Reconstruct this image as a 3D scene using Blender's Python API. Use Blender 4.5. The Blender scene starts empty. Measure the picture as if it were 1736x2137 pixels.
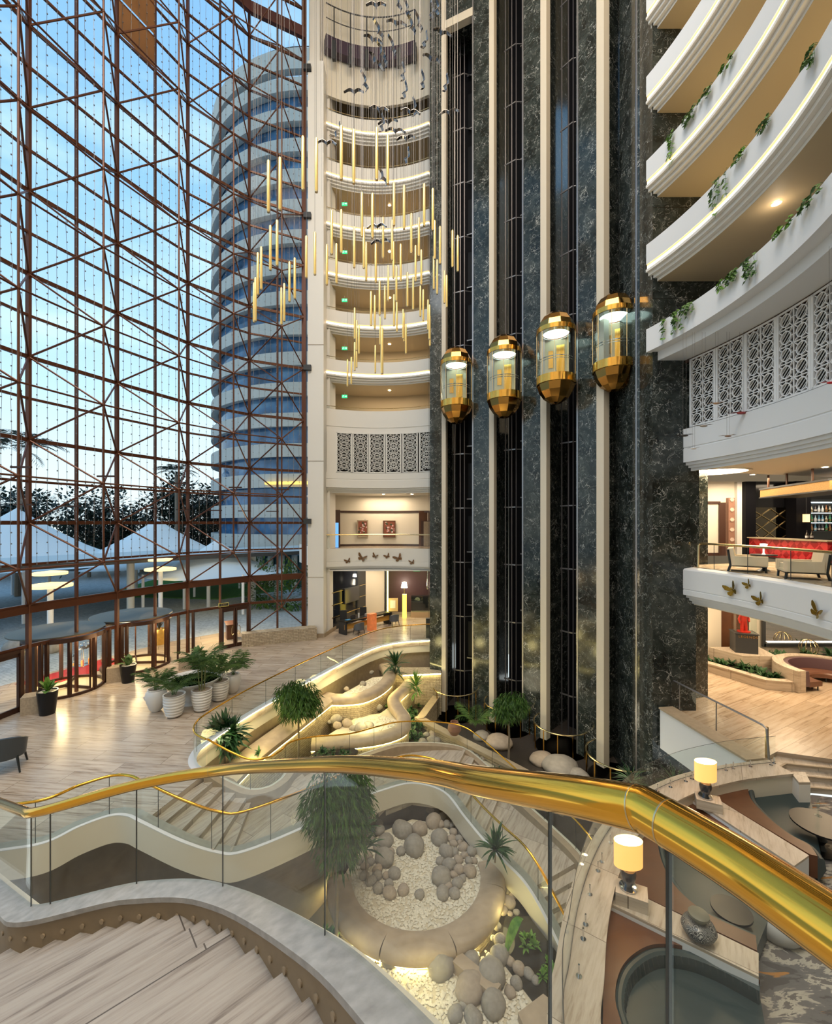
import bpy, bmesh, math, random
from mathutils import Vector, Matrix, noise
from mathutils.geometry import tessellate_polygon
D = bpy.data; SC = bpy.context.scene; COL = SC.collection
PI = math.pi; R2 = math.radians
F, U0, V0, EYE = 900.0, 868.0, 1091.0, 7.8
rnd = random.Random(7)

# ---------- measuring helpers (photo pixel -> place) ----------
def P(u, v, Y): return Vector(((u-U0)/F*Y, Y, EYE-(v-V0)/F*Y))
def Z(u, v, z):
    Y = F*(EYE-z)/(v-V0); return Vector(((u-U0)/F*Y, Y, z))
CX, CY = -3.0, 14.0
def arc(R, deg, z=0, c=(CX, CY)): return Vector((c[0]+R*math.cos(R2(deg)), c[1]+R*math.sin(R2(deg)), z))
def on_arc(u, R, z=0, c=(CX, CY)):
    k = (u-U0)/F; a = 1+k*k; b = -2*(k*c[0]+c[1]); q = c[0]**2+c[1]**2-R*R
    Y = (-b+math.sqrt(b*b-4*a*q))/(2*a); return Vector((k*Y, Y, z))
def smooth(pts, n=6, closed=False):
    pts = [Vector(p) for p in pts]; out = []; N = len(pts)
    for i in range(N if closed else N-1):
        if closed: p0, p1, p2, p3 = pts[i-1], pts[i], pts[(i+1) % N], pts[(i+2) % N]
        else: p0, p1, p2, p3 = pts[max(i-1, 0)], pts[i], pts[i+1], pts[min(i+2, N-1)]
        for k in range(n):
            t = k/n
            out.append(.5*((2*p1)+(p2-p0)*t+(2*p0-5*p1+4*p2-p3)*t*t+(3*p1-p0-3*p2+p3)*t**3))
    if not closed: out.append(pts[-1])
    return out
def up(p, dz): return Vector((p[0], p[1], p[2]+dz))
def normals2(pts, closed=False):
    out = []; n = len(pts)
    for i in range(n):
        a = pts[i-1] if (i > 0 or closed) else pts[0]; b = pts[(i+1) % n] if (i < n-1 or closed) else pts[-1]
        d = Vector((b[0]-a[0], b[1]-a[1])); d = d.normalized() if d.length > 1e-9 else Vector((1, 0))
        out.append(Vector((-d[1], d[0], 0)))
    return out
def offset(pts, d, closed=False):
    return [p+n*d for p, n in zip(pts, normals2(pts, closed))]
def length_at(pts):
    s = [0.0]
    for a, b in zip(pts, pts[1:]): s.append(s[-1]+(b-a).length)
    return s
def at_len(pts, s, L=None):
    L = L or length_at(pts); s = max(0, min(L[-1], s))
    for i in range(len(L)-1):
        if s <= L[i+1]: return pts[i].lerp(pts[i+1], (s-L[i])/max(1e-9, L[i+1]-L[i]))
    return pts[-1].copy()

# ---------- scene graph helpers ----------
def tag(o, label=None, cat=None, group=None, kind=None):
    if label: o['label'] = label
    if cat: o['category'] = cat
    if group: o['group'] = group
    if kind: o['kind'] = kind
    return o
def empty(name, loc=(0, 0, 0), rz=0, label=None, cat=None, group=None, kind=None):
    o = D.objects.new(name, None); COL.objects.link(o); o.location = loc; o.rotation_euler[2] = rz
    o.empty_display_size = .1
    return tag(o, label, cat, group, kind)
def kids(o): return [c for c in list(D.objects) if c.parent == o]
def dup(o, loc=None, rz=None, label=None, scale=None, group=None, parent=None):
    c = o.copy(); COL.objects.link(c); c.parent = parent
    if loc is not None: c.location = loc
    if rz is not None: c.rotation_euler[2] = rz
    if scale is not None: c.scale = (scale,)*3 if isinstance(scale, (int, float)) else scale
    if label: c['label'] = label
    if group: c['group'] = group
    for k in KIDS.get(o.name, []):
        cc = dup(D.objects[k], parent=c)
        KIDS.setdefault(c.name, []).append(cc.name)
    return c
KIDS = {}
def wloc(o):
    v = Vector((0, 0, 0))
    while o is not None: v += o.location; o = o.parent
    return v
def text_mesh(curve):
    t = D.objects.new('text', curve); COL.objects.link(t); bpy.context.view_layer.update()
    me = D.meshes.new_from_object(t); D.objects.remove(t); me.materials.clear(); me.materials.append(curve.materials[0]); return me
class MB:
    def __init__(s): s.v = []; s.f = []
    def add(s, vs, fs):
        n = len(s.v); s.v += [tuple(x) for x in vs]; s.f += [tuple(i+n for i in q) for q in fs]; return s
    def box(s, c, d, rz=0, m=None):
        x, y, z = d[0]/2, d[1]/2, d[2]/2
        vs = [Vector((sx*x, sy*y, sz*z)) for sx in (-1, 1) for sy in (-1, 1) for sz in (-1, 1)]
        M = m if m is not None else Matrix.Rotation(rz, 3, 'Z')
        return s.add([M @ q+Vector(c) for q in vs], [(0, 1, 3, 2), (4, 6, 7, 5), (0, 4, 5, 1), (2, 3, 7, 6), (0, 2, 6, 4), (1, 5, 7, 3)])
    def bar(s, a, b, w, h=None):          # square bar between two points
        a, b = Vector(a), Vector(b); d = b-a
        if d.length < 1e-6: return s
        q = d.to_track_quat('X', 'Z').to_matrix()
        return s.box((a+b)/2, (d.length, w, h or w), m=q)
    def rod(s, a, b, r, n=8, r2=None): return s.tube([a, b], r, n, r2=r2)
    def tube(s, pts, r, n=8, closed=False, r2=None):
        pts = [Vector(p) for p in pts]; N = len(pts); vs = []; fs = []; prev = None
        for i, p in enumerate(pts):
            a = pts[i-1] if (i > 0 or closed) else pts[0]; b = pts[(i+1) % N] if (i < N-1 or closed) else pts[-1]
            t = (b-a).normalized() if (b-a).length > 1e-9 else Vector((0, 0, 1))
            if prev is None:
                u = t.cross(Vector((0, 0, 1)));
                if u.length < 1e-3: u = t.cross(Vector((1, 0, 0)))
            else: u = prev-t*prev.dot(t)
            if u.length < 1e-6: u = t.orthogonal()
            u.normalize(); w = t.cross(u); prev = u
            rr = r if r2 is None else r+(r2-r)*i/max(1, N-1)
            for k in range(n):
                an = 2*PI*k/n; vs.append(p+(u*math.cos(an)+w*math.sin(an))*rr)
        for i in range(N if closed else N-1):
            j = (i+1) % N
            for k in range(n): fs.append((i*n+k, i*n+(k+1) % n, j*n+(k+1) % n, j*n+k))
        if not closed: fs += [tuple(range(n))[::-1], tuple((N-1)*n+k for k in range(n))]
        return s.add(vs, fs)
    def lathe(s, prof, n=20, c=(0, 0, 0), sx=1, sy=1):
        vs = []; fs = []; c = Vector(c); m = len(prof)
        for r, z in prof:
            for k in range(n):
                a = 2*PI*k/n; vs.append(c+Vector((r*math.cos(a)*sx, r*math.sin(a)*sy, z)))
        for i in range(m-1):
            for k in range(n): fs.append((i*n+k, i*n+(k+1) % n, (i+1)*n+(k+1) % n, (i+1)*n+k))
        ringy = prof[0] == prof[-1]
        if prof[0][0] > 1e-4 and not ringy: fs.append(tuple(range(n))[::-1])
        if prof[-1][0] > 1e-4 and not ringy: fs.append(tuple((m-1)*n+k for k in range(n)))
        return s.add(vs, fs)
    def prism(s, poly, z0, z1):
        n = len(poly); vs = [Vector((p[0], p[1], z0)) for p in poly]+[Vector((p[0], p[1], z1)) for p in poly]
        tri = tessellate_polygon([[Vector((p[0], p[1], 0)) for p in poly]])
        area = sum(poly[i-1][0]*poly[i][1]-poly[i][0]*poly[i-1][1] for i in range(n))
        fs = []
        for t in tri:
            a, b, c = [vs[i] for i in t]
            t = t if (b-a).cross(c-a).z > 0 else t[::-1]
            fs += [tuple(i+n for i in t), tuple(t[::-1])]
        for i in range(n):
            j = (i+1) % n
            fs.append((i, j, j+n, i+n) if area > 0 else (j, i, i+n, j+n))
        return s.add(vs, fs)
    def sweep(s, path, prof, closed=False, nrm=None):   # prof: closed list of (left offset, dz)
        path = [Vector(p) for p in path]; nr = nrm or normals2(path, closed); m = len(prof); vs = []; fs = []
        for p, n in zip(path, nr):
            for o, dz in prof: vs.append(p+n*o+Vector((0, 0, dz)))
        N = len(path)
        for i in range(N if closed else N-1):
            j = (i+1) % N
            for k in range(m): fs.append((i*m+k, i*m+(k+1) % m, j*m+(k+1) % m, j*m+k))
        if not closed: fs += [tuple(range(m))[::-1], tuple((N-1)*m+k for k in range(m))]
        return s.add(vs, fs)
    def strip(s, A, B):
        n = len(A); return s.add(list(A)+list(B), [(i, i+1, n+i+1, n+i) for i in range(n-1)])
    def sphere(s, c, r, n=10, m=7, sc=(1, 1, 1)):
        pr = [(r*math.sin(PI*i/m), -r*math.cos(PI*i/m)) for i in range(m+1)]
        vs = []; fs = []; c = Vector(c)
        for rr, z in pr:
            for k in range(n):
                a = 2*PI*k/n; vs.append(c+Vector((rr*math.cos(a)*sc[0], rr*math.sin(a)*sc[1], z*sc[2])))
        for i in range(m):
            for k in range(n): fs.append((i*n+k, i*n+(k+1) % n, (i+1)*n+(k+1) % n, (i+1)*n+k))
        return s.add(vs, fs)
    def leaf(s, p, d, L, w, droop=.3, fold=0.0):   # pointed leaf blade from p along d
        d = Vector(d).normalized(); sd = d.cross(Vector((0, 0, 1)))
        sd = sd.normalized() if sd.length > 1e-3 else Vector((1, 0, 0)); p = Vector(p)
        a = p+d*L*.45+Vector((0, 0, -droop*L*.12)); b = p+d*L*.9+Vector((0, 0, -droop*L))
        return s.add([p, a+sd*w, b, a-sd*w], [(0, 1, 2), (0, 2, 3)])
    def build(s, name, mat, parent=None, sharp=.6, flat=False):
        me = D.meshes.new(name)
        off = wloc(parent) if parent is not None else Vector((0, 0, 0))
        me.from_pydata([(x-off.x, y-off.y, z-off.z) for x, y, z in s.v], [], s.f)
        me.validate(); me.materials.append(mat)
        if not flat:
            me.polygons.foreach_set('use_smooth', [True]*len(me.polygons)); me.set_sharp_from_angle(angle=sharp)
        me.update()
        o = D.objects.new(name, me); COL.objects.link(o); o.parent = parent
        if parent is not None: KIDS.setdefault(parent.name, []).append(o.name)
        return o
    def fixn(s): return s
def nest(root, par, *names):
    """put small pieces one level deeper, under the part they belong to"""
    ks = KIDS.get(root.name, []); p = next(k for k in ks if k.split('.')[0] == par)
    for k in list(ks):
        if k.split('.')[0] in names:
            D.objects[k].parent = D.objects[p]; ks.remove(k); KIDS.setdefault(p, []).append(k)
def thing(name, mb, mat, label, cat, group=None, **k): return tag(mb.build(name, mat, **k), label, cat, group)
def struct(name, mb, mat, **k): return tag(mb.build(name, mat, **k), kind='structure')
ORD = lambda i: f"{i}{'th' if 10 <= i % 100 <= 20 else {1: 'st', 2: 'nd', 3: 'rd'}.get(i % 10, 'th')}"

# ---------- materials ----------
def newmat(name):
    m = D.materials.new(name); m.use_nodes = True; nt = m.node_tree
    return m, nt, nt.nodes['Principled BSDF']
def M(name, col, rough=.5, metal=0, emit=None, es=0, spec=.5, noise_amt=0, noise_scale=8, bump=0):
    m, nt, b = newmat(name)
    b.inputs['Base Color'].default_value = (*col, 1); b.inputs['Roughness'].default_value = rough; b.inputs['Metallic'].default_value = metal
    b.inputs['Specular IOR Level'].default_value = spec
    if emit: b.inputs['Emission Color'].default_value = (*emit, 1); b.inputs['Emission Strength'].default_value = es
    if noise_amt or bump:
        tc = nt.nodes.new('ShaderNodeTexCoord'); no = nt.nodes.new('ShaderNodeTexNoise'); no.inputs['Scale'].default_value = noise_scale; no.inputs['Detail'].default_value = 5
        nt.links.new(tc.outputs['Object'], no.inputs['Vector'])
        if noise_amt:
            mr = nt.nodes.new('ShaderNodeMix'); mr.data_type = 'RGBA'
            mr.inputs[6].default_value = (*[c*(1-noise_amt) for c in col], 1); mr.inputs[7].default_value = (*[min(1, c*(1+noise_amt)) for c in col], 1)
            nt.links.new(no.outputs['Fac'], mr.inputs[0]); nt.links.new(mr.outputs[2], b.inputs['Base Color'])
        if bump:
            bp = nt.nodes.new('ShaderNodeBump'); bp.inputs['Strength'].default_value = bump; bp.inputs['Distance'].default_value = .03
            nt.links.new(no.outputs['Fac'], bp.inputs['Height']); nt.links.new(bp.outputs['Normal'], b.inputs['Normal'])
    return m
def ramp(nt, stops):
    r = nt.nodes.new('ShaderNodeValToRGB'); cr = r.color_ramp
    while len(cr.elements) < len(stops): cr.elements.new(.5)
    for e, (p, c) in zip(cr.elements, stops): e.position = p; e.color = (*c, 1)
    return r
def stone(name, c1, c2, c3, rot=0, plank=(1.2, .6), streak=(1.2, 14, 8), rough=.3, joint=.006, streaks=1.0):
    """cream veined stone: planks of slightly different tone, fine streaks running along each plank"""
    m, nt, b = newmat(name); L = nt.links.new; N = nt.nodes.new
    tc = N('ShaderNodeTexCoord'); mp0 = N('ShaderNodeMapping'); mp0.inputs['Rotation'].default_value[2] = rot
    L(tc.outputs['Object'], mp0.inputs['Vector'])
    sx = N('ShaderNodeSeparateXYZ'); L(tc.outputs['Object'], sx.inputs[0]); ax = N('ShaderNodeMath'); L(sx.outputs['X'], ax.inputs[0]); L(sx.outputs['Y'], ax.inputs[1])
    cv = N('ShaderNodeCombineXYZ'); L(ax.outputs[0], cv.inputs[0]); L(sx.outputs['Z'], cv.inputs[1])
    ge = N('ShaderNodeNewGeometry'); sn = N('ShaderNodeSeparateXYZ'); L(ge.outputs['True Normal'], sn.inputs[0]); ab = N('ShaderNodeMath'); ab.operation = 'ABSOLUTE'; L(sn.outputs['Z'], ab.inputs[0])
    gt = N('ShaderNodeMath'); gt.operation = 'GREATER_THAN'; gt.inputs[1].default_value = .5; L(ab.outputs[0], gt.inputs[0])
    mp = N('ShaderNodeMix'); mp.data_type = 'VECTOR'; L(gt.outputs[0], mp.inputs[0]); L(cv.outputs[0], mp.inputs[4]); L(mp0.outputs[0], mp.inputs[5])
    class _W: outputs = {'Vector': mp.outputs[1]}
    mp = _W
    br = N('ShaderNodeTexBrick'); br.inputs['Scale'].default_value = 1; br.inputs['Brick Width'].default_value = plank[0]; br.inputs['Row Height'].default_value = plank[1]
    br.inputs['Mortar Size'].default_value = joint; br.inputs['Color1'].default_value = (0, 0, 0, 1); br.inputs['Color2'].default_value = (1, 1, 1, 1); br.inputs['Mortar'].default_value = (.2, .2, .2, 1); br.inputs['Bias'].default_value = 0
    L(mp.outputs['Vector'], br.inputs['Vector'])
    m2 = N('ShaderNodeMapping'); m2.inputs['Scale'].default_value = streak; L(mp.outputs['Vector'], m2.inputs['Vector'])
    ad = N('ShaderNodeVectorMath'); ad.operation = 'ADD'; L(m2.outputs['Vector'], ad.inputs[0])
    sc = N('ShaderNodeVectorMath'); sc.operation = 'SCALE'; sc.inputs['Scale'].default_value = 9; L(br.outputs['Color'], sc.inputs[0]); L(sc.outputs[0], ad.inputs[1])
    no = N('ShaderNodeTexNoise'); no.inputs['Scale'].default_value = 1; no.inputs['Detail'].default_value = 6; no.inputs['Roughness'].default_value = .65; L(ad.outputs[0], no.inputs['Vector'])
    rp = ramp(nt, [(.32, c3), (.45, c2), (.6, c1), (1, c1)]); L(no.outputs['Fac'], rp.inputs['Fac'])
    mx = N('ShaderNodeMix'); mx.data_type = 'RGBA'; mx.blend_type = 'MULTIPLY'; mx.inputs[0].default_value = .18*streaks
    L(rp.outputs['Color'], mx.inputs[6]); L(br.outputs['Color'], mx.inputs[7])
    mj = N('ShaderNodeMix'); mj.data_type = 'RGBA'; L(br.outputs['Fac'], mj.inputs[0]); L(mx.outputs[2], mj.inputs[6]); mj.inputs[7].default_value = (*[c*.45 for c in c3], 1)
    L(mj.outputs[2], b.inputs['Base Color']); b.inputs['Roughness'].default_value = rough
    return m
def marble(name, zjoint=1.9):
    m, nt, b = newmat(name); L = nt.links.new; N = nt.nodes.new
    tc = N('ShaderNodeTexCoord'); n1 = N('ShaderNodeTexNoise'); n1.inputs['Scale'].default_value = 1.6; n1.inputs['Detail'].default_value = 5
    L(tc.outputs['Object'], n1.inputs['Vector'])
    ms = N('ShaderNodeVectorMath'); ms.operation = 'SCALE'; ms.inputs['Scale'].default_value = 2.2; L(n1.outputs['Color'], ms.inputs[0])
    ad = N('ShaderNodeVectorMath'); L(tc.outputs['Object'], ad.inputs[0]); L(ms.outputs[0], ad.inputs[1])
    base = N('ShaderNodeTexNoise'); base.inputs['Scale'].default_value = 1.1; base.inputs['Detail'].default_value = 8; L(ad.outputs[0], base.inputs['Vector'])
    rb = ramp(nt, [(.3, (.006, .008, .007)), (.52, (.022, .028, .026)), (.75, (.055, .065, .060))]); L(base.outputs['Fac'], rb.inputs['Fac'])
    col = rb.outputs['Color']
    for sc, th, cc, st in ((1.3, .013, (.55, .55, .52), 1), (3.4, .024, (.36, .38, .36), .75)):
        vo = N('ShaderNodeTexVoronoi'); vo.feature = 'DISTANCE_TO_EDGE'; vo.inputs['Scale'].default_value = sc; L(ad.outputs[0], vo.inputs['Vector'])
        rv = ramp(nt, [(0, (1, 1, 1)), (th*1.3, (0, 0, 0))]); L(vo.outputs['Distance'], rv.inputs['Fac'])
        mk = N('ShaderNodeTexNoise'); mk.inputs['Scale'].default_value = sc*1.3; mk.inputs['Detail'].default_value = 3; L(tc.outputs['Object'], mk.inputs['Vector'])
        rm = ramp(nt, [(.47, (0, 0, 0)), (.58, (st, st, st))]); L(mk.outputs['Fac'], rm.inputs['Fac'])
        mu = N('ShaderNodeMath'); mu.operation = 'MULTIPLY'; L(rv.outputs['Color'], mu.inputs[0]); L(rm.outputs['Color'], mu.inputs[1])
        mx = N('ShaderNodeMix'); mx.data_type = 'RGBA'; L(mu.outputs[0], mx.inputs[0]); L(col, mx.inputs[6]); mx.inputs[7].default_value = (*cc, 1); col = mx.outputs[2]
    sp = N('ShaderNodeSeparateXYZ'); L(tc.outputs['Object'], sp.inputs[0])
    mo = N('ShaderNodeMath'); mo.operation = 'MODULO'; mo.inputs[1].default_value = zjoint
    aa = N('ShaderNodeMath'); aa.inputs[1].default_value = 50*zjoint; L(sp.outputs['Z'], aa.inputs[0]); L(aa.outputs[0], mo.inputs[0])
    lt = N('ShaderNodeMath'); lt.operation = 'LESS_THAN'; lt.inputs[1].default_value = .02; L(mo.outputs[0], lt.inputs[0])
    mj = N('ShaderNodeMix'); mj.data_type = 'RGBA'; L(lt.outputs[0], mj.inputs[0]); L(col, mj.inputs[6]); mj.inputs[7].default_value = (.01, .01, .01, 1)
    L(mj.outputs[2], b.inputs['Base Color']); b.inputs['Roughness'].default_value = .12
    return m
def glass(name, tint=(.93, .97, .96), refl=.5, r0=.04):
    m, nt, b = newmat(name); nt.nodes.remove(b); L = nt.links.new; N = nt.nodes.new
    out = nt.nodes['Material Output']; t = N('ShaderNodeBsdfTransparent'); t.inputs['Color'].default_value = (*tint, 1)
    g = N('ShaderNodeBsdfGlossy'); g.inputs['Roughness'].default_value = .01; g.inputs['Color'].default_value = (1, 1, 1, 1)
    lw = N('ShaderNodeLayerWeight'); lw.inputs['Blend'].default_value = .5
    pw = N('ShaderNodeMath'); pw.operation = 'POWER'; pw.inputs[1].default_value = 4.5; L(lw.outputs['Facing'], pw.inputs[0])
    ml = N('ShaderNodeMath'); ml.operation = 'MULTIPLY_ADD'; ml.inputs[1].default_value = refl; ml.inputs[2].default_value = r0; L(pw.outputs[0], ml.inputs[0])
    mx = N('ShaderNodeMixShader')
    L(ml.outputs[0], mx.inputs[0]); L(t.outputs[0], mx.inputs[1]); L(g.outputs[0], mx.inputs[2]); L(mx.outputs[0], out.inputs['Surface'])
    return m
def leafmat(name, c1, c2, trans=.25):
    m, nt, b = newmat(name); L = nt.links.new; N = nt.nodes.new
    tc = N('ShaderNodeTexCoord'); no = N('ShaderNodeTexNoise'); no.inputs['Scale'].default_value = 6; L(tc.outputs['Object'], no.inputs['Vector'])
    rp = ramp(nt, [(.35, c1), (.65, c2)]); L(no.outputs['Fac'], rp.inputs['Fac']); L(rp.outputs['Color'], b.inputs['Base Color'])
    b.inputs['Roughness'].default_value = .45; b.inputs['Specular IOR Level'].default_value = .3
    return m
def emis(name, col, s):
    return M(name, col, .6, emit=col, es=s)

m_floor = stone('lobby_travertine', (.58, .485, .39), (.48, .385, .295), (.26, .18, .12), rot=.10, plank=(2.4, .62), streak=(.9, 11, 4), rough=.24)
m_floor2 = stone('right_lobby_travertine', (.58, .46, .34), (.50, .38, .265), (.33, .23, .145), rot=-.5, plank=(2.4, .7), streak=(.6, 7, 4), rough=.2)
m_step = stone('stair_travertine', (.43, .40, .37), (.36, .325, .295), (.20, .17, .15), rot=R2(-42), plank=(2.1, 3.3), streak=(1.1, 20, 12), rough=.4)
m_step2 = stone('garden_stair_travertine', (.56, .49, .40), (.47, .40, .32), (.32, .26, .20), rot=R2(-60), plank=(2.2, 5), streak=(1.2, 12, 6), rough=.4)
m_ledge = stone('ledge_travertine', (.60, .51, .41), (.52, .43, .33), (.36, .28, .20), rot=R2(-55), plank=(1.7, 3), streak=(1.4, 11, 6), rough=.35)
m_curb = M('curb_stone', (.50, .47, .43), .35, noise_amt=.28, noise_scale=9)
m_brownstone = M('brown_dressed_stone', (.36, .28, .19), .55, noise_amt=.25, noise_scale=5)
m_rockrim = M('cast_rock', (.40, .31, .22), .6, noise_amt=.3, noise_scale=3, bump=.25)
m_white = M('warm_white_paint', (.74, .71, .66), .5)
m_whitec = M('cool_white_paint', (.70, .71, .73), .5)
m_cream = M('cream_paint', (.72, .66, .55), .5)
m_tan = M('warm_lit_tan', (.44, .35, .22), .6)  # cream paint with the golden cast of warm light put into the colour
m_marble = marble('green_black_marble')
m_beige = M('beige_trim_stone', (.62, .55, .44), .4)
m_black = M('shaft_black', (.005, .005, .007), .5, spec=.1)
m_shaftpanel = M('shaft_panel', (.010, .011, .014), .35, spec=.2)
m_steel = M('grey_steel', (.32, .31, .32), .35, .8)
m_chrome = M('chrome', (.7, .7, .7), .12, 1)
m_brass = M('polished_brass', (.84, .45, .06), .13, 1)
m_brassw = M('warm_brass', (.78, .45, .10), .16, 1)
m_brassdull = M('aged_brass', (.62, .50, .28), .25, 1)
m_bronze = M('bronze_frame', (.105, .034, .014), .38, .35)
m_bronzed = M('dark_bronze_frame', (.055, .022, .012), .4, .3)
m_cglass = glass('curtain_glass', (.93, .965, .975), .25, .008)
m_glass = glass('balustrade_glass', (.95, .975, .965), .5, .02)
m_cabglass = glass('cab_glass', (.90, .96, .95), .6, .06)
m_cove = emis('warm_cove_light', (1, .86, .62), 3.2)
m_cove2 = emis('amber_cove_edge', (1, .52, .18), 1.3)
m_led = emis('garden_led', (1, .84, .32), 20)
m_ledy = emis('yellow_led', (1, .95, .25), 5)
m_bulb = emis('downlight_glow', (1, .86, .66), 14)
m_shade = M('lit_lampshade', (.9, .62, .25), .7, emit=(1, .50, .12), es=.75)
m_bulbtop = emis('lamp_glow', (1, .85, .60), 5)
m_wood = M('reddish_wood', (.115, .045, .02), .35, noise_amt=.25, noise_scale=4)
m_darkwood = M('dark_wood', (.06, .028, .018), .4)
m_teal = M('dark_teal_leather', (.030, .048, .050), .42)
m_tealrib = M('grey_teal_leather', (.05, .062, .062), .5)
m_blue = M('blue_leather', (.02, .10, .17), .4)
m_gold = M('gold_tube', (.78, .58, .22), .3, .75, emit=(1, .70, .24), es=.14)
m_mirrorbird = M('mirror_polish', (.32, .30, .30), .12, 1)
m_wire = M('thin_wire', (.25, .23, .22), .5, .5)
m_dark = M('charcoal', (.03, .032, .035), .5)
m_pot = M('white_glaze', (.78, .76, .73), .35)
m_blackpot = M('black_glaze', (.012, .012, .013), .3, spec=.25)
m_soil = M('dark_soil', (.035, .026, .02), .9, noise_amt=.4, noise_scale=14)
m_gravel = M('cream_gravel', (.62, .54, .40), .8, noise_amt=.3, noise_scale=40)
m_pebble = M('cream_pebble', (.72, .66, .54), .7, noise_amt=.25, noise_scale=7)
m_rock = M('grey_brown_boulder', (.29, .26, .225), .75, noise_amt=.35, noise_scale=3, bump=.3)
m_rockb = M('tan_boulder', (.36, .29, .225), .75, noise_amt=.3, noise_scale=3, bump=.3)
m_palm = leafmat('palm_green', (.05, .11, .03), (.12, .21, .06))
m_ficus = leafmat('ficus_green', (.018, .055, .010), (.07, .15, .025))
m_drac = leafmat('dark_leaf_green', (.012, .045, .016), (.035, .10, .03))
m_bright = leafmat('bright_leaf_green', (.05, .14, .015), (.16, .30, .05))
m_trunk = M('grey_bark', (.20, .16, .12), .9, noise_amt=.3, noise_scale=12)
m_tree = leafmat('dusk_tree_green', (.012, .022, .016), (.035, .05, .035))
# --- stacked stone cladding material ---
def clad():
    m, nt, bs = newmat('split_stone_cladding'); L = nt.links.new; N = nt.nodes.new
    tc = N('ShaderNodeTexCoord'); sp = N('ShaderNodeSeparateXYZ'); L(tc.outputs['Object'], sp.inputs[0])
    ad = N('ShaderNodeMath'); L(sp.outputs['X'], ad.inputs[0]); L(sp.outputs['Y'], ad.inputs[1])
    cb = N('ShaderNodeCombineXYZ'); L(ad.outputs[0], cb.inputs[0]); L(sp.outputs['Z'], cb.inputs[1])
    br = N('ShaderNodeTexBrick'); br.inputs['Scale'].default_value = 1; br.inputs['Brick Width'].default_value = .42; br.inputs['Row Height'].default_value = .10; br.inputs['Mortar Size'].default_value = .008
    br.inputs['Color1'].default_value = (.50, .42, .30, 1); br.inputs['Color2'].default_value = (.40, .32, .22, 1); br.inputs['Mortar'].default_value = (.16, .12, .08, 1); L(cb.outputs[0], br.inputs['Vector'])
    no = N('ShaderNodeTexNoise'); no.inputs['Scale'].default_value = 9; no.inputs['Detail'].default_value = 5; L(tc.outputs['Object'], no.inputs['Vector'])
    mx = N('ShaderNodeMix'); mx.data_type = 'RGBA'; mx.blend_type = 'OVERLAY'; mx.inputs[0].default_value = .5; L(br.outputs['Color'], mx.inputs[6]); L(no.outputs['Fac'], mx.inputs[7]); L(mx.outputs[2], bs.inputs['Base Color'])
    bp = N('ShaderNodeBump'); bp.inputs['Strength'].default_value = .9; bp.inputs['Distance'].default_value = .05; L(no.outputs['Fac'], bp.inputs['Height']); L(bp.outputs[0], bs.inputs['Normal'])
    bs.inputs['Roughness'].default_value = .8
    return m
m_clad = clad()
# ================= SETTING =================
TOP = 47.0
BC = (-2.7, 23.1); BR = 8.05
RA = [i for i in range(-54, 18, 2)]+[17.5]
def arcpath(R, angs, z=0, c=(CX, CY)): return [arc(R, a, z, c) for a in angs]
BA = [52+i*2.2 for i in range(31)]
# lobby edge around the garden
EDGE = smooth([(1.6, 28.75, 0), (0.67, 28.65, 0), (-1.2, 28.1, 0), (-2.9, 26.4, 0), (-5.2, 21.5, 0), (-6.7, 17.8, 0), (-7.38, 15.4, 0), (-7.42, 14.5, 0), (-7.1, 13.85, 0), (-6.55, 13.45, 0)], 6)
INNER = smooth([(-18, 8.8, 0), (-12, 9.7, 0), (-9.8, 10.2, 0), (-8.97, 10.45, 0), (-8.6, 10.98, 0), (-8.09, 11.4, 0), (-7.6, 11.42, 0), (-7.1, 11.25, -.06), (-6.0, 11.08, -.42), (-5.16, 11.2, -.8), (-4.54, 11.39, -.93), (-3.15, 12.38, -.96), (-2.1, 14.2, -1.45), (-1.3, 15.5, -1.9), (-.15, 16.3, -2.1), (1.06, 16.1, -2.3), (1.75, 15.15, -2.6), (2.25, 14.4, -2.8), (2.83, 13.6, -2.95), (3.25, 12.95, -3.0), (3.6, 12.4, -3.3), (4.0, 11.7, -3.9), (4.4, 10.9, -4.5)], 5)
OUTER = smooth([(-6.55, 13.45, 0), (-6.27, 13.5, -.2), (-5.8, 13.5, -.45), (-5.2, 13.5, -.68), (-4.7, 13.72, -.74), (-4.45, 14.2, -.78), (-4.34, 14.9, -.86), (-3.77, 15.76, -1.1), (-2.6, 16.8, -1.5), (-1.69, 18.1, -1.85), (-.86, 18.86, -2.0), (.06, 19.16, -2.1), (1.07, 19.3, -2.2), (2.05, 19.24, -2.35), (2.8, 18.7, -2.6), (3.77, 16.9, -2.8), (4.25, 16.0, -2.9), (4.85, 14.84, -2.95), (5.3, 13.8, -3.0), (5.75, 12.8, -3.5), (6.2, 11.8, -4.2)], 5)
CURT = [(-14.6, 4.0), (-16.1, 7.6), (-16.9, 11.1), (-17.0, 14.6), (-16.35, 18.2), (-14.98, 21.6), (-13.33, 25.2), (-10.78, 27.9), (-7.62, 29.4)]
LEDGE = smooth([(1.2, 3.6, 0), (2.0, 6.4, 0), (2.46, 7.38, 0), (2.98, 8.39, 0), (3.7, 9.5, 0), (4.53, 10.5, 0), (5.6, 11.5, 0), (6.74, 12.2, 0), (7.85, 12.72, 0), (9.4, 13.2, 0), (11.1, 13.5, 0)], 5)
xy = lambda pts: [(p[0], p[1]) for p in pts]

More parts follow.
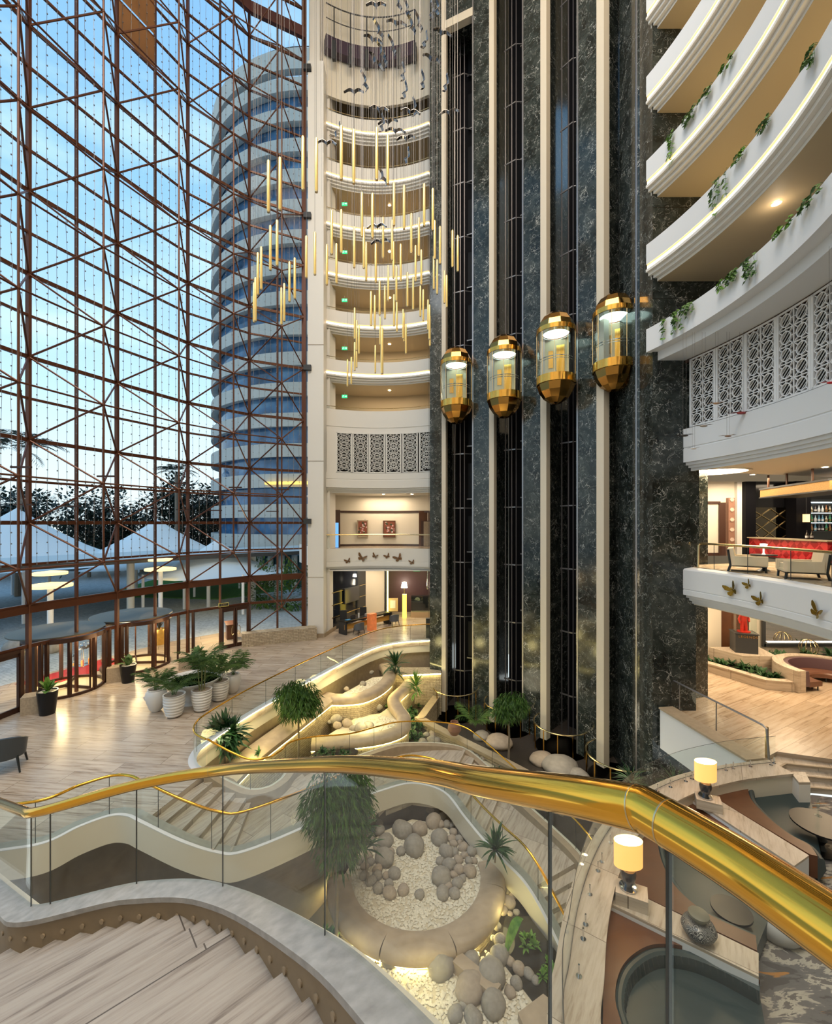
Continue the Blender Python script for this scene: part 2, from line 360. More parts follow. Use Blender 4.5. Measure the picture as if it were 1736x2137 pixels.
b = MB()
stair_w = [p for p in INNER if p.z > -.07]
b.prism([(-18, 8.8)]+xy(stair_w[1:])+xy(EDGE)[::-1]+[(1.6, 42), (-7.0, 42), (-7.6, 30.6)]+CURT[::-1][0:6]+[(-17.2, 9)], -.35, 0)
struct('floor', b, m_floor)
b = MB().prism([(10.75, 17.9), (10.95, 13.95), (12.3, 14.7), (13.7, 14.24), (16, 13.7), (34, 12), (34, 40), (11.6, 40), (11.6, 17.9)], -.35, 0)
struct('floor_right', b, m_floor2)
b = MB().prism([(-13, 1.5), (1.5, 1.5), (7.5, 10.5), (11.4, 13.0), (14, 18.2), (14, 26), (6, 34), (-2, 34), (-9, 30), (-13, 14)], -4.35, -4.0)
struct('floor_lower', b, m_soil)
# lounge floor: grey carpet with drifting cream and rust patches
def carpet():
    m, nt, bs = newmat('lounge_carpet'); L = nt.links.new; N = nt.nodes.new
    tc = N('ShaderNodeTexCoord'); mp = N('ShaderNodeMapping'); mp.inputs['Rotation'].default_value[2] = R2(-38); mp.inputs['Scale'].default_value = (.7, 2.2, 1); L(tc.outputs['Object'], mp.inputs['Vector'])
    no = N('ShaderNodeTexNoise'); no.inputs['Scale'].default_value = 1.5; no.inputs['Detail'].default_value = 7; no.inputs['Roughness'].default_value = .62; no.inputs['Distortion'].default_value = .6; L(mp.outputs[0], no.inputs['Vector'])
    r1 = ramp(nt, [(0, (.10, .09, .085)), (.42, (.10, .09, .085)), (.43, (.15, .14, .135)), (.53, (.17, .155, .15)), (.54, (.40, .36, .30)), (.6, (.46, .42, .35)), (.605, (.16, .14, .13)), (1, (.14, .12, .11))]); L(no.outputs['Fac'], r1.inputs['Fac'])
    n2 = N('ShaderNodeTexNoise'); n2.inputs['Scale'].default_value = 1.1; n2.inputs['Detail'].default_value = 4; n2.inputs['Distortion'].default_value = .8
    m2 = N('ShaderNodeMapping'); m2.inputs['Location'].default_value = (7, 3, 0); m2.inputs['Rotation'].default_value[2] = R2(-45); m2.inputs['Scale'].default_value = (.6, 2.6, 1); L(tc.outputs['Object'], m2.inputs['Vector']); L(m2.outputs[0], n2.inputs['Vector'])
    r2 = ramp(nt, [(.63, (0, 0, 0)), (.645, (1, 1, 1))]); L(n2.outputs['Fac'], r2.inputs['Fac'])
    mx = N('ShaderNodeMix'); mx.data_type = 'RGBA'; L(r2.outputs['Color'], mx.inputs[0]); L(r1.outputs['Color'], mx.inputs[6]); mx.inputs[7].default_value = (.42, .20, .06, 1)
    L(mx.outputs[2], bs.inputs['Base Color']); bs.inputs['Roughness'].default_value = .95
    return m
b = MB().prism(xy(LEDGE)+[(11.6, 13.2), (12.3, 13.4), (20, 11.5), (20, 1.0), (1.2, 1.0)], -.9, -.65)
struct('floor_lounge', b, carpet())
# four broad steps from the lobby down to the lounge
NL = [[(10.95, 13.95), (12.3, 14.7), (13.7, 14.24), (18, 12.9), (24, 11.2)], [(11.3, 13.75), (12.25, 14.27), (13.9, 13.9), (18, 12.6), (24, 10.9)], [(11.4, 13.4), (12.3, 13.86), (13.95, 13.55), (18, 12.3), (24, 10.6)], [(11.5, 13.05), (12.35, 13.5), (14, 13.22), (18, 12.0), (24, 10.3)]]
for i in (1, 2, 3):
    struct('trim_%d' % i, MB().prism(NL[i]+NL[i-1][::-1], -.66, -.16*i), m_ledge)
    struct('trim_%d' % (i+3), MB().sweep([Vector((*p, -.16*i)) for p in NL[i]], [(.05, -.04), (.05, .002), (-.02, .002), (-.02, -.04)]), m_brownstone)

# roof and enclosing walls
b = MB().prism([(-24, -9), (24, -9), (24, 46), (-7.5, 46), (-7.5, 29.8)]+[(p[0]-.1, p[1]+.1) for p in CURT[::-1][1:]]+[(-24, 3)], TOP, TOP+.4)
struct('ceiling', b, m_cream)
b = MB().sweep([Vector((-14.6, 4, 0)), Vector((-13, -7, 0)), Vector((0, -8.5, 0)), Vector((18, -8.5, 0)), Vector((22, 0, 0)), Vector((34.2, 4, 0)), Vector((34.2, 40, 0)), Vector((12, 42, 0)), Vector((-6.9, 42, 0)), Vector((-7.45, 31.2, 0))], [(0, -5), (0, TOP), (-.3, TOP), (-.3, -5)])
struct('wall_front', b, m_cream)

# white corner column between glass wall and rear balconies
b = MB().prism([(-7.36, 29.3), (-6.28, 29.3), (-6.32, 31.4), (-7.5, 31.4)], 0, 39.2).prism([(-7.3, 29.6), (-6.6, 29.6), (-6.5, 31.4), (-7.5, 31.4)], 39.2, TOP)
b.prism([(-6.5, 30.6), (-6.12, 30.55), (-5.9, 31.6), (-6.5, 31.6)], 0, TOP)
struct('wall_column', b, m_white)
b = MB().sweep([Vector((-7.40, 29.27, 0)), Vector((-6.25, 29.27, 0)), Vector((-6.05, 30.5, 0)), Vector((-5.85, 31.5, 0))], [(0.0, 0), (0, .28), (-.03, .28), (-.03, 0)])
struct('baseboard_column', b, m_brownstone)
b = MB()
for z in (4.1, 12.0, 19.9): b.box((-6.82, 29.29, z), (1.1, .03, .02))
struct('trim_11', b, m_brownstone)

# ---- gallery levels ----
def gallery(side, path_of, zs, R, deep):
    for k, s in enumerate(zs):
        nm = side
        pr = [(0, s+.20), (0, s+1.02), (-.16, s+1.02), (-.16, s+.20)]
        struct('wall_'+nm, MB().sweep(path_of(R), pr), m_whitec if side == 'right' else m_white, sharp=.5)
        pr = [(.02, s-.02), (.02, s-.13), (-.10, s-.13), (-.10, s-.26), (-.24, s-.26), (-.24, s-.39), (-.40, s-.39), (-.40, s-.505), (-deep, s-.505), (-deep, s-.16), (-.14, s-.16), (-.14, s-.02)]
        struct('ceiling_'+nm, MB().sweep(path_of(R), pr), m_white, sharp=.4)
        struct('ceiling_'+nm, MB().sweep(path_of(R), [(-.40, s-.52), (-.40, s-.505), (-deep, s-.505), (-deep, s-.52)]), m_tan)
        cl = struct('trim_'+nm, MB().sweep(path_of(R+.05), [(0, s-.02), (0, s+.14), (-.03, s+.14), (-.03, s-.02)]), m_cove)
        struct('trim_'+nm, MB().sweep(path_of(R+.04), [(0, s+.15), (0, s+.195), (-.03, s+.20), (-.03, s+.15)]), m_cove2)
LV = [18.35+3.5*k for k in range(7)]
right_of = lambda R: arcpath(R, RA)
back_of = lambda R: arcpath(R, BA, 0, BC)
gallery('right', right_of, LV[:5], 13.2, 3.0)
gallery('back', back_of, LV[:6], BR, 3.2)
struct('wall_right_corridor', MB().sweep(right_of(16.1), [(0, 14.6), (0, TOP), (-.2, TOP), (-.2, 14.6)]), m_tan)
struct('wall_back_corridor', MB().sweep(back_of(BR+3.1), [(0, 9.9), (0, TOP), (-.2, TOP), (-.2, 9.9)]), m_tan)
# brass top rails of the rear galleries
for k, s in enumerate([14.83]+LV[:6]):
    root = empty('gallery_railing', tuple(arc(BR, 90, s+1.02, BC)), label=f'slim brass rail with low glass on the rear gallery parapet, {ORD(k+1)} gallery up', cat='railing', group='brass rails of the rear galleries')
    MB().tube([up(p, s+1.24) for p in back_of(BR+.1)], .022, 6).build('handrail', m_brassdull, root)
    MB().strip([up(p, s+1.02) for p in back_of(BR+.1)], [up(p, s+1.23) for p in back_of(BR+.1)]).build('glass_panel', m_glass, root)
# first white parapet (no cove) and lattice storey
for nm, pf, R, RL, zl, mw in (('right', right_of, 13.2, 14.75, 14.9, m_whitec), ('back', back_of, BR, BR+.02, 14.65, m_white)):
    st = .42 if nm == 'right' else .03
    pr = [(0, zl), (0, 15.85), (-.18, 15.85), (-.18, 15.0), (-3.0, 15.0), (-3.0, zl-.36), (-st, zl-.36), (-st, zl)]
    struct('wall_'+nm, MB().sweep(pf(R), pr), mw, sharp=.5)
    ra = RA if nm == 'right' else BA
    c = (CX, CY) if nm == 'right' else BC
    P_ = lambda r: arcpath(r, ra, 0, c)
    pr = [(0, 9.95+.35), (0, 10.85), (-.02, 10.87), (-.02, 10.9), (0, 10.92), (0, 11.68 if nm == 'right' else 11.36), (-.4, 11.68 if nm == 'right' else 11.36), (-.4, 9.95), (-.3, 9.95), (-.3, 10.07), (-.2, 10.07), (-.2, 10.18), (-.1, 10.18), (-.1, 10.3)]
    struct('wall_'+nm, MB().sweep(P_(RL-.12), pr), mw, sharp=.4)
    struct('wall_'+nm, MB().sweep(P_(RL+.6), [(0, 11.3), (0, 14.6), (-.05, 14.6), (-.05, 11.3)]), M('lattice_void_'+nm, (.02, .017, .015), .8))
    if nm == 'right':
        struct('trim_21', MB().sweep(P_(RL-.06), [(0, 14.42), (0, 14.58), (-.1, 14.58), (-.1, 14.42)]), m_darkwood)
        struct('trim_22', MB().sweep(P_(RL-.05), [(.005, 11.685), (.005, 11.71), (-.1, 11.71), (-.1, 11.685)]), m_darkwood)
    else:
        struct('trim_23', MB().sweep(P_(RL), [(0, 14.2), (0, 14.32), (-.2, 14.32), (-.2, 14.2)]), mw)
        for g in (14.33, 11.3): pass
# mezzanine slab right: fascia, floor, ceiling of the bar
P_ = lambda r: arcpath(r, RA)
pr = [(0, 4.9), (0, 5.02), (-.015, 5.03), (-.015, 5.06), (0, 5.07), (0, 5.84), (-.05, 5.9), (-.35, 5.95), (-16, 5.95), (-16, 4.45), (-.36, 4.45), (-.36, 4.58), (-.24, 4.58), (-.24, 4.70), (-.12, 4.70), (-.12, 4.82), (0, 4.82)]
struct('floor_bar', MB().sweep(P_(14.62), pr), m_whitec, sharp=.4)
def warmcarpet():
    m, nt, bs = newmat('bar_carpet'); L = nt.links.new; N = nt.nodes.new
    tc = N('ShaderNodeTexCoord'); no = N('ShaderNodeTexNoise'); no.inputs['Scale'].default_value = 1.3; no.inputs['Detail'].default_value = 6; no.inputs['Distortion'].default_value = 1; L(tc.outputs['Object'], no.inputs['Vector'])
    r1 = ramp(nt, [(.35, (.24, .17, .11)), (.48, (.42, .33, .22)), (.55, (.30, .20, .11)), (.65, (.5, .42, .32))]); L(no.outputs['Fac'], r1.inputs['Fac']); L(r1.outputs[0], bs.inputs['Base Color']); bs.inputs['Roughness'].default_value = .95
    return m
m_barcarpet = warmcarpet()
struct('floor_mezzanine', MB().sweep(P_(15.0), [(0, 5.95), (0, 5.975), (-13, 5.975), (-13, 5.95)]), m_barcarpet)
struct('ceiling_bar', MB().sweep(P_(14.95), [(0, 10.05), (0, 10.2), (-15, 10.2), (-15, 10.05)]), m_cream)
struct('ceiling_lobby', MB().sweep(P_(15.05), [(0, 4.40), (0, 4.44), (-15, 4.44), (-15, 4.40)]), m_cream)
# mezzanine slab rear
pr = [(0, 4.68), (0, 5.0), (-.015, 5.01), (-.015, 5.04), (0, 5.05), (0, 5.95), (-8, 5.95), (-8, 4.40), (-.3, 4.40), (-.3, 4.49), (-.2, 4.49), (-.2, 4.58), (-.1, 4.58), (-.1, 4.68)]
struct('floor_back', MB().sweep(back_of(BR), pr), m_white, sharp=.4)
struct('floor_gallery', MB().sweep(back_of(BR+.2), [(0, 5.95), (0, 5.965), (-6, 5.965), (-6, 5.95)]), m_floor2)
struct('ceiling_back', MB().sweep(back_of(BR+.25), [(0, 9.93), (0, 10.0), (-6, 10.0), (-6, 9.93)]), m_white)
struct('wall_gallery', MB().sweep(arcpath(BR+3.1, BA, 0, BC), [(0, 5.96), (0, 8.6), (-.2, 8.6), (-.2, 5.96)]), m_cream)
struct('wall_gallery', MB().sweep(arcpath(BR+3.0, BA, 0, BC), [(0, 8.75), (0, 9.95), (-.2, 9.95), (-.2, 8.75)]), m_cream)
struct('trim_24', MB().sweep(arcpath(BR+3.02, BA, 0, BC), [(0, 8.6), (0, 8.76), (-.2, 8.76), (-.2, 8.6)]), m_darkwood)
struct('baseboard_gallery', MB().sweep(arcpath(BR+3.07, BA, 0, BC), [(0, 5.96), (0, 6.12), (-.2, 6.12), (-.2, 5.96)]), m_darkwood)
# left end of the rear mezzanine: dark frame, blue window; right end: door
a = on_arc(700, BR+2.6, 0, BC)
b = MB().prism([(-6.2, 31.4), (-5.62, 32.0), (-5.75, 32.6), (-6.5, 32.2)], 5.96, 8.75)
win = struct('window_2', b, m_darkwood)
MB().prism([(-6.07, 31.48), (-5.72, 31.84), (-5.74, 31.82), (-6.09, 31.46)], 5.98, 7.8).build('glass_pane', M('blue_pane', (.12, .35, .75), .2, emit=(.15, .42, .9), es=.7), win)
q0 = on_arc(874, BR+2.9, 0, BC); 
dr = struct('door_6', MB().box((q0.x+.8, q0.y+.05, 7.35), (1.6, .1, 2.76)), m_wood)
MB().box((q0.x+.62, q0.y-.02, 6.95), (.9, .06, 2.0)).build('door_leaf', m_darkwood, dr)
MB().box((q0.x+.62, q0.y-.06, 6.95), (.5, .04, 1.9)).build('door_panel', m_brownstone, dr)
# plain curved wall above the topmost rear gallery
struct('wall_back', MB().sweep(back_of(BR), [(0, 37.9), (0, TOP), (-.2, TOP), (-.2, 37.9)]), m_cream)

# ---- right return wall and lift tower ----
b = MB().prism([(9.83, 17.92), (11.62, 17.9), (11.62, 40), (9.9, 21)], -4.2, 4.9).prism([(9.83, 17.92), (11.75, 17.9), (11.75, 40), (9.9, 21)], 4.9, 14.9).prism([(9.83, 17.92), (16.2, 17.9), (16.2, 19.4), (9.9, 21)], 14.9, TOP)
struct('wall_tower', b, m_marble)
TR = 13.8
def pil(u0, u1, z0=-4.2, z1=TOP, R0=TR, R1=17.0, m=m_marble, nm='wall_tower'):
    A = on_arc(u0, R0); B = on_arc(u1, R0); o = [(A.x, A.y), (B.x, B.y)]
    ca = Vector((CX, CY, 0)); da = (A-ca).normalized(); db = (B-ca).normalized()
    mid = [] 
    A2 = A+da*(R1-R0); B2 = B+db*(R1-R0)
    o = [(A.x, A.y), (B.x, B.y), (B2.x, B2.y), (A2.x, A2.y)]
    return struct(nm, MB().prism(o, z0, z1), m)
A = on_arc(897, TR); B = on_arc(922, TR)
struct('wall_tower', MB().prism([(A.x, A.y), (B.x, B.y), (B.x+1.9, 31.5), (A.x+.0, 31.5)], -4.2, TOP), m_marble)
for a0, a1 in ((985, 1021), (1089, 1128), (1202, 1245), (1325, 1362)): pil(a0, a1)
for a0, a1 in ((921.5, 930), (1020.5, 1030.5), (1127.5, 1140), (1244.5, 1260)): pil(a0, a1, R0=TR-.05, R1=TR+.35, m=m_beige, nm='trim_30')
for a1 in (990, 1094, 1208, 1331): pil(a1-5, a1-2.2, R0=TR-.02, R1=TR+.1, m=m_steel, nm='trim_31')
pil(929, 986, 38.6, 39.1, R0=TR-.05, R1=TR+.35, m=m_beige, nm='trim_30'); pil(929, 986, 39.1, TOP)
OPEN = [(930, 985), (1030.5, 1089), (1140, 1202), (1260, 1325)]
ca = Vector((CX, CY, 0))
for i, (a0, a1) in enumerate(OPEN):
    A = on_arc(a0, TR); B = on_arc(a1, TR); da = (A-ca).normalized(); db = (B-ca).normalized()
    A2 = A+da*2.4; B2 = B+db*2.4
    b = MB().prism([(A2.x, A2.y), (B2.x, B2.y), ((B2+db*.1).x, (B2+db*.1).y), ((A2+da*.1).x, (A2+da*.1).y)], -4.2, TOP)
    sh = struct('wall_shaft', b, m_black)
    # landing doors (dark panels) and guide rails, rungs
    b = MB(); r = MB(); g = MB()
    for k in range(-3, 12):
        z = 2.35+3.5*k
        p0 = A2.lerp(B2, .45)-da*.12; p1 = A2.lerp(B2, .97)-db*.12
        b.bar(up((p0+p1)/2, z+1.25)-(p1-p0)/2, up((p0+p1)/2, z+1.25)+(p1-p0)/2, .06, 2.3)
        q0 = A2.lerp(B2, .06)-da*1.1; q1 = A2.lerp(B2, .42)-da*1.1
        r.bar(up(q0, z+2.9), up(q1, z+2.9), .05, .07).bar(up(q1, z+2.9), up(A2.lerp(B2, .98)-db*.3, z+2.9), .04, .05)
        r.bar(up(A2.lerp(B2, .42)-da*.25, z+.02), up(A2.lerp(B2, .98)-db*.25, z+.02), .05, .07)
    for t, w in ((.1, .05), (.3, .06), (.44, .05), (.72, .04)):
        q = A2.lerp(B2, t)-da*(1.1 if t < .5 else .3); g.bar(up(q, -4.2), up(q, TOP), w, w)
    b.build('landing_door_panel', m_shaftpanel, sh); r.build('rung_rail', m_steel, sh); g.build('guide_rail', M('rail_grey', (.14, .13, .14), .4, .6), sh)

# ---- lower right: walls beyond the lobby ----
struct('wall_right_lobby', MB().box((19, 30.2, 2.2), (16, .2, 4.4)), m_cream)
struct('wall_right_lobby', MB().prism([(11.62, 24.5), (17.2, 24.3), (17.2, 24.6), (11.62, 24.8)], 0, 4.4), m_cream)
struct('wall_right_lobby', MB().box((20.9, 24.5, 2.2), (4.2, .2, 4.4)), m_cream)
struct('door_7', MB().box((18.0, 24.4, 2.2), (1.6, .1, 4.4)), m_wood)
# bar storey: rear wall, left cream wall with wooden door frame
struct('wall_bar', MB().prism([(11.75, 24.0), (18.45, 24.0), (18.45, 24.3), (11.75, 24.3)], 5.97, 10.1), m_cream)
struct('wall_bar_dark', MB().prism([(18.45, 24.0), (34, 24.0), (34, 24.3), (18.45, 24.3)], 5.97, 10.1), M('black_gloss_wall', (.008, .008, .010), .12))
b = MB().box((14.6, 23.96, 8.92), (4.6, .06, .14)).box((17.0, 23.95, 7.45), (.36, .08, 2.95))
struct('door_5', b, m_darkwood)
b = MB().prism([(17.72, 23.8), (17.95, 23.75), (17.95, 24.02), (17.72, 24.02)], 5.97, 10.05)
struct('trim_41', b, m_white)
struct('baseboard_bar', MB().box((14.4, 23.97, 6.05), (4.9, .06, .16)), m_darkwood)
# rear lobby under the mezzanine
struct('wall_lobby_cream', MB().prism([(-4.15, 35.6), (-2.62, 35.9), (-2.62, 36.2), (-4.15, 36.0)], 0, 4.4), m_cream)
struct('wall_lobby_dark', MB().prism([(-6.1, 30.9), (-4.15, 35.6), (-4.3, 35.7), (-6.3, 31.0)], .0, 4.4), M('navy_gloss_panel', (.012, .016, .024), .08))
b = MB()
for z in (.95, 1.85, 2.75):
    b.bar(Vector((-6.08, 30.88, z)), Vector((-4.13, 35.58, z)), .03, .05)
struct('trim_42', b, m_brassdull)
struct('wall_lobby_niche', MB().prism([(-2.6, 37.8), (4, 37.8), (4, 38), (-2.6, 38)], 0, 4.4), M('aubergine_panel', (.075, .035, .045), .45))
b = MB().box((-2.5, 36.6, 2.2), (.12, 1.6, 4.4)); struct('wall_lobby_jamb', b, m_dark)
b = MB().box((-2.36, 35.95, 2.15), (.1, .1, 4.2)).box((.6, 35.95, 4.2), (6, .1, .12)); struct('trim_43', b, m_ledy)
struct('ceiling_reception', MB().box((-1, 34.5, 4.41), (11, 8, .04)), m_white)
# ================= GLASS WALL =================
def lat(t):  # plan point along the curtain, t in column units
    i = min(int(t), len(CURT)-2); a = Vector((*CURT[i], 0)); b_ = Vector((*CURT[i+1], 0)); return a.lerp(b_, t-i)
NC = len(CURT); win = empty('window_1', (-14.98, 21.6, 0), kind='structure')
VB = NC-1
def inward(p): return (Vector((-3, 15, 0))-Vector((p[0], p[1], 0))).normalized()
ROW0 = 4.3
for i in range(0, NC):            # verticals, main and intermediate
    for h in (0, .5):
        if i+h > VB: continue
        p = lat(i+h); w = .15 if h == 0 else .11
        d = inward(p)
        if i+h >= 2: MB().bar(up(p, 0), up(p, TOP), w, w).build('mullion', m_bronze, win)
zt = [2.6]+[ROW0+1.75*k for k in range(25)]
for z in zt:
    main = z == 2.6 or abs((z-ROW0) % 3.5) < .01
    b = MB()
    for i in range(2, VB): b.bar(up(lat(i), z), up(lat(i+1), z), .10, .16 if main else .10)
    if z == ROW0:
        for i in range(2, VB): b.bar(up(lat(i), z-.16)+inward(lat(i))*-.15, up(lat(i+1), z-.16)+inward(lat(i+1))*-.15, .45, .3)
    b.build('transom', m_bronze, win)
for i in range(0, VB):
    A = up(lat(i), 2.6); B = up(lat(i+1), 2.6)
    MB().add([A, B, up(B, TOP-2.6), up(A, TOP-2.6)], [(0, 1, 2, 3)]).build('glass_pane', m_cglass, win)
for i in (7,):
    for t0, t1 in ((7.0, 8.0),):
        A = lat(t0); B = lat(t1); MB().add([A, B, up(B, 2.6), up(A, 2.6)], [(0, 1, 2, 3)]).build('glass_pane', m_cglass, win)
# space frame: inner nodes half-way between columns, half a storey up
def node_in(i):
    a = lat(i); c = lat(i+1); n = Vector((-(c-a).y, (c-a).x, 0)).normalized(); m = (a+c)/2
    if (m+n-Vector((-3, 15, 0))).length > (m-Vector((-3, 15, 0))).length: n = -n
    return m+n*1.9
KMAX = 12
for i in range(2, VB):
    q = node_in(i); b = MB(); zlow = 1 if i < 7 else 0
    zs = [ROW0-1.75+3.5*k for k in range(zlow, KMAX)]
    b.rod(up(q, zs[0]), up(q, TOP), .045, 6)
    for z in zs:
        c = up(q, z); b.sphere(c, .08, 8, 5)
        for j in (i, i+1):
            for dz in (-1.75, 1.75):
                b.rod(c, up(lat(j), z+dz), .042, 6)
        if i > 2: b.rod(c, up(node_in(i-1), z), .04, 6) if z > 4.4 else None
    b.build('space_frame_lattice', m_bronze, win)
b = MB().bar(up(lat(VB), 0), up(lat(VB), TOP), .28, .28)
b.build('mullion', m_bronze, win)
for k, z in enumerate((7.9, 18.3, 28.6, 38.6)):
    MB().box((-7.35, 29.2, z), (.5, .25, .34)).build('anchor_bracket', m_dark, win)
# opening vents with brown panels near the top
for (t0, t1, z0, z1) in ((5.0, 5.5, 32.4, 34), (5.0, 5.5, 34.2, 36.0), (4.5, 5.0, 36.2, 38)):
    A = lat(t0); B = lat(t1); d = inward(A)*.05
    MB().add([up(A+d, z0), up(B+d, z0), up(B+d, z1), up(A+d, z1)], [(0, 1, 2, 3)]).build('vent_panel', M('vent_wood', (.20, .09, .03), .5), win)
# top girder curving under the roof
b = MB()
for i in range(2, VB): b.bar(up(lat(i)+inward(lat(i))*.5, 40.6), up(lat(i+1)+inward(lat(i+1))*.5, 40.6), .25, .7)
b.build('girder', M('maroon_paint', (.07, .02, .018), .4), win)
# light strings hanging on the inside of the glass
n = 0
for i in range(3, VB):
    for h in range(9):
        t = i+.06+h*.105
        if t > 7.9: continue
        p = lat(t)+inward(lat(t))*.12; b = MB(); z = 40.0; pts = []
        while z > 4.6+rnd.random():
            pts.append(up(p+inward(p)*rnd.uniform(-.02, .03)+Vector((rnd.uniform(-.03, .03), rnd.uniform(-.03, .03), 0)), z)); z -= 1.7
        b.tube(pts, .009, 3)
        zz = 38.0
        while zz > 6:
            b.box(tuple(p+Vector((0, 0, zz))), (.035, .035, .05)); zz -= .45
        n += 1
        thing('light_string', b, m_wire, f'dark fairy light string inside the tall glass wall, {ORD(n)} from the entrance side', 'string lights', 'fairy light strings on the glass wall')
# floodlight bars on the frame at the second chord
for i in range(2, VB):
    for h, zz in ((0, 8.55), (.0, None)):
        if zz is None: continue
        q = node_in(i); p = up(q, 9.75)
        b = MB().box(tuple(p+Vector((.1, 0, .12))), (.75, .09, .07)); b.build('lamp_bar', m_bronzed, win)
for t in [3.9+.5*k for k in range(9)]:
    if t < 7.9:
        p = up(lat(t)+inward(lat(t))*.25, 8.55); MB().box(tuple(p), (.8, .09, .06)).build('lamp_bar', m_bronzed, win)

# ---- entrance doors ----
def revolving(c, rot, R, idx):
    root = empty('door_%d' % idx, (c[0], c[1], 0), kind='structure')
    C3 = Vector((c[0], c[1], 0))
    pt = lambda a, r=R: C3+Vector((r*math.cos(R2(a)), r*math.sin(R2(a)), 0))
    for a in (25, 65, 115, 155, 205, 245, 295, 335):
        MB().bar(up(pt(a+rot), 0), up(pt(a+rot), 2.55), .12, .12).build('post', m_bronzed, root)
    for s in (-25, 155): 
        A = [pt(s+rot+k*5) for k in range(11)]
        MB().strip(A, [up(p, 2.5) for p in A]).build('curved_glass', m_cabglass, root)
    ring = [pt(k*10+rot) for k in range(36)]
    MB().sweep(ring, [(.05, 0), (.05, .12), (-.05, .12), (-.05, 0)], closed=True).build('floor_ring', m_bronzed, root)
    MB().sweep([up(p, 2.45) for p in ring], [(.08, 0), (.08, .2), (-.08, .2), (-.08, 0)], closed=True).build('head_ring', m_bronzed, root)
    MB().lathe([(0, 2.66), (R+.35, 2.66), (R+.35, 2.72), (R*.5, 2.86), (0, 2.92)], 40, tuple(C3-inward(c)*.55)).build('canopy_disc', M('olive_roof_%d' % idx, (.11, .10, .075), .5), root)
    MB().lathe([(0, .004), (R-.06, .004), (R-.06, .008), (0, .008)], 40, tuple(C3)).build('floor_disc', M('pale_mat_%d' % idx, (.62, .52, .36), .25), root)
    MB().lathe([(0, 2.5), (R-.1, 2.5), (R-.1, 2.52)], 30, tuple(C3)).build('light_ceiling', emis('door_ceiling_glow_%d' % idx, (1, .78, .45), 3.0), root)
    for k in range(3):
        a = rot+90+k*120; q = pt(a, R-.12)
        MB().bar(up(q, .05), up(q, 2.45), .05, .05).bar(up(C3, .12), up(q, .12), .05, .14).bar(up(C3, 2.4), up(q, 2.4), .05, .1).build('wing_frame', m_bronzed, root)
        MB().add([up(C3, .15), up(q, .15), up(q, 2.4), up(C3, 2.4)], [(0, 1, 2, 3)]).build('wing_glass', m_cabglass, root)
    return root
revolving((-16.55, 20.35), 20, 1.5, 1)
revolving((-15.35, 23.7), 35, 1.6, 2)
def doorway(t0, t1, idx, leaves=2):
    A = lat(t0); B = lat(t1); d = (B-A).normalized(); root = empty('door_%d' % idx, tuple((A+B)/2), kind='structure')
    n = inward(A)*.06
    b = MB()
    for p in (A, B): b.bar(up(p+n, 0), up(p+n, 2.55), .16, .16)
    b.bar(up(A+n, 2.5), up(B+n, 2.5), .16, .14); b.build('frame', m_bronzed, root)
    for k in range(leaves):
        p = A.lerp(B, k/leaves)+d*.06+n; q = A.lerp(B, (k+1)/leaves)-d*.06+n
        lf = MB()
        lf.bar(up(p, 0.02), up(p, 2.42), .12, .1).bar(up(q, 0.02), up(q, 2.42), .12, .1).bar(up(p, .12), up(q, .12), .08, .22).bar(up(p, 2.36), up(q, 2.36), .08, .16)
        l = lf.build('door_leaf', m_bronzed, root)
        MB().add([up(p, .2), up(q, .2), up(q, 2.35), up(p, 2.35)], [(0, 1, 2, 3)]).build('glass_pane', m_cglass, l)
        h = (q if k == 0 else p); s = -1 if k == 0 else 1
        o = h+d*s*.16+n*2.2
        MB().tube([up(h+d*s*.05+n, 1.28), up(o, 1.34), up(o+d*s*.05, 1.2), up(o+d*s*.05, .92), up(o, .78), up(h+d*s*.05+n, .84)], .022, 6).build('door_handle', m_brassdull, l)
doorway(6.52, 6.98, 3)
doorway(3.1, 3.9, 4)
def fixed(t0, t1):
    A = lat(t0); B = lat(t1); MB().add([A, B, up(B, 2.6), up(A, 2.6)], [(0, 1, 2, 3)]).build('glass_pane', m_cglass, win)
for a0, a1 in ((4.0, 4.15), (4.82, 5.02), (5.78, 6.5), (3.9, 4.0)): fixed(a0, a1)
b = MB()
for t in (4.12, 4.18, 4.84, 4.9, 5.05, 5.12, 5.85, 6.0, 6.08):
    b2 = MB().bar(up(lat(t), 0), up(lat(t), 2.6), .13, .13); b2.build('mullion', m_bronzed, win)
# stone plinth under the last glazing bay
pl = smooth([Vector((-11.05, 27.35, 0)), Vector((-9.0, 28.25, 0)), Vector((-7.4, 28.85, 0)), Vector((-6.75, 29.1, 0))], 4)
struct('wall_plinth', MB().sweep(pl, [(-.42, 0), (-.42, .82), (.35, .82), (.35, 0)]), m_clad)
# ================= STAIRS, BALUSTRADES, GARDEN =================
def flat_segments(pts, L, step, gap=.012):
    s = 0
    while s < L[-1]-.05:
        e = min(L[-1], s+step); n = max(2, int((e-s)/.12)+1)
        yield [at_len(pts, s+gap/2+(e-s-gap)*k/(n-1), L) for k in range(n)]
        s = e
def balustrade(name, path, label, gh=.98, rail_r=.032, step=1.25, mat=None, start=0, edge=True, bottom=0.0):
    L = length_at(path); root = empty(name, tuple(at_len(path, L[-1]/2, L)), label=label, cat='balustrade')
    MB().tube([up(p, gh+rail_r) for p in path], rail_r, 12).build('handrail', mat or m_brass, root)
    for seg in flat_segments(path, L, step):
        b = MB().sweep(seg, [(.006, bottom), (.006, gh), (-.006, gh), (-.006, bottom)]); b.build('glass_panel', m_glass, root)
    for k in range(1, int(L[-1]/step)+1):
        p = at_len(path, k*step, L)
        MB().bar(up(p, bottom), up(p, gh), .012, .012).build('joint_strip', m_dark, root)
    return root

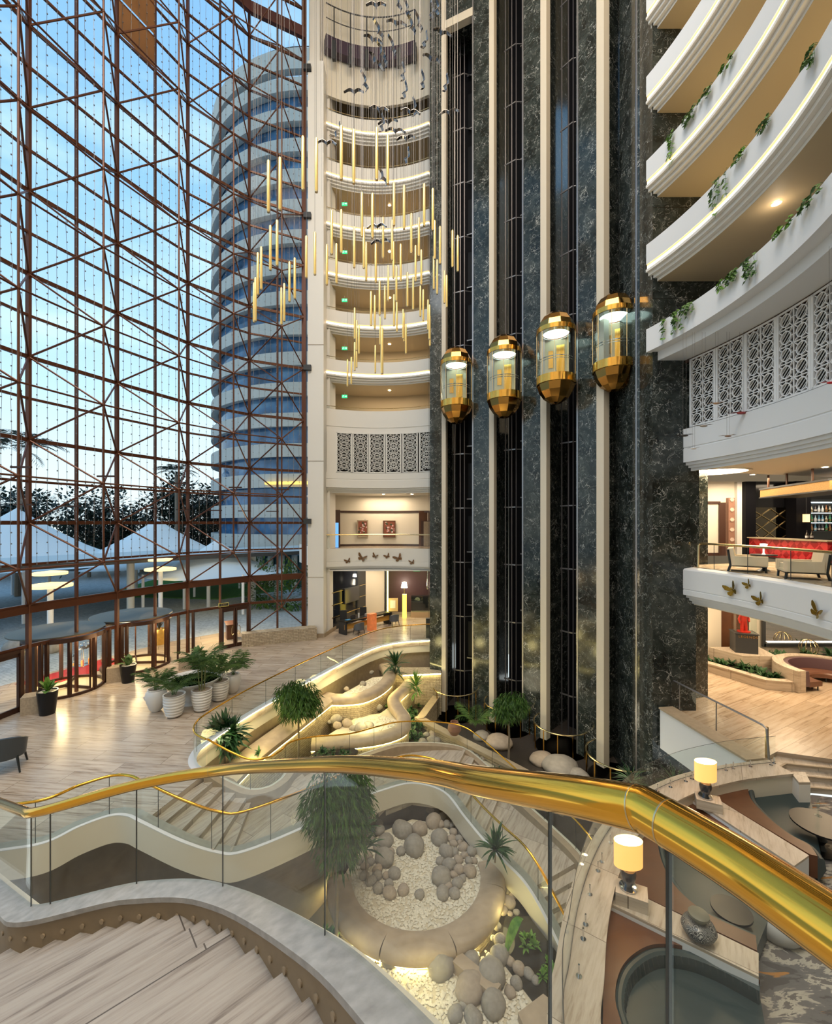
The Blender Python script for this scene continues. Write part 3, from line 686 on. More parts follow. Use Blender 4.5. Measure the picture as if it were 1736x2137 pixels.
# --- near staircase: rail measured along the photo's big brass tube ---
NEAR = [(1736, 1938, .66), (1550, 1812, .8), (1440, 1745, .90), (1345, 1690, 1.0), (1200, 1661, 1.17), (1000, 1630, 1.58), (871, 1607, 2.05), (678, 1595, 2.9), (465, 1607, 4.05), (285, 1638, 4.45), (105, 1688, 4.62), (60, 1697, 4.72), (0, 1675, 5.5), (-60, 1652, 6.6)]
nr = [P(*q) for q in NEAR]
first = P(1930, 2065, .56); more = nr[0]+(nr[0]-nr[1])*3
n1 = smooth([more, nr[0], nr[1], nr[2], nr[3]], 5); n2 = smooth(nr[3:12], 8); n3 = smooth(nr[11:], 6)
RAILP = n1[:-1]+n2[:-1]+n3
GH = 1.03
def drop(Y):
    T_ = [(0, 1.17), (2.4, 1.17), (2.87, 1.15), (4.0, 1.10), (4.45, 1.02), (9, 1.02)]
    for (a, x), (c, y) in zip(T_, T_[1:]):
        if Y <= c: return x+(y-x)*(Y-a)/(c-a)
    return 1.02
BASEP = [up(p, -drop(p.y)) for p in RAILP]
root = empty('stair_balustrade', tuple(BASEP[len(BASEP)//2]), label='thick polished brass handrail over frameless glass on the curved stone kerb of the upper staircase', cat='balustrade')
MB().tube(RAILP, .05, 20).build('handrail', m_brass, root)
for k in (3, 12):
    pass
for q, sc in ((1338, 1.0), (1388, 1.0), (452, 1.0), (63, 1.0)):
    i = min(range(len(RAILP)), key=lambda i: abs((RAILP[i].x/RAILP[i].y*F+U0)-q) if RAILP[i].y > .3 else 9e9)
    d = (RAILP[min(i+1, len(RAILP)-1)]-RAILP[max(i-1, 0)]).normalized()
    MB().tube([RAILP[i]-d*.002, RAILP[i]+d*.002], .0508, 20).build('weld_ring', m_brassdull, root)
JU = [1900, 1390, 1160, 678, 460, 284, 105, 66, -60]
Lr = length_at(BASEP)
def s_at_u(u):
    best = min(range(len(BASEP)), key=lambda i: abs(BASEP[i].x/max(.2, BASEP[i].y)*F+U0-u)); return Lr[best]
js = [s_at_u(u) for u in JU]; js[0] = max(0, js[0]-.3)
for s0, s1 in zip(js, js[1:]):
    n = max(2, int((s1-s0)/.1)+1); seg = [at_len(BASEP, s0+.006+(s1-s0-.012)*k/(n-1), Lr) for k in range(n)]
    MB().sweep(seg, [(.007, -.02), (.007, drop(seg[0].y)-.04), (-.007, drop(seg[0].y)-.04), (-.007, -.02)]).build('glass_panel', m_glass, root)
for s in js[1:-1]:
    p = at_len(BASEP, s, Lr); MB().bar(up(p, -.02), up(p, drop(p.y)-.04), .009, .009).build('joint_strip', m_dark, root)
LN = [p for p in BASEP]
st = empty('upper_staircase', tuple(BASEP[20]), label='broad curving travertine staircase dropping from the mezzanine with stone kerb and round fixing caps', cat='staircase')
MB().sweep(LN, [(-.03, -.05), (.20, -.05), (.20, 0), (-.03, 0)]).build('kerb_cap', M('blue_grey_kerb', (.36, .36, .365), .3, noise_amt=.5, noise_scale=10), st)
MB().sweep(LN, [(.02, -1.0), (.18, -1.0), (.18, -.05), (.02, -.05)]).build('kerb_face', M('kerb_face_stone', (.27, .205, .13), .5, noise_amt=.2, noise_scale=6), st)
MB().sweep(LN, [(-.16, -.20), (-.14, -.12), (-.05, -.10), (.0, -.10), (.0, -1.1), (-.12, -1.1)]).build('outer_ledge', m_cream, st)
Li = offset(LN, .18); LL = length_at(Li); s = 1.2
nrm = normals2(LN)
while s < LL[-1]-.3:
    p = at_len(Li, s, LL); q = at_len(Li, s+.05, LL); d = (q-p); d.z = 0; d.normalize(); n = Vector((-d.y, d.x, 0))
    MB().tube([up(p, -.19), up(p, -.19)+n*.012], .024, 12).build('fixing_cap', m_brownstone, st)
    s += .24
# treads: nosing ends on the kerb face, measured
NOS = [(700, 2150), (650, 2088), (597, 2034), (536, 1983), (478, 1941), (427, 1923), (375, 1905), (323, 1899), (274, 1893), (226, 1895), (173, 1901), (121, 1909), (73, 1919), (25, 1935), (-25, 1950), (-75, 1965)]
pts = []
for u, v in NOS:
    i = min(range(len(Li)), key=lambda i: abs(Li[i].x/Li[i].y*F+U0-u) if Li[i].y > .3 else 9e9)
    if 0 < i < len(Li)-1:
        a, c = Li[i-1], Li[i+1]; ua, uc = a.x/a.y*F+U0, c.x/c.y*F+U0; t = (u-ua)/(uc-ua) if abs(uc-ua) > .1 else .5
        p = a.lerp(c, max(0, min(1, t)))
    else: p = Li[i]
    pts.append(Vector((p.x, p.y, EYE-(v-V0)/F*p.y)))
for i in range(len(pts)):
    if i: pts[i].z = min(pts[i].z, pts[i-1].z-.11)
dirs = [Vector((-.76+.012*i, -.65-.012*i, 0)).normalized() for i in range(len(pts))]
W = 4.2
ext = [Vector((.27, .95, 5.84)), Vector((.08, 1.32, 5.66)), Vector((-.08, 1.66, 5.49)), Vector((-.22, 1.93, 5.32))]
pts = ext+pts; dirs = [dirs[0]]*4+dirs
for i in range(len(pts)-1):
    a, c = pts[i], pts[i+1]; da, dc = dirs[i], dirs[i+1]; z = a.z
    poly = [(a+da*-.1), (c+dc*-.1)-(c-a).normalized()*-.03, (c+dc*W), (a+da*W)]
    z1 = pts[i+1].z
    b = MB().prism([(p.x, p.y) for p in [a+da*-.08, c+(c-a).normalized()*.03+dc*-.08, c+dc*W, a+da*W]][::1], z1-.05, z1)
    b.build('tread', m_step, st)
    b = MB().prism([(p.x, p.y) for p in [a+da*-.08, c+dc*-.08, c+dc*W, a+da*W]], z1-.45, z1-.05)
    b.build('riser', m_step, st)
l0 = pts[0]
b = MB().prism([(l0.x, l0.y), ((l0+dirs[0]*W).x, (l0+dirs[0]*W).y), (-5, -4), (2.4, -4), (2.4, -.8), (1.2, -.5), (.55, .75)], 5.65, 6.0)
struct('floor_landing', b, m_step)

# --- garden stair ---
def stair_poly(a0, a1, b0, b1, z, m, nm, root):
    return MB().prism([(a0[0], a0[1]), (a1[0], a1[1]), (b1[0], b1[1]), (b0[0], b0[1])], z-.6, z).build(nm, m, root)
gs = empty('garden_staircase', (-4, 13, -1), label='pale travertine staircase winding down from the lobby around the sunken rock garden', cat='staircase')
A6 = [(-7.40, 11.35), (-6.75, 11.2), (-6.24, 11.1), (-5.75, 11.08), (-5.23, 11.15), (-4.82, 11.3)]
B6 = [(-6.5, 13.3), (-6.2, 13.4), (-5.89, 13.42), (-5.53, 13.42), (-5.21, 13.42), (-5.1, 13.45)]
for i in range(5): stair_poly(A6[i], A6[i+1], B6[i], B6[i+1], -.16*(i+1), m_step2, 'tread', gs)
MB().prism([A6[5], (-4.4, 11.4), (-3.15, 12.3), (-2.7, 13.0), (-4.05, 15.2), (-4.3, 14.9), (-4.4, 14.2), (-4.7, 13.75), B6[5]], -1.55, -.96).build('landing', m_step2, gs)
def run(a0, a1, b0, b1, n, z0):
    a0, a1, b0, b1 = [Vector((*p, 0)) for p in (a0, a1, b0, b1)]
    for i in range(n):
        stair_poly(a0.lerp(a1, i/n), a0.lerp(a1, (i+1)/n), b0.lerp(b1, i/n), b0.lerp(b1, (i+1)/n), z0-.16*(i+1), m_step2, 'tread', gs)
run((-2.7, 13.0), (-1.1, 15.75), (-4.05, 15.2), (-1.5, 18.2), 7, -.96)
MB().prism([(-1.1, 15.75), (-.15, 16.35), (1.06, 16.1), (2.2, 19.1), (1.07, 19.25), (0, 19.1), (-.9, 18.8), (-1.5, 18.2)], -2.9, -2.24).build('landing', m_step2, gs)
run((1.06, 16.1), (2.45, 14.1), (2.2, 19.1), (3.75, 16.8), 5, -2.24)
MB().prism([(2.45, 14.1), (2.83, 13.6), (3.35, 12.75), (5.25, 13.85), (4.8, 14.8), (3.75, 16.8)], -3.6, -3.05).build('landing', m_step2, gs)
run((3.35, 12.75), (4.35, 10.9), (5.25, 13.85), (6.6, 11.6), 8, -3.05)
# kerbs and fascias
MB().sweep(INNER, [(0, -.05), (.24, -.05), (.24, .09), (0, .09)]).build('kerb', M('grey_kerb', (.40, .39, .35), .4, noise_amt=.2, noise_scale=8), gs)
MB().sweep(INNER, [(-.10, -.62), (0, -.62), (0, .09), (-.10, .09)]).build('white_stringer', m_cream, gs)
MB().sweep(INNER, [(-.10, .085), (-.01, .085), (-.01, .105), (-.10, .105)]).build('stringer_cap', m_whitec, gs)
MB().sweep(OUTER, [(-.26, -.35), (-.02, -.35), (-.02, .13), (-.26, .13)]).build('kerb', m_brownstone, gs)
MB().sweep(OUTER, [(-.02, -1.1), (.06, -1.1), (.06, .14), (-.02, .14)]).build('white_stringer', m_cream, gs)
balustrade('garden_balustrade', [up(p, .09) for p in INNER], 'slender brass rail on clear glass along the garden stair edge over the round basin', step=1.5, rail_r=.036)
balustrade('garden_balustrade', [up(p, .13) for p in OUTER[1:]], 'slender brass rail on clear glass along the garden stair curve by the rock terraces', step=1.5, rail_r=.03, gh=.92)
balustrade('lobby_balustrade', [up(p, 0.0) for p in EDGE], 'long glass balustrade with thin brass rail along the lobby edge above the lit wall', gh=1.02, rail_r=.03, step=2.0)
struct('wall_garden', MB().sweep(EDGE, [(-.02, -.78), (-.02, -.02), (-.16, -.02), (-.16, -.78)]), m_cream)
struct('trim_51', MB().sweep(EDGE, [(-.16, 0.0), (.09, 0.0), (.09, .03), (-.16, .03)]), m_whitec)
struct('trim_52', MB().sweep(offset(EDGE, .0), [(.03, -.03), (.06, -.03), (.06, 0), (.03, 0)]), emis('wall_wash_led', (1, .90, .55), 26))
# dark wall below stringer (inner well side) and behind the lobby wall
struct('wall_well', MB().sweep([p for p in INNER if p.x < -.5 or True], [(.25, -4.2), (.25, -.58), (.5, -.58), (.5, -4.2)]) if False else MB().strip([Vector((p.x, p.y, -4.0)) for p in offset(INNER, .3)], [up(p, -.55) for p in offset(INNER, .3)]), M('well_render', (.16, .125, .095), .7, noise_amt=.3, noise_scale=3))
struct('wall_well', MB().strip([Vector((p.x, p.y, -4.0)) for p in offset(EDGE, -.2)], [up(p, -.6) for p in offset(EDGE, -.2)]), m_brownstone)
struct('wall_well', MB().strip([Vector((p.x, p.y, -4.0)) for p in offset(OUTER, -.1)], [up(p, -.3) for p in offset(OUTER, -.1)]), m_rockrim)

def rim(path, w, drop, label, name='terrace_wall', side=1, led=True, h=.34, cat='garden wall', closed=False, zbase=None):
    """bullnosed rock coping on a split-stone wall with a light line tucked under the lip; side=+1: lit face on the left of the path"""
    root = empty(name, tuple(path[len(path)//2]), label=label, cat=cat)
    s = side
    cop = [(-s*w/2, -h), (-s*w/2, -.08), (-s*w*.42, -.01), (-s*w*.2, .02), (s*w*.2, .02), (s*w*.38, -.03), (s*w/2, -.12), (s*w/2, -h+.06), (s*w*.46, -h)]
    if s < 0: cop = cop[::-1]
    MB().sweep(path, cop, closed=closed).build('coping', m_rockrim, root, sharp=.9)
    o = s*(w/2-.12)
    pr = [(-s*w*.3, -drop), (-s*w*.3, -h), (o, -h), (o, -drop)]
    if s < 0: pr = pr[::-1]
    MB().sweep(path, pr, closed=closed).build('stone_face', m_clad, root)
    if led:
        o2 = s*(w/2-.10); pr = [(o2-s*.02, -h-.05), (o2+s*.03, -h-.05), (o2+s*.03, -h-.005), (o2-s*.02, -h-.005)]
        MB().sweep(path, pr, closed=closed).build('light_strip', m_led, root)
    return root
# long bench wall parallel to the lobby edge, then the curved upper pond rim
BEN = smooth([Z(468, 1622, -1.25), Z(521, 1572, -1.22), Z(600, 1513, -1.2), Z(690, 1446, -1.2)], 6)
rim(BEN, .95, 2.8, 'long brown rock bench wall with a lit stone face running beside the lobby wall', side=-1)
UP = smooth([Z(692, 1452, -1.2), Z(722, 1452, -1.22), Z(756, 1448, -1.22), Z(790, 1432, -1.22), Z(812, 1410, -1.22), Z(806, 1388, -1.22), Z(786, 1376, -1.2), Z(800, 1362, -1.15), Z(838, 1352, -1.1), Z(890, 1349, -1.1)], 6)
rim(UP, .75, 2.6, 'S-shaped rock rim of the upper gravel pool with glowing underside', side=-1)
SW = smooth([Z(861, 1404, -1.7), Z(857, 1416, -1.72), Z(842, 1434, -1.75), Z(822, 1454, -1.8), Z(829, 1472, -1.85), Z(842, 1490, -2.0), Z(840, 1512, -2.05), Z(815, 1526, -2.1), Z(770, 1536, -2.12), Z(700, 1542, -2.12), Z(650, 1545, -2.1)], 6)
rim(SW, .7, 1.9, 'snaking rock rim around the middle gravel terrace with split stone faces', side=1)
# back stone wall behind the dracaena
struct('wall_cascade', MB().prism([(-1.6, 26.2), (1.55, 26.5), (1.55, 27.6), (-1.6, 27.6)], -4, -1.45), m_clad)
struct('trim_53', MB().bar(Vector((-.8, 26.12, -1.46)), Vector((1.5, 26.42, -1.46)), .05, .04), m_led)
def patch(poly, z, name, m=m_gravel, h=.12): return struct(name, MB().prism(poly, z-h, z), m)
UPG = [(p.x, p.y) for p in UP[:40]]
patch([(p.x, p.y) for p in UP[:44]]+[(-1.6, 26.0), (-2.6, 25.7), (-4.4, 22.5), (-4.6, 21.9)], -1.42, 'ground_upper_pool')
patch([(p.x, p.y) for p in SW[12:]]+[(-4.0, 20.9), (-3.0, 22.6), (-1.9, 22.9)], -2.32, 'ground_middle_pool')
# planting strips
patch([(-7.3, 14.6), (-6.7, 14.2), (-6.55, 15.4), (-5.9, 17.6), (-4.5, 22.4), (-5.2, 21.4), (-6.8, 17.6)], -1.5, 'ground_bench_bed', m_soil)
patch([(-5.2, 16.6), (-3.4, 17.2), (-2.6, 19.4), (-4.0, 20.9), (-4.3, 20.3)], -2.45, 'ground_tree_bed', m_soil)
patch([(-1.5, 26.2), (1.4, 26.3), (.2, 24.6), (.7, 22.4), (-.4, 20.6), (-.8, 22.3), (-1.6, 23.6)], -3.3, 'ground_fern_bed', m_soil)
patch([(-.6, 21.6), (.9, 22.3), (2.8, 20.9), (4.8, 18.4), (3.2, 18.6), (1.2, 19.5), (-.7, 19.2), (-1.8, 18.4), (-2.6, 18.6)], -3.42, 'ground_rock_pool')
# low planter wall dividing garden and lifts
PW = smooth([Vector((1.25, 26.3, -2.75)), Vector((.35, 23.9, -2.85)), Vector((.30, 23.6, -2.9)), Vector((2.3, 21.6, -3.05)), Vector((4.2, 19.6, -3.1)), Vector((6.0, 17.4, -3.1))], 5)
pw = empty('planter_wall', tuple(PW[10]), label='low stone-capped wall between the rock pool and the lift pits', cat='garden wall')
MB().sweep(PW, [(-.22, -.14), (.22, -.14), (.22, 0), (-.22, 0)]).build('cap', m_brownstone, pw)
MB().sweep(PW, [(-.17, -1.2), (.17, -1.2), (.17, -.14), (-.17, -.14)]).build('wall_face', m_clad, pw)

# --- round basin ---
BX, BY, BZ, BRAD = .0, 13.75, -3.25, 2.55
bs_ = empty('stone_basin', (BX, BY, BZ), label='round rock basin filled with cream gravel and boulders, glowing under its rim', cat='basin')
segs = [(186, 250), (250.5, 292), (292.5, 345), (345.5, 368)]
for a0, a1 in segs:
    pth = [Vector((BX+BRAD*math.cos(R2(a)), BY+BRAD*math.sin(R2(a)), BZ)) for a in [a0+(a1-a0)*k/12 for k in range(13)]]
    w = .85
    MB().sweep(pth, [(w*.6, -.3), (w*.6, -.03), (w*.45, .03), (-.0, .04), (-.16, .0), (-.24, -.10), (-.24, -.26), (-.2, -.32)]).build('rim_slab', m_rockrim, bs_, sharp=.9)
pth = [Vector((BX+BRAD*math.cos(R2(a)), BY+BRAD*math.sin(R2(a)), BZ)) for a in range(180, 376, 5)]
MB().sweep(pth, [(.3, -1.0), (.3, -.30), (-.10, -.30), (-.10, -1.0)]).build('stone_face', m_clad, bs_)
MB().sweep(pth, [(-.15, -.39), (-.10, -.39), (-.10, -.33), (-.15, -.33)]).build('light_strip', m_led, bs_)
pool = [(BX+(BRAD-.3)*math.cos(R2(a)), BY+(BRAD-.3)*math.sin(R2(a))) for a in range(180, 366, 6)]
MB().prism(pool+[(2.3, 14.2), (1.6, 15.3), (.9, 16.0), (-.15, 16.25), (-1.2, 15.6), (-2.0, 14.5)], -4, BZ-.12).build('gravel_bed', m_gravel, bs_)
LZ = -3.72
patch([(-2.6, 11.9), (-1.8, 11.2), (1.6, 11.3), (2.6, 11.9), (3.3, 10.2), (3.2, 7.5), (-1, 7.5), (-2.8, 9.5)], LZ, 'ground_lower_gravel', h=.25)
struct('floor_water', MB().prism([(2.6, 12.6), (3.3, 12.6), (4.0, 11.0), (3.9, 9.6), (2.9, 10.2), (2.2, 11.4)], LZ+.0, LZ+.03), M('dark_pond_water', (.03, .026, .018), .05))
thing('stone_slab', MB().prism([(2.35, 9.95), (3.05, 10.35), (3.9, 9.6), (4.0, 7.6), (1.9, 7.6), (1.8, 8.9), (2.5, 9.4)], LZ, LZ+.22), m_rockrim, 'large pale stone slab at the pond edge behind the upright glass joint', 'slab')
thing('stone_bench', MB().bar(Vector((1.05, 11.15, LZ+.16)), Vector((1.95, 10.35, LZ+.16)), .34, .3), m_rockrim, 'short square stone beam lying in the gravel below the round basin', 'stone beam')

# --- pebbles (uncountable) ---
def pebbles(name, label, regions, n, r, seed):
    g = random.Random(seed); b = MB()
    for _ in range(n):
        x, y, z, ok = regions(g)
        if not ok: continue
        s = r*g.uniform(.6, 1.3); M3 = Matrix.Rotation(g.uniform(0, 6.3), 3, 'Z') @ Matrix.Diagonal((1, .75, .55))
        vs = [Vector((1, 0, 0)), Vector((-1, 0, 0)), Vector((0, 1, 0)), Vector((0, -1, 0)), Vector((0, 0, 1)), Vector((.6, .6, .6)), Vector((-.6, .6, .6)), Vector((-.6, -.6, .6)), Vector((.6, -.6, .6))]
        b.add([M3 @ v*s+Vector((x, y, z)) for v in vs], [(0, 2, 5), (2, 1, 6), (1, 3, 7), (3, 0, 8), (0, 5, 8), (2, 6, 5), (1, 7, 6), (3, 8, 7), (4, 8, 5), (4, 5, 6), (4, 6, 7), (4, 7, 8)])
    o = b.build(name, m_pebble); tag(o, label, 'gravel', kind='stuff')
def inpoly(poly):
    xs = [p[0] for p in poly]; ys = [p[1] for p in poly]
    def f(g, z=0):
        x, y = g.uniform(min(xs), max(xs)), g.uniform(min(ys), max(ys)); c = False; n = len(poly)
        for i in range(n):
            x1, y1 = poly[i-1]; x2, y2 = poly[i]
            if (y1 > y) != (y2 > y) and x < (x2-x1)*(y-y1)/(y2-y1)+x1: c = not c
        return x, y, c
    return f
def reg(poly, z):
    f = inpoly(poly)
    def h(g): x, y, c = f(g); return x, y, z, c
    return h
pebbles('gravel', 'cream pebbles covering the round basin', reg(pool+[(2.2, 14.2), (1.5, 15.2), (.9, 15.8), (-.15, 16.1), (-1.1, 15.4), (-1.9, 14.5)], BZ-.11), 5200, .05, 1)
pebbles('gravel', 'cream pebbles spread on the lower garden floor before the basin', reg([(-1.9, 11.5), (-1.6, 10.6), (0, 9.9), (1.9, 8.0), (3.2, 9.6), (2.6, 10.6), (1.9, 11.6), (0, 11.2)], LZ+.01), 4200, .05, 2)
pebbles('gravel', 'pebbles on the middle terrace pool', reg([(-3.4, 19.9), (-.9, 20.7), (-.9, 22.0), (-1.9, 22.7), (-3.0, 22.3)], -2.31), 2600, .055, 3)
pebbles('gravel', 'pebbles on the upper terrace pool', reg([(-4.4, 22.2), (-2.2, 23.4), (-1.9, 25.6), (-2.6, 25.5)], -1.41), 1600, .06, 4)
pebbles('gravel', 'pebbles between boulders of the rock pool behind the stair', reg([(-.6, 20.3), (.9, 21.2), (2.8, 20.4), (2.6, 19.2), (1.2, 19.6), (-.3, 19.3)], -3.41), 1500, .055, 5)

# --- boulders ---
def rockmesh(seed, sub=3):
    bm = bmesh.new(); bmesh.ops.create_icosphere(bm, subdivisions=sub, radius=1)
    g = random.Random(seed); o = Vector((g.random()*50, g.random()*50, g.random()*50)); sx, sy, sz = g.uniform(.9, 1.15), g.uniform(.8, 1.0), g.uniform(.7, .85)
    for v in bm.verts:
        k = 1+.16*noise.noise(v.co*1.1+o)+.05*noise.noise(v.co*3+o); v.co = Vector((v.co.x*sx, v.co.y*sy, v.co.z*sz))*k
    me = D.meshes.new('boulder'); bm.to_mesh(me); bm.free(); me.polygons.foreach_set('use_smooth', [True]*len(me.polygons)); return me
ROCKS = [rockmesh(i) for i in range(6)]; 
for i, me in enumerate(ROCKS): me.materials.append(m_rock if i % 3 else m_rockb)
RN = 0
def boulders(lst, sx, sy, sc, z, where, group, cat='boulder', up_k=.35):
    """lst: (x, y, r) in crop pixels; all rest on the ground at height z"""
    global RN
    items = []
    for x, y, r in lst:
        u = sx+x/sc; v = sy+y/sc; p = Z(u, v, z+.0); R = r/sc/F*p.y*1.12
        zc = z+R*up_k
        p = Z(u, v, zc); items.append((p, R))
    items.sort(key=lambda q: -q[1])
    for i, (p, R) in enumerate(items):
        RN += 1; o = D.objects.new('boulder', ROCKS[RN % 6]); COL.objects.link(o); o.location = p; o.scale = (R, R, R); o.rotation_euler = (rnd.uniform(-.2, .2), rnd.uniform(-.2, .2), rnd.uniform(0, 6.3))
        size = 'big' if R > .33 else 'medium' if R > .2 else 'small'
        tag(o, f'{size} rounded {"grey" if RN % 3 else "tan"} boulder {where}, {ORD(i+1)} largest there', cat, group)
c0 = (600, 1580, 2.67)
boulders([(810, 240, 28), (850, 262, 30), (795, 285, 28), (820, 290, 20), (905, 310, 27), (960, 335, 22), (812, 355, 42), (865, 325, 18), (850, 372, 22), (888, 372, 22), (932, 355, 22), (955, 380, 22), (995, 378, 20), (848, 450, 45), (925, 418, 22), (968, 418, 17), (915, 455, 22), (915, 380, 15), (955, 455, 22), (960, 473, 14), (1000, 440, 20), (925, 480, 20), (978, 502, 26), (1025, 525, 28), (930, 530, 26), (985, 548, 20), (952, 572, 26), (1010, 578, 22), (1040, 578, 18), (900, 598, 35), (955, 628, 30), (1015, 635, 36), (925, 655, 20), (975, 675, 22), (945, 702, 28), (855, 665, 55), (893, 718, 24), (930, 757, 30), (865, 757, 34), (885, 525, 35), (850, 580, 24), (1020, 410, 18), (1045, 440, 18), (1030, 470, 18), (1050, 500, 16)], *c0, BZ-.1, 'in the basin pile by the stair', 'boulders of the basin, stair side')
boulders([(705, 495, 60), (640, 405, 48), (735, 400, 42), (630, 525, 26), (735, 765, 26), (575, 525, 20)], *c0, BZ-.1, 'on the open gravel mid-basin', 'boulders in the middle of the basin')
boulders([(545, 310, 30), (510, 405, 30), (460, 450, 30), (545, 470, 40), (500, 370, 28), (495, 500, 20), (540, 560, 55), (450, 548, 24), (462, 585, 20), (500, 625, 26), (425, 660, 26), (465, 690, 26), (500, 660, 28), (548, 660, 20), (565, 705, 24), (505, 730, 28), (568, 755, 36), (645, 740, 32), (595, 650, 35), (430, 610, 22), (400, 575, 24)], *c0, BZ-.1, 'in the basin pile by the tree', 'boulders of the basin, tree side')
boulders([(425, 975, 30), (470, 1045, 48), (585, 1090, 62), (850, 1155, 72), (955, 1060, 52), (1020, 1140, 52), (1180, 1105, 50), (1135, 1210, 80), (1015, 1290, 75), (1145, 1375, 72), (1240, 1140, 26), (1288, 1180, 34), (1345, 1210, 28), (1275, 1260, 32), (1380, 1245, 24), (1240, 1310, 30), (935, 1430, 45), (1035, 1450, 45), (985, 1385, 30)], *c0, LZ, 'on the gravel in front of the round basin', 'boulders on the lower gravel')
boulders([(1185, 730, 36), (1230, 745, 20), (1255, 775, 20), (1180, 800, 30), (1230, 810, 36), (1200, 855, 26), (1275, 865, 16), (1240, 875, 16), (1165, 940, 24), (1180, 1015, 28), (1215, 1060, 22), (1145, 1010, 16)], *c0, LZ, 'between basin wall and white stringer', 'boulders beside the dark pond')
boulders([(930, 220, 16), (960, 212, 22), (970, 268, 28), (1030, 285, 30), (1110, 225, 28), (1095, 270, 28), (1130, 275, 24), (1060, 240, 24), (1250, 275, 18), (1285, 305, 20), (1325, 320, 26), (1350, 360, 24), (1385, 340, 24), (1400, 380, 16), (1425, 370, 18), (1435, 398, 16), (1100, 245, 20)], 560, 1460, 3.215, -3.42, 'in the rock pool behind the garden stair', 'boulders of the rock pool')
boulders([(1040, 640, 20), (1075, 675, 40), (1195, 645, 18), (1150, 700, 35), (1240, 730, 38), (1300, 715, 30), (1080, 715, 30), (1190, 735, 25), (1365, 590, 30), (1030, 690, 18)], 380, 1300, 3.338, -2.32, 'on the middle gravel terrace', 'boulders of the middle terrace')
boulders([(1260, 425, 20), (1145, 460, 18), (1320, 345, 16)], 380, 1300, 3.338, -1.42, 'on the upper gravel pool', 'boulders of the upper pool')
# ================= PLANTS =================
def rosette(mb, c, n, L, w, g, tilt=(0, 70), droop=.5, seg=4):
    """strap leaves fanning from c; each leaf a bent strip"""
    c = Vector(c)
    for i in range(n):
        a = g.uniform(0, 2*PI); e = R2(90-g.uniform(*tilt)); l = L*g.uniform(.7, 1.1)
        d = Vector((math.cos(a)*math.cos(e), math.sin(a)*math.cos(e), math.sin(e))); sd = Vector((-math.sin(a), math.cos(a), 0)); pts = []
        p = c.copy(); dd = d.copy(); vs = []; ww = w*g.uniform(.8, 1.15)
        for k in range(seg+1):
            t = k/seg; wk = ww*math.sin(PI*min(.98, t*.85+.12))
            vs += [p+sd*wk+Vector((0, 0, .25*wk)), p.copy(), p-sd*wk+Vector((0, 0, .25*wk))]
            p = p+dd*(l/seg); dd = (dd+Vector((0, 0, -droop/seg*1.6))).normalized()
        fs = []
        for k in range(seg):
            q = 3*k; fs += [(q, q+1, q+4, q+3), (q+1, q+2, q+5, q+4)]
        mb.add(vs, fs)
    return mb
def frond(mb, c, a, L, g, lift=1.0, leaflet=.32, n=16, arch=1.5):
    c = Vector(c); d = Vector((math.cos(a)*.45, math.sin(a)*.45, lift)).normalized(); p = c.copy(); sd0 = Vector((-math.sin(a), math.cos(a), 0)); stem = [p.copy()]
    for k in range(n):
        p = p+d*(L/n); d = (d+Vector((math.cos(a)*.03, math.sin(a)*.03, -arch/n))).normalized(); stem.append(p.copy())
        if k > 2:
            t = k/n; ll = leaflet*L*(math.sin(PI*(.15+.8*t)))
            for s in (1, -1):
                ld = (sd0*s*.8+d*.75+Vector((0, 0, -.15+g.uniform(-.1, .1)))).normalized(); w = .007*L+.004
                q = p+ld*ll*.55; r = p+ld*ll+Vector((0, 0, -.14*ll)); wd = d*w
                mb.add([p, q+wd, r, q-wd], [(0, 1, 2), (0, 2, 3)])
    mb.tube(stem, .008, 4, r2=.003); return mb
def ficus_crown(seed, n=1500, L=.24, w=.020):
    g = random.Random(seed); b = MB()
    lobes = [(Vector((g.uniform(-.5, .5), g.uniform(-.5, .5), g.uniform(-.45, .55))), g.uniform(.45, .62)) for _ in range(14)]
    for _ in range(n):
        lc, lr = g.choice(lobes); v = Vector((g.gauss(0, 1), g.gauss(0, 1), g.gauss(0, 1))).normalized()*lr*(g.random()**.35)
        p = lc+v; d = Vector((v.x*1.4+g.uniform(-.4, .4), v.y*1.4+g.uniform(-.4, .4), -.75+g.uniform(-.5, .5))).normalized()
        sd = d.cross(Vector((g.uniform(-1, 1), g.uniform(-1, 1), 1))).normalized(); l = L*g.uniform(.7, 1.2)
        b.add([p, p+d*l*.4+sd*w, p+d*l+Vector((0, 0, -.05)), p+d*l*.4-sd*w], [(0, 1, 2), (0, 2, 3)])
    return b
def tree_std(name, base, cz, R, label, seed, sz=1.0, n=4600):
    root = empty(name, tuple(base), label=label, cat='tree')
    t = MB(); c = Vector((base.x, base.y, cz))
    t.tube([base, base.lerp(c, .5)+Vector((.03, -.02, 0)), c], .055, 8, r2=.035)
    for k in range(6):
        a = k*1.05; t.tube([c-Vector((0, 0, R*.5)), c+Vector((math.cos(a)*R*.5, math.sin(a)*R*.5, R*.25))], .022, 5, r2=.008)
    t.build('trunk', m_trunk, root)
    b = ficus_crown(seed, n, L=.27/R*.9 if R > 0 else .2, w=.024/R*.9); b.v = [(c.x+x*R, c.y+y*R, c.z+z*R*sz) for x, y, z in b.v]
    b.build('foliage', m_ficus, root, flat=True)
    return root
tree_std('standard_ficus_tree', Z(622, 1580, -2.5), EYE-(1464-V0)/F*19.0, .98, 'round-headed narrow-leaved fig tree growing beside the lit bench wall on the lobby side', 1, .95)
pb = P(1061, 1600, 20.3); tree_std('standard_ficus_tree', Vector((pb.x, pb.y, -3.6)), EYE-(1478-V0)/F*20.3, .88, 'round-headed narrow-leaved fig tree standing in front of the second lift shaft', 2, .95)
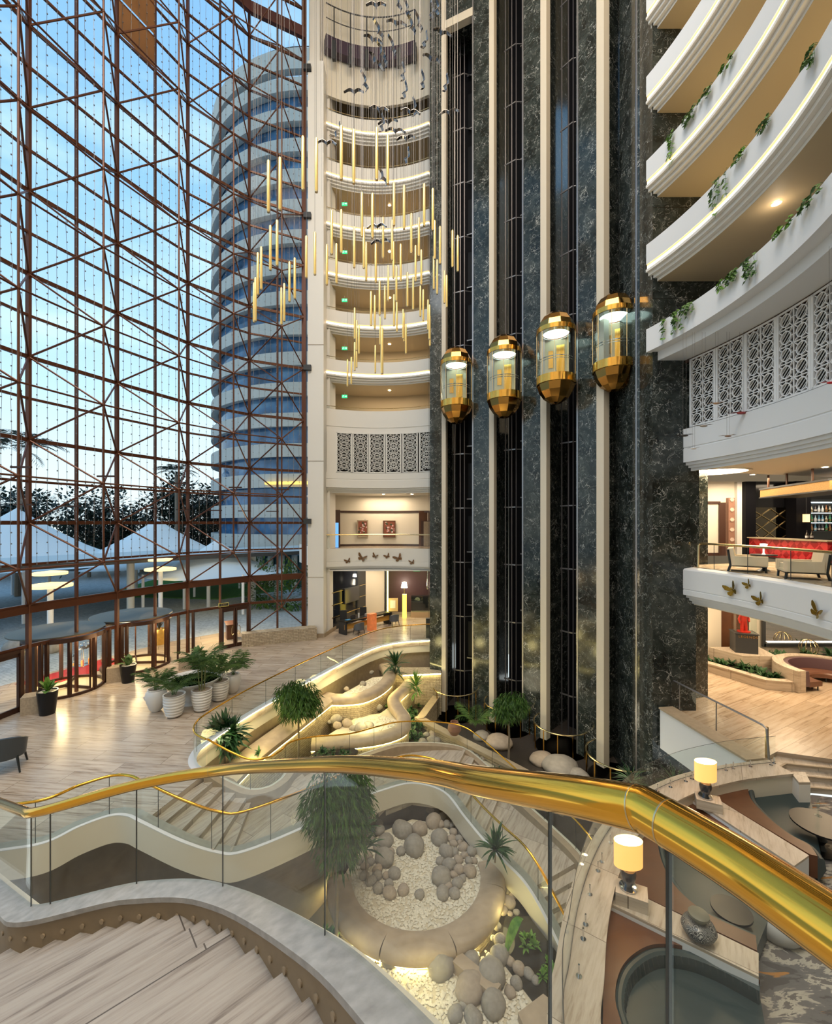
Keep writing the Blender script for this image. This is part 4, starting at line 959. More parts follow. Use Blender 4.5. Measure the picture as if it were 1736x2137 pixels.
pb = P(700, 1800, 11.6); tree_std('large_ficus_tree', Vector((-2.2, 11.9, -3.9)), -.15, 1.12, 'big drooping fig tree rising from the basin well behind the glass panels', 3, 1.05, n=5200)
def dracaena(name, base, H, L, label, seed, mat=None, n=26, cat='plant', heads=1, w=.045):
    g = random.Random(seed); root = empty(name, tuple(base), label=label, cat=cat); base = Vector(base)
    t = MB(); f = MB()
    for h in range(heads):
        off = Vector((g.uniform(-.25, .25), g.uniform(-.25, .25), 0)) if heads > 1 else Vector((0, 0, 0)); top = base+off+Vector((0, 0, H*g.uniform(.75, 1.1)))
        t.tube([base+off*.3, top], .025, 6)
        rosette(f, top, n, L, w, g, (5, 95), .55)
        if H > .6: rosette(f, base.lerp(top, .65), n//2, L, w, g, (40, 100), .6)
    t.build('stem', m_trunk, root); f.build('leaves', mat or m_drac, root, flat=True); return root
dracaena('dracaena_plant', Z(470, 1600, -1.5), 1.25, .85, 'dark strap-leaved plant in the lit bed by the glass balustrade corner', 11, n=36, heads=5, w=.075)
dracaena('dracaena_plant', Z(826, 1436, -2.2), 1.5, 1.05, 'strap-leaved plant in front of the stone cascade wall beside the upper pool', 12, n=44, heads=1, w=.06)
dracaena('dracaena_plant', Z(868, 1466, -2.6), 1.1, .95, 'bright strap-leaved plant against the split stone wall near the lifts', 13, mat=m_bright, n=30)
dracaena('dracaena_plant', Vector((-1.45, 13.3, -3.4)), 1.9, .6, 'slim strap-leaved plant leaning over the basin beside the large fig tree', 14, n=16, heads=2)
dracaena('dracaena_plant', P(1033, 1800, 13.2)+Vector((0, 0, 0)), .35, .75, 'drooping strap-leaved plant at the basin rim beside the white stringer', 15, n=36)
dracaena('yucca_plant', Vector((8.6, 17.2, -3.3)), .9, .8, 'spiky yucca at the foot of the lift shaft nearest the lounge', 16, n=40, w=.03)
dracaena('yucca_plant', Vector((10.0, 16.6, -3.2)), .9, .8, 'spiky yucca beside the marble corner below the white lobby edge', 17, n=36, w=.03)
dracaena('sapling_plant', Z(540, 1592, -1.6), .5, .25, 'thin leggy seedling at the end of the lit bench bed', 18, n=10)
g = random.Random(5)
for nm, base, lab in (('areca_palm', Vector((3.3, 24.0, -3.6)), 'small feathery palm behind the first brass lift guard'),):
    root = empty(nm, tuple(base), label=lab, cat='plant'); f = MB()
    for k in range(12): frond(f, base, g.uniform(0, 6.3), g.uniform(1.4, 2.2), g, 1.2)
    f.build('fronds', m_palm, root, flat=True)
# ground cover clumps
def clump_proto(seed, n, L, w, mat, tilt=(15, 80)):
    g = random.Random(seed); b = MB(); rosette(b, (0, 0, 0), n, L, w, g, tilt, .5, 3); return b
CLP = [clump_proto(30+i, 16, .30, .045, m_drac) for i in range(3)]
clump_me = []
for i, b in enumerate(CLP):
    for m in (m_drac, m_bright):
        me = D.meshes.new('clump'); me.from_pydata(b.v, [], b.f); me.materials.append(m); clump_me.append(me)
def bed(poly, z, n, where, group, mat=0, s=1.0, name='ground_cover_plant', seed=1):
    g = random.Random(seed); f = inpoly(poly); k = 0; tries = 0
    while k < n and tries < n*30:
        tries += 1; x, y, c = f(g)
        if not c: continue
        k += 1; o = D.objects.new(name, clump_me[(k % 3)*2+mat]); COL.objects.link(o); o.location = (x, y, z+.05); o.rotation_euler[2] = g.uniform(0, 6.3); sc = s*g.uniform(.8, 1.25); o.scale = (sc, sc, sc)
        tag(o, f'low leafy ground cover plant {where}', 'plant', group)
bed([(-.9, 25.9), (1.1, 26.1), (.1, 24.4), (.5, 22.6), (-.3, 21.0), (-.75, 22.4)], -3.25, 46, 'in the dark bed before the planter wall', 'ground cover before the planter wall', seed=1)
bed([(-1.9, 25.4), (-1.1, 25.6), (-1.0, 23.4), (-1.5, 22.9)], -2.5, 16, 'squeezed between the two curved rock rims', 'bright ground cover between the rims', 1, seed=2)
bed([(-4.9, 17.2), (-3.5, 17.6), (-2.8, 19.2), (-3.9, 20.4)], -2.42, 30, 'under the fig tree beside the bench wall', 'ground cover under the fig tree', seed=3, s=.8)
bed([(1.2, 21.6), (3.0, 20.0), (5.0, 17.8), (5.6, 16.4), (4.9, 16.6), (3.6, 18.6), (2.6, 20.2)], -3.4, 26, 'along the planter wall behind the garden stair', 'ground cover along the planter wall', seed=4, s=1.1)
bed([(-3.4, 12.0), (-2.5, 12.4), (-1.9, 11.0), (-3.0, 9.6), (-4.2, 10.2)], -4.0, 18, 'in the shadowed bed below the white stringer', 'ground cover in the shadowed well', seed=5, s=1.2)
bed([(2.8, 12.3), (3.4, 11.9), (3.6, 10.6), (3.0, 10.4)], LZ, 9, 'growing out of the dark pond', 'grassy tufts in the dark pond', 1, seed=6, s=.7)
L1 = MB(); p0 = Vector((2.35, 11.4, -3.6))
vs = []; 
for k in range(9):
    t = k/8; p = p0+Vector((.55*t, .25*t, .75*math.sin(PI*t*.62))); w = .13*math.sin(PI*(.1+.88*t)); vs += [p+Vector((-w*.5, w, 0)), p, p+Vector((w*.5, -w, 0))]
L1.add(vs, [(3*k, 3*k+1, 3*k+4, 3*k+3) for k in range(8)]+[(3*k+1, 3*k+2, 3*k+5, 3*k+4) for k in range(8)])
thing('banana_leaf_plant', L1, m_bright, 'single broad green leaf arching up beside the round basin wall', 'plant')

# potted palms round the bowl
def pot_profile(kind):
    if kind == 'rib':
        pr = [(0, 0), (.20, 0), (.23, .03)]
        for k in range(7):
            z = .06+k*.115; r = .25+.13*math.sin(PI*.5*min(1, (k+1)/6)); pr += [(r, z), (r+.025, z+.03), (r+.025, z+.075), (r, z+.10)]
        return pr+[(.40, .86), (.42, .90), (.36, .90), (.34, .82), (0, .82)]
    return [(0, 0), (.17, 0), (.26, .12), (.37, .42), (.41, .66), (.38, .80), (.30, .88), (.33, .92), (.28, .92), (.26, .84), (0, .84)]
POTS = [(315, 1491, 'smooth', 1.0, 'smooth white urn with a wide feathery palm, end of the row towards the revolving door'), (353, 1503, 'rib', 1.0, 'ribbed white pot with a dense palm, front of the bowl'), (412, 1490, 'rib', .98, 'ribbed white pot with tall bare palm stems beside the glass balustrade'), (450, 1468, 'rib', .98, 'ribbed white pot with the tallest yellow-green palm'), (478, 1452, 'smooth', .95, 'smooth white urn with a palm leaning outward, farthest from the entrance doors'), (446, 1441, 'smooth', .9, 'white urn half hidden behind the row, between bowl and tallest palm')]
for i, (u, v, kind, s, lab) in enumerate(POTS):
    base = Z(u, v, 0); base.y += .35; root = empty('potted_palm', tuple(base), label=lab, cat='potted palm', group=None); g = random.Random(50+i)
    b = MB().lathe([(r*s, z*s) for r, z in pot_profile(kind)], 28, tuple(base)); b.build('pot', m_pot, root, sharp=.9)
    MB().lathe([(0, .87*s), (.34*s if kind == 'rib' else .27*s, .86*s)], 20, tuple(base)).build('pebble_mulch', m_rockb, root)
    f = MB(); top = base+Vector((0, 0, .85*s)); big = [1.35, 1.25, 1.5, 1.7, 1.45, 1.0][i]
    if i == 2:
        st_ = MB()
        for k in range(6):
            a = k*1.05; st_.tube([top+Vector((math.cos(a)*.1, math.sin(a)*.1, 0)), top+Vector((math.cos(a)*.16, math.sin(a)*.16, .9))], .022, 6, r2=.015)
        st_.build('cane', M('cane_stem', (.20, .20, .07), .6), root); top = up(top, .8)
    for k in range(18 if i != 5 else 9): frond(f, top+Vector((g.uniform(-.08, .08), g.uniform(-.08, .08), 0)), g.uniform(0, 6.3), big*g.uniform(.75, 1.1), g, g.uniform(.7, 2.6), n=18, arch=1.55)
    f.build('fronds', m_palm, root, flat=True)
    if i != 0: nest(root, 'pot', 'pebble_mulch')
    if kind == 'smooth' and i == 0:
        MB().tube([base+Vector((-.40, 0, .62)), base+Vector((-.52, 0, .55)), base+Vector((-.44, 0, .42))], .03, 6).build('handle', m_pot, root); nest(root, 'pot', 'pebble_mulch', 'handle')
bw = Z(395, 1470, 0); bw.y += .4; root = empty('water_bowl', tuple(bw), label='large white footed bowl filled with dark blue water among the potted palms', cat='bowl')
MB().lathe([(0, 0), (.62, 0), (.58, .06), (.50, .12), (.52, .22), (.48, .3), (.52, .42), (.72, .58), (.98, .78), (1.1, .95), (1.12, 1.0), (1.04, 1.0), (.95, .88), (0, .84)], 40, tuple(bw)).build('basin', m_pot, root, sharp=.9)
MB().lathe([(0, .90), (.99, .90)], 40, tuple(bw)).build('water', M('blue_water', (.012, .05, .11), .04), root)
# dark pots and rough stone blocks at the doors
for i, (u, v, H, where) in enumerate(((88, 1495, .95, 'beside the first revolving door'), (260, 1427, .85, 'between the two revolving doors'), (408, 1400, .85, 'before the double doors'))):
    base = Z(u, v, 0); base.y += .25; root = empty('potted_shrub', tuple(base), label=f'black tapered planter with a broad-leaved shrub {where}', cat='potted plant'); g = random.Random(80+i)
    MB().lathe([(0, 0), (.26, 0), (.36, H), (.31, H), (.30, H-.06), (0, H-.06)], 24, tuple(base)).build('pot', m_blackpot, root)
    MB().lathe([(0, H-.03), (.30, H-.04)], 16, tuple(base)).build('pebble_mulch', m_pebble, root)
    f = MB(); rosette(f, up(base, H-.05), 14, .55, .12, g, (5, 65), .45); f.build('leaves', m_bright if i == 0 else m_palm, root, flat=True); nest(root, 'pot', 'pebble_mulch')
    q = base+Vector((-.75, .15, 0)); rt = random.Random(i)
    thing('stone_block', MB().box((q.x, q.y, .36), (.62, .62, .72), rz=.5), M('rough_tan_stone_%d' % i, (.38, .30, .21), .85, noise_amt=.35, noise_scale=14, bump=.4), f'rough hewn tan stone block standing by the black planter {where}', 'stone block')

# ivy trailing over the right-hand parapets
def vine(mb, p, inn, L, g, n=26, spread=.35):
    p = Vector(p); sd = Vector((-inn.y, inn.x, 0))
    for s in range(4):
        q = p+sd*g.uniform(-spread, spread); l = L*g.uniform(.4, 1.0); pts = [q-inn*.05, q+inn*.04+Vector((0, 0, .03))]
        for k in range(5): pts.append(q+inn*(.06+.02*g.random())+sd*g.uniform(-.05, .05)+Vector((0, 0, -l*(k+1)/5)))
        mb.tube(pts, .006, 3)
        for k in range(n//3):
            t = g.uniform(0, l); c = q+inn*.08+sd*g.uniform(-.08, .08)+Vector((0, 0, .04-t))
            mb.leaf(c, inn*.5+sd*g.uniform(-1, 1)+Vector((0, 0, -.7)), g.uniform(.12, .2), .06, .2)
    return mb
VN = [(1400, 15.85, .9, 13.2, 'beside the marble corner on the lowest parapet'), (1424, 15.85, .9, 13.2, 'second along the lowest parapet'), (1440, 15.85, .5, 13.2, 'third along the lowest parapet'), (1522, 15.85, .4, 13.2, 'fourth along the lowest parapet'), (1532, 15.85, .35, 13.2, 'short, before the downlight'), (1568, 15.85, .85, 13.2, 'longest on the lowest parapet'), (1645, 15.85, .3, 13.2, 'beyond the bright downlight'), (1698, 15.85, .35, 13.2, 'farthest along the lowest parapet'),
      (1504, 19.37, 1.5, 13.2, 'thickest one, reaching the second light strip'), (1556, 19.37, .35, 13.2, 'short on the second parapet'), (1597, 19.37, .3, 13.2, 'small on the second parapet, higher up'), (1694, 19.37, .5, 13.2, 'bushy on the second parapet, nearest the top'),
      (1404, 22.87, 1.4, 13.2, 'long beside the marble on the third parapet'), (1444, 22.87, .7, 13.2, 'second on the third parapet'), (1478, 22.87, .4, 13.2, 'third on the third parapet'), (1527, 22.87, .35, 13.2, 'small, fourth on the third parapet')]
for i, (u, z, L, R, w) in enumerate(VN):
    p = on_arc(u, R-.02, z); inn = (ca-Vector((p.x, p.y, 0))).normalized(); g = random.Random(200+i)
    thing('trailing_ivy', vine(MB(), p+Vector((0, 0, .0)), inn, L, g, 40 if L > .6 else 26), m_palm if i % 3 else m_bright, f'green ivy trailing over the curved white balcony, {w}', 'ivy', flat=True)

# ================= LIFT CARS =================
m_flute = M('brushed_gold_panel', (.50, .27, .07), .13, 1)
def car():
    root = empty('glass_lift', (0, 0, 0)); n = 8; R = .92; rot = PI/8
    def facet(prof, nm, mat, nn=10):
        b = MB(); vs = []; fs = []
        for r, z in prof:
            for k in range(nn): a = 2*PI*(k+.5)/nn-PI/2; vs.append(Vector((r*math.cos(a), r*math.sin(a), z)))
        for i in range(len(prof)-1):
            for k in range(nn): fs.append((i*nn+k, i*nn+(k+1) % nn, (i+1)*nn+(k+1) % nn, (i+1)*nn+k))
        b.add(vs, fs); return b.build(nm, mat, root, flat=True)
    facet([(.02, -2.33), (.30, -2.27), (.60, -2.05), (.82, -1.72), (.93, -1.36)], 'lower_dome', m_flute)
    facet([(.95, 1.42), (.86, 1.75), (.66, 2.05), (.36, 2.27), (.02, 2.33)], 'upper_dome', m_flute)
    MB().lathe([(.93, -1.38), (.97, -1.36), (.97, -.98), (.93, -.98), (.93, -1.38)], 30).build('lower_band', m_brassw, root)
    MB().lathe([(.93, 1.22), (.97, 1.22), (.97, 1.44), (.93, 1.44), (.93, 1.22)], 30).build('upper_band', m_brassw, root)
    b = MB(); 
    A = [Vector((.93*math.cos(R2(a)), .93*math.sin(R2(a)), -.98)) for a in range(150, 391, 10)]
    b.strip(A, [up(p, 2.2) for p in A]); b.build('curved_glass', m_cabglass, root)
    for a in (-90, -50, -130, -10, -170): MB().bar(Vector((.94*math.cos(R2(a)), .94*math.sin(R2(a)), -.98)), Vector((.94*math.cos(R2(a)), .94*math.sin(R2(a)), 1.22)), .02, .02).build('glazing_bar', m_brassdull, root)
    MB().lathe([(0, -.98), (.92, -.98)], 24).build('cab_floor', M('cab_floor', (.3, .2, .1), .4), root)
    MB().lathe([(.66, 1.20), (.93, 1.20), (.93, 1.22), (.66, 1.22), (.66, 1.20)], 24).build('ceiling_ring', m_chrome, root)
    MB().lathe([(0, 1.26), (.64, 1.26)], 24).build('ceiling_light', emis('cool_lift_light', (.80, 1, .94), 1.3), root)
    MB().box((0, .66, .1), (1.2, .05, 2.2)).build('rear_wall', M('lift_cream', (.72, .58, .36), .4), root)
    MB().box((-.30, .62, .2), (.24, .02, .9)).box((.18, .62, .1), (.4, .02, 1.6)).build('rear_panel', m_brassw, root)
    arcp = [Vector((.82*math.cos(R2(a)), .82*math.sin(R2(a)), -.12)) for a in range(200, 345, 8)]
    MB().tube(arcp, .025, 6).tube([up(p, -.12) for p in arcp], .02, 6).build('grab_rail', m_chrome, root)
    nest(root, 'rear_wall', 'rear_panel'); nest(root, 'ceiling_ring', 'ceiling_light'); nest(root, 'curved_glass', 'glazing_bar'); nest(root, 'lower_dome', 'lower_band'); nest(root, 'upper_dome', 'upper_band')
    root.location = (0, 0, -1000)
    return root
cproto = car()
CARS = [(952, 805, 26.2, 'lowest, in the shaft nearest the rear balconies'), (1052, 786.5, 24.25, 'second lowest, in the second shaft'), (1160, 748, 21.9, 'second highest, in the third shaft'), (1281, 716, 20.5, 'highest, in the shaft nearest the lounge')]
for i, (u, v, Y, w) in enumerate(CARS):
    p = P(u, v, Y); lab = f'gold capsule glass lift with domed ends, {w}'
    o = cproto if i == 0 else dup(cproto)
    o.location = p; o['label'] = lab; o['category'] = 'lift'; o['group'] = 'capsule lifts on the marble tower'
    o.rotation_euler[2] = R2(-6-8*i)
for i, (x, y, r, sq) in enumerate(((4.4, 22.9, .75, .6), (3.6, 23.6, .5, .7), (6.9, 20.6, .9, .55), (6.2, 21.3, .6, .7), (7.5, 19.8, .55, .8), (8.3, 18.3, .8, .5), (9.2, 17.3, .5, .8))):
    o = D.objects.new('boulder', ROCKS[i % 6]); COL.objects.link(o); o.location = (x, y, -4+r*.35*sq); o.scale = (r, r, r*sq); o.rotation_euler[2] = i*1.3; tag(o, f'broad flat boulder between the lift pit guards, {ORD(i+1)} from the rear', 'boulder', 'boulders by the lift pits')
# brass guards round the lift pits
for i, (u0_, u1_) in enumerate(OPEN):
    c = on_arc((u0_+u1_)/2-(8 if i == 0 else 0), TR-.1); rd = (Vector((CX, CY, 0))-c).normalized(); R = [1.35, 1.35, 1.4, 1.45][i]; an = math.atan2(rd.y, rd.x); zt_ = [-2.35, -2.55, -2.7, -2.85][i]; zb = -4.0
    root = empty('lift_pit_guard', (c.x, c.y, zb), label=f'semicircular brass guard rail around the pit of the {ORD(i+1)} lift shaft from the rear', cat='guard rail', group='brass lift pit guards')
    A = [Vector((c.x+R*math.cos(an+t), c.y+R*math.sin(an+t), zt_)) for t in [R2(-95+k*10) for k in range(20)]]
    MB().tube(A, .038, 8).build('handrail', m_brassdull, root)
    for k in range(0, 20, 3): MB().bar(A[k], Vector((A[k].x, A[k].y, zb)), .035, .05).build('post', m_brassw, root)
    struct('ground_pit_shade', MB().lathe([(0, zb+.01), (R-.08, zb+.01)], 32, (c.x, c.y, 0)), m_black)  # flat black disc painting the darkness of the pit onto the floor
    MB().strip([Vector((p.x, p.y, zb+.1)) for p in A], [up(p, -.12) for p in A]).build('glass_panel', m_glass, root)

# ================= HANGING SCULPTURE =================
TUBES = '''712,262,374 738,270,382 786,266,375 809,281,383 660,288,400 632,284,396 560,334,442 584,328,438 755,401,493 777,403,496 822,379,470 843,386,477 885,383,471 903,393,480 692,439,530 712,437,527 858,445,528 874,454,534 799,453,538 818,459,542 907,460,540 918,472,550 578,459,554 564,470,563 739,473,558 759,474,559 682,510,594 702,508,591 545,515,604 538,527,615 764,505,585 784,508,589 821,504,580 836,509,586 867,512,586 879,521,594 657,484,573 639,492,579 944,480,557 955,491,566 905,534,603 912,542,613 533,579,670 530,590,672 604,546,629 615,538,623 587,600,677 593,591,670 810,554,627 827,555,628 850,568,639 862,576,646 792,586,657 803,596,665 774,608,679 782,616,686 822,614,680 828,630,692 877,596,660 883,604,669 927,565,632 932,574,641 740,642,707 744,668,731 749,678,738 793,661,719 797,682,743 841,645,706 843,653,713 847,677,738 893,625,688 896,636,708 897,658,722 740,714,773 744,710,767 783,720,778 797,683,780 733,745,802 725,750,806'''
TUBES = [tuple(float(x) for x in t.split(',')) for t in TUBES.split()]
def tubeproto():
    root = empty('gold_tube_light', (0, 0, 0))
    MB().lathe([(0, -.74), (.042, -.74), (.048, -.72), (.048, .71), (.03, .745), (0, .75)], 10).build('tube', m_gold, root)
    MB().lathe([(0, -.77), (.044, -.77), (.044, -.735), (0, -.735)], 10).build('end_cap', m_brassdull, root)
    nest(root, 'tube', 'end_cap'); return root
tp = tubeproto(); wire_m = D.meshes.new('wire'); wm = MB().rod((0, 0, 0), (0, 0, 1), .006, 4); wire_m.from_pydata(wm.v, [], wm.f); wire_m.materials.append(m_wire)
for i, (u, v0, v1) in enumerate(sorted(TUBES, key=lambda t: t[1])):
    Y = min(26.5, 1.5*F/(v1-v0)); p = P(u, (v0+v1)/2, Y)
    where = 'before the glass wall' if u < 636 else 'before the white column' if u < 680 else 'before the rear balconies' if u < 897 else 'before the marble lift tower'
    o = tp if i == 0 else dup(tp); o.location = p
    tag(o, f'slim gold tube light hung {where}, {ORD(i+1)} highest of the cluster', 'pendant light', 'hanging gold tubes')
    w = D.objects.new('wire', wire_m); COL.objects.link(w); w.parent = o; w.location = (0, 0, .74); w.scale = (1, 1, TOP-p.z-.75)
    if i % 2: pass
def birdproto(seed):
    g = random.Random(seed); root = empty('bird_sculpture', (0, 0, 0)); s = .30
    for sd in (-1, 1):
        vs = []; n = 8
        for k in range(n+1):
            t = k/n; x = sd*t*1.0; z = .28*math.sin(PI*min(1, t*1.15))-.25*t*t; w = .17*(1-t*.85); vs += [Vector((x, w-.10*t, z)), Vector((x, -w-.25*t, z)), Vector((x, w-.10*t, z+.03)), Vector((x, -w-.25*t, z+.03))]
        fs = []
        for k in range(n):
            q = 4*k; fs += [(q, q+4, q+5, q+1), (q+2, q+3, q+7, q+6), (q, q+2, q+6, q+4), (q+1, q+5, q+7, q+3)]
        b = MB(); b.add([v*s*1.4 for v in vs], fs); b.build('wing', m_mirrorbird, root, flat=True)
    MB().lathe([(0, -.12), (.014, -.10), (.022, 0), (.016, .08), (0, .15)], 8).build('body', m_mirrorbird, root)
    KB = D.objects[KIDS[root.name][-1]]; KB.rotation_euler = (PI/2, 0, 0)
    return root
BIRDS = [(785, 12, 0, 0), (830, 8, 1, 70), (848, 22, 1, 75), (858, 55, 1, 65), (873, 50, 1, 70), (827, 50, 0, 10), (790, 66, 1, 60), (778, 84, 0, 20), (884, 88, 1, 110), (818, 100, 1, 70), (795, 110, 1, 60), (800, 123, 1, 70), (783, 128, 0, 50), (910, 20, 1, 90), (899, 28, 1, 95), (900, 124, 0, 20), (922, 70, 0, 15), (839, 155, 1, 95), (880, 172, 1, 92), (760, 174, 1, 75), (842, 193, 1, 105), (739, 193, 0, 0), (791, 229, 0, 8), (856, 235, 0, 10), (862, 228, 1, 92), (810, 256, 0, -8), (795, 262, 1, 100), (825, 275, 0, 5), (848, 290, 0, -6), (700, 275, 1, 120), (682, 300, 0, 5), (846, 330, 1, 110), (797, 370, 1, 60), (787, 474, 0, -5), (795, 506, 0, -8), (938, 236, 0, -10), (928, 178, 1, 105)]
bp = birdproto(1)
for i, (u, v, mode, rot) in enumerate(BIRDS):
    o = bp if i == 0 else dup(bp); Y = 15+6*((i*7) % 10)/10; o.location = P(u, v, Y); k = Y/18
    o.rotation_euler = (R2(-15), R2(rot*.15), R2(rot)) if mode == 0 else (R2(-25), R2(rot), R2(20)); o.scale = (k, k, k)
    where = 'before the marble lift tower' if u > 897 else 'before the catwalk wall' if v < 150 else 'before the rear galleries'
    tag(o, f'mirrored flying bird hung {where}, {ORD(i+1)} of the flock from the top', 'hanging sculpture', 'hanging mirrored birds')
w = random.Random(3)
for i in range(46):   # further bare suspension wires of the sculpture
    u = w.uniform(665, 960); Y = w.uniform(14, 24); v = w.uniform(180, 520); p = P(u, v, Y)
    thing('suspension_wire', MB().rod(p, Vector((p.x, p.y, TOP)), .005, 3), m_wire, 'hair-thin suspension wire of the hanging gold tube cluster', 'wire', 'bare suspension wires')
# ================= LATTICE SCREENS =================
def lattice_mesh(w, h, nx, ny, hatch):
    b = MB(); d = .05
    if not hatch: nx, ny = 1, 4
    cx, cz = w/nx, h/ny
    def bar(x0, z0, x1, z1, t=.03): b.bar((x0, 0, z0), (x1, 0, z1), .02 if t < .02 else d, t)
    for i in range(1, nx): bar(i*cx-w/2, 0, i*cx-w/2, h, .035)
    if not hatch:
        for j in range(-1, 5):
            for oz in (0, .5):
                zc = (j+oz+.25)*cz; R_ = .5*w
                for r in (R_*.98, R_*.62):
                    pr = [(r*math.cos(2*PI*q/20), zc+r*math.sin(2*PI*q/20)) for q in range(21)]
                    for q in range(20):
                        if min(pr[q][1], pr[q+1][1]) >= 0 and max(pr[q][1], pr[q+1][1]) <= h and (r > R_*.7 or oz == 0): bar(*pr[q], *pr[q+1], .03)
                if oz == 0:
                    for q in range(12):
                        a = q*PI/6; x0, z0, x1, z1 = .12*R_*math.cos(a), zc+.12*R_*math.sin(a), .98*R_*math.cos(a), zc+.98*R_*math.sin(a)
                        if min(z0, z1) > 0 and max(z0, z1) < h: bar(x0, z0, x1, z1, .026)
        return b
    k = 0
    while k*cz < h+.001: bar(-w/2, k*cz, w/2, k*cz, .03); k += 1
    for i in range(nx):
        for j in range(ny):
            x = (i+.5)*cx-w/2; z = (j+.5)*cz; r = .36*min(cx, cz)
            ring = [(x+r*math.cos(2*PI*q/14), z+r*math.sin(2*PI*q/14)) for q in range(14)]
            for q in range(14): bar(*ring[q], *ring[(q+1) % 14], .032)
            if hatch:
                for o in (-.52, 0, .52):
                    hl = r*math.sqrt(1-o*o); px, pz = x+o*r*.707, z-o*r*.707; bar(px-hl*.707, pz-hl*.707, px+hl*.707, pz+hl*.707,   .018)
            else:
                r2 = r*.42; 
                for q in range(8):
                    a = q*PI/4+PI/8; bar(x+r2*math.cos(a)*.3, z+r2*math.sin(a)*.3, x+r*math.cos(a), z+r*math.sin(a), .02)
            for q in range(8):
                a = q*PI/4; e = min(cx, cz)*(.5 if q % 2 == 0 else .66); bar(x+r*math.cos(a), z+r*math.sin(a), x+e*math.cos(a), z+e*math.sin(a), .026)
    return b
def lattice(name_mat, a, c, z0, h, nx, ny, hatch, proto, label, group):
    a, c = Vector(a), Vector(c); a.z = c.z = 0; w = (c-a).length-.10; rz = math.atan2((c-a).y, (c-a).x)
    if proto is None:
        root = empty('lattice_screen', (0, 0, 0)); lattice_mesh(w, h, nx, ny, hatch).build('tracery', name_mat, root, flat=True)
        f = MB(); t = .09
        for x in (-w/2-.0, w/2+.0): f.box((x, 0, h/2), (t, .09, h+.06))
        for z in (0, h): f.box((0, 0, z), (w, .09, t*.7))
        f.build('frame', name_mat, root); o = root
    else: o = dup(proto)
    m = (a+c)/2; o.location = (m.x, m.y, z0); o.rotation_euler[2] = rz
    tag(o, label, 'lattice screen', group); return o
m_lat = M('lattice_white', (.76, .76, .77), .5); m_latb = M('lattice_warm_white', (.74, .72, .68), .5)
pr_ = None
us = [1440, 1495, 1556, 1622.5, 1695, 1775, 1870]
for i in range(6):
    a, c = on_arc(us[i], 14.72), on_arc(us[i+1], 14.72)
    q = lattice(m_lat, a, c, 11.74, 2.72, 2, 5, True, None, f'tall white pierced lattice screen over the bar, {ORD(i+1)} from the marble tower', 'lattice screens over the bar')
pr_ = None
us = [664, 700.7, 734.7, 769.8, 803.7, 838.8, 872.8, 908]
for i in range(1, 7):
    a, c = on_arc(us[i], BR-.0, 0, BC), on_arc(us[i+1], BR-.0, 0, BC)
    q = lattice(m_latb, a, c, 11.42, 2.78, 2, 5, False, pr_, f'small white star lattice screen on the rear balcony front, {ORD(i)} from the white column', 'lattice screens at the rear'); pr_ = pr_ or q
# plain panel beside first rear lattice
a, c = on_arc(681, BR, 0, BC), on_arc(700.7, BR, 0, BC); struct('wall_panel', MB().bar(up(a, 12.8), up(c, 12.8), .1, 2.9), m_white)

# ================= BUTTERFLIES =================
def butterfly(mb):
    for s in (1, -1):
        for pts in ([(0, .02), (.10, .24), (.28, .50), (.46, .62), (.50, .50), (.42, .22), (.20, .02)], [(0, 0), (.18, .0), (.34, .0), (.36, -.16), (.24, -.34), (.10, -.30)]):
            t = .1 if s < 0 else .75
            vs = [Vector((s*x*math.cos(t)*1.4, -.012-abs(x)*math.sin(t)*.5, z*.92)) for x, z in pts]; n = len(vs)
            mb.add(vs+[v+Vector((0, .012, 0)) for v in vs], [tuple(range(n)), tuple(range(2*n-1, n-1, -1))]+[(i, (i+1) % n, n+(i+1) % n, n+i) for i in range(n)])
    return mb
def fly(p, inn, s, roll, lab, mat, grp):
    rz = math.atan2(inn.y, inn.x)+PI/2; root = empty('butterfly_ornament', tuple(p+inn*.04), label=lab, cat='butterfly ornament', group=grp)
    b = butterfly(MB()); b.v = [(p.x+inn.x*.04+x*s, p.y+inn.y*.04+y*s, p.z+z*s) for x, y, z in b.v]; w = b.build('wings', mat, root, flat=True)
    b = MB().tube([Vector((p.x+inn.x*.04, p.y+inn.y*.04-.02, p.z-.2*s)), Vector((p.x+inn.x*.04, p.y+inn.y*.04-.03, p.z+.22*s))], .035*s, 6); b.build('body', mat, root)
    root.rotation_euler = (Matrix.Rotation(rz, 3, 'Z') @ Matrix.Rotation(-roll, 3, 'Y')).to_euler()
m_bfly = M('bronze_gilt', (.42, .30, .06), .25, 1); m_bflyd = M('brown_bronze', (.22, .12, .06), .35, .8)
for i, (u, v, px, roll, lab) in enumerate(((1531, 1232, 31, .45, 'largest gold butterfly on the white bar balcony front, beside the marble'), (1564, 1221, 20, .5, 'smallest gold butterfly, highest on the white bar balcony front'), (1589, 1253, 28, .45, 'gold butterfly low on the white bar balcony front, third from the marble'), (1708, 1279, 32, -.45, 'gold butterfly on the white bar balcony front farthest from the marble, wings turned aside'))):
    q = on_arc(u, 14.6); p = P(u, v, q.y); inn = (ca-Vector((p.x, p.y, 0))).normalized(); fly(p, inn, px/F*p.y*1.0, roll, lab, m_bfly, 'gold butterflies')
BCV = Vector((*BC, 0))
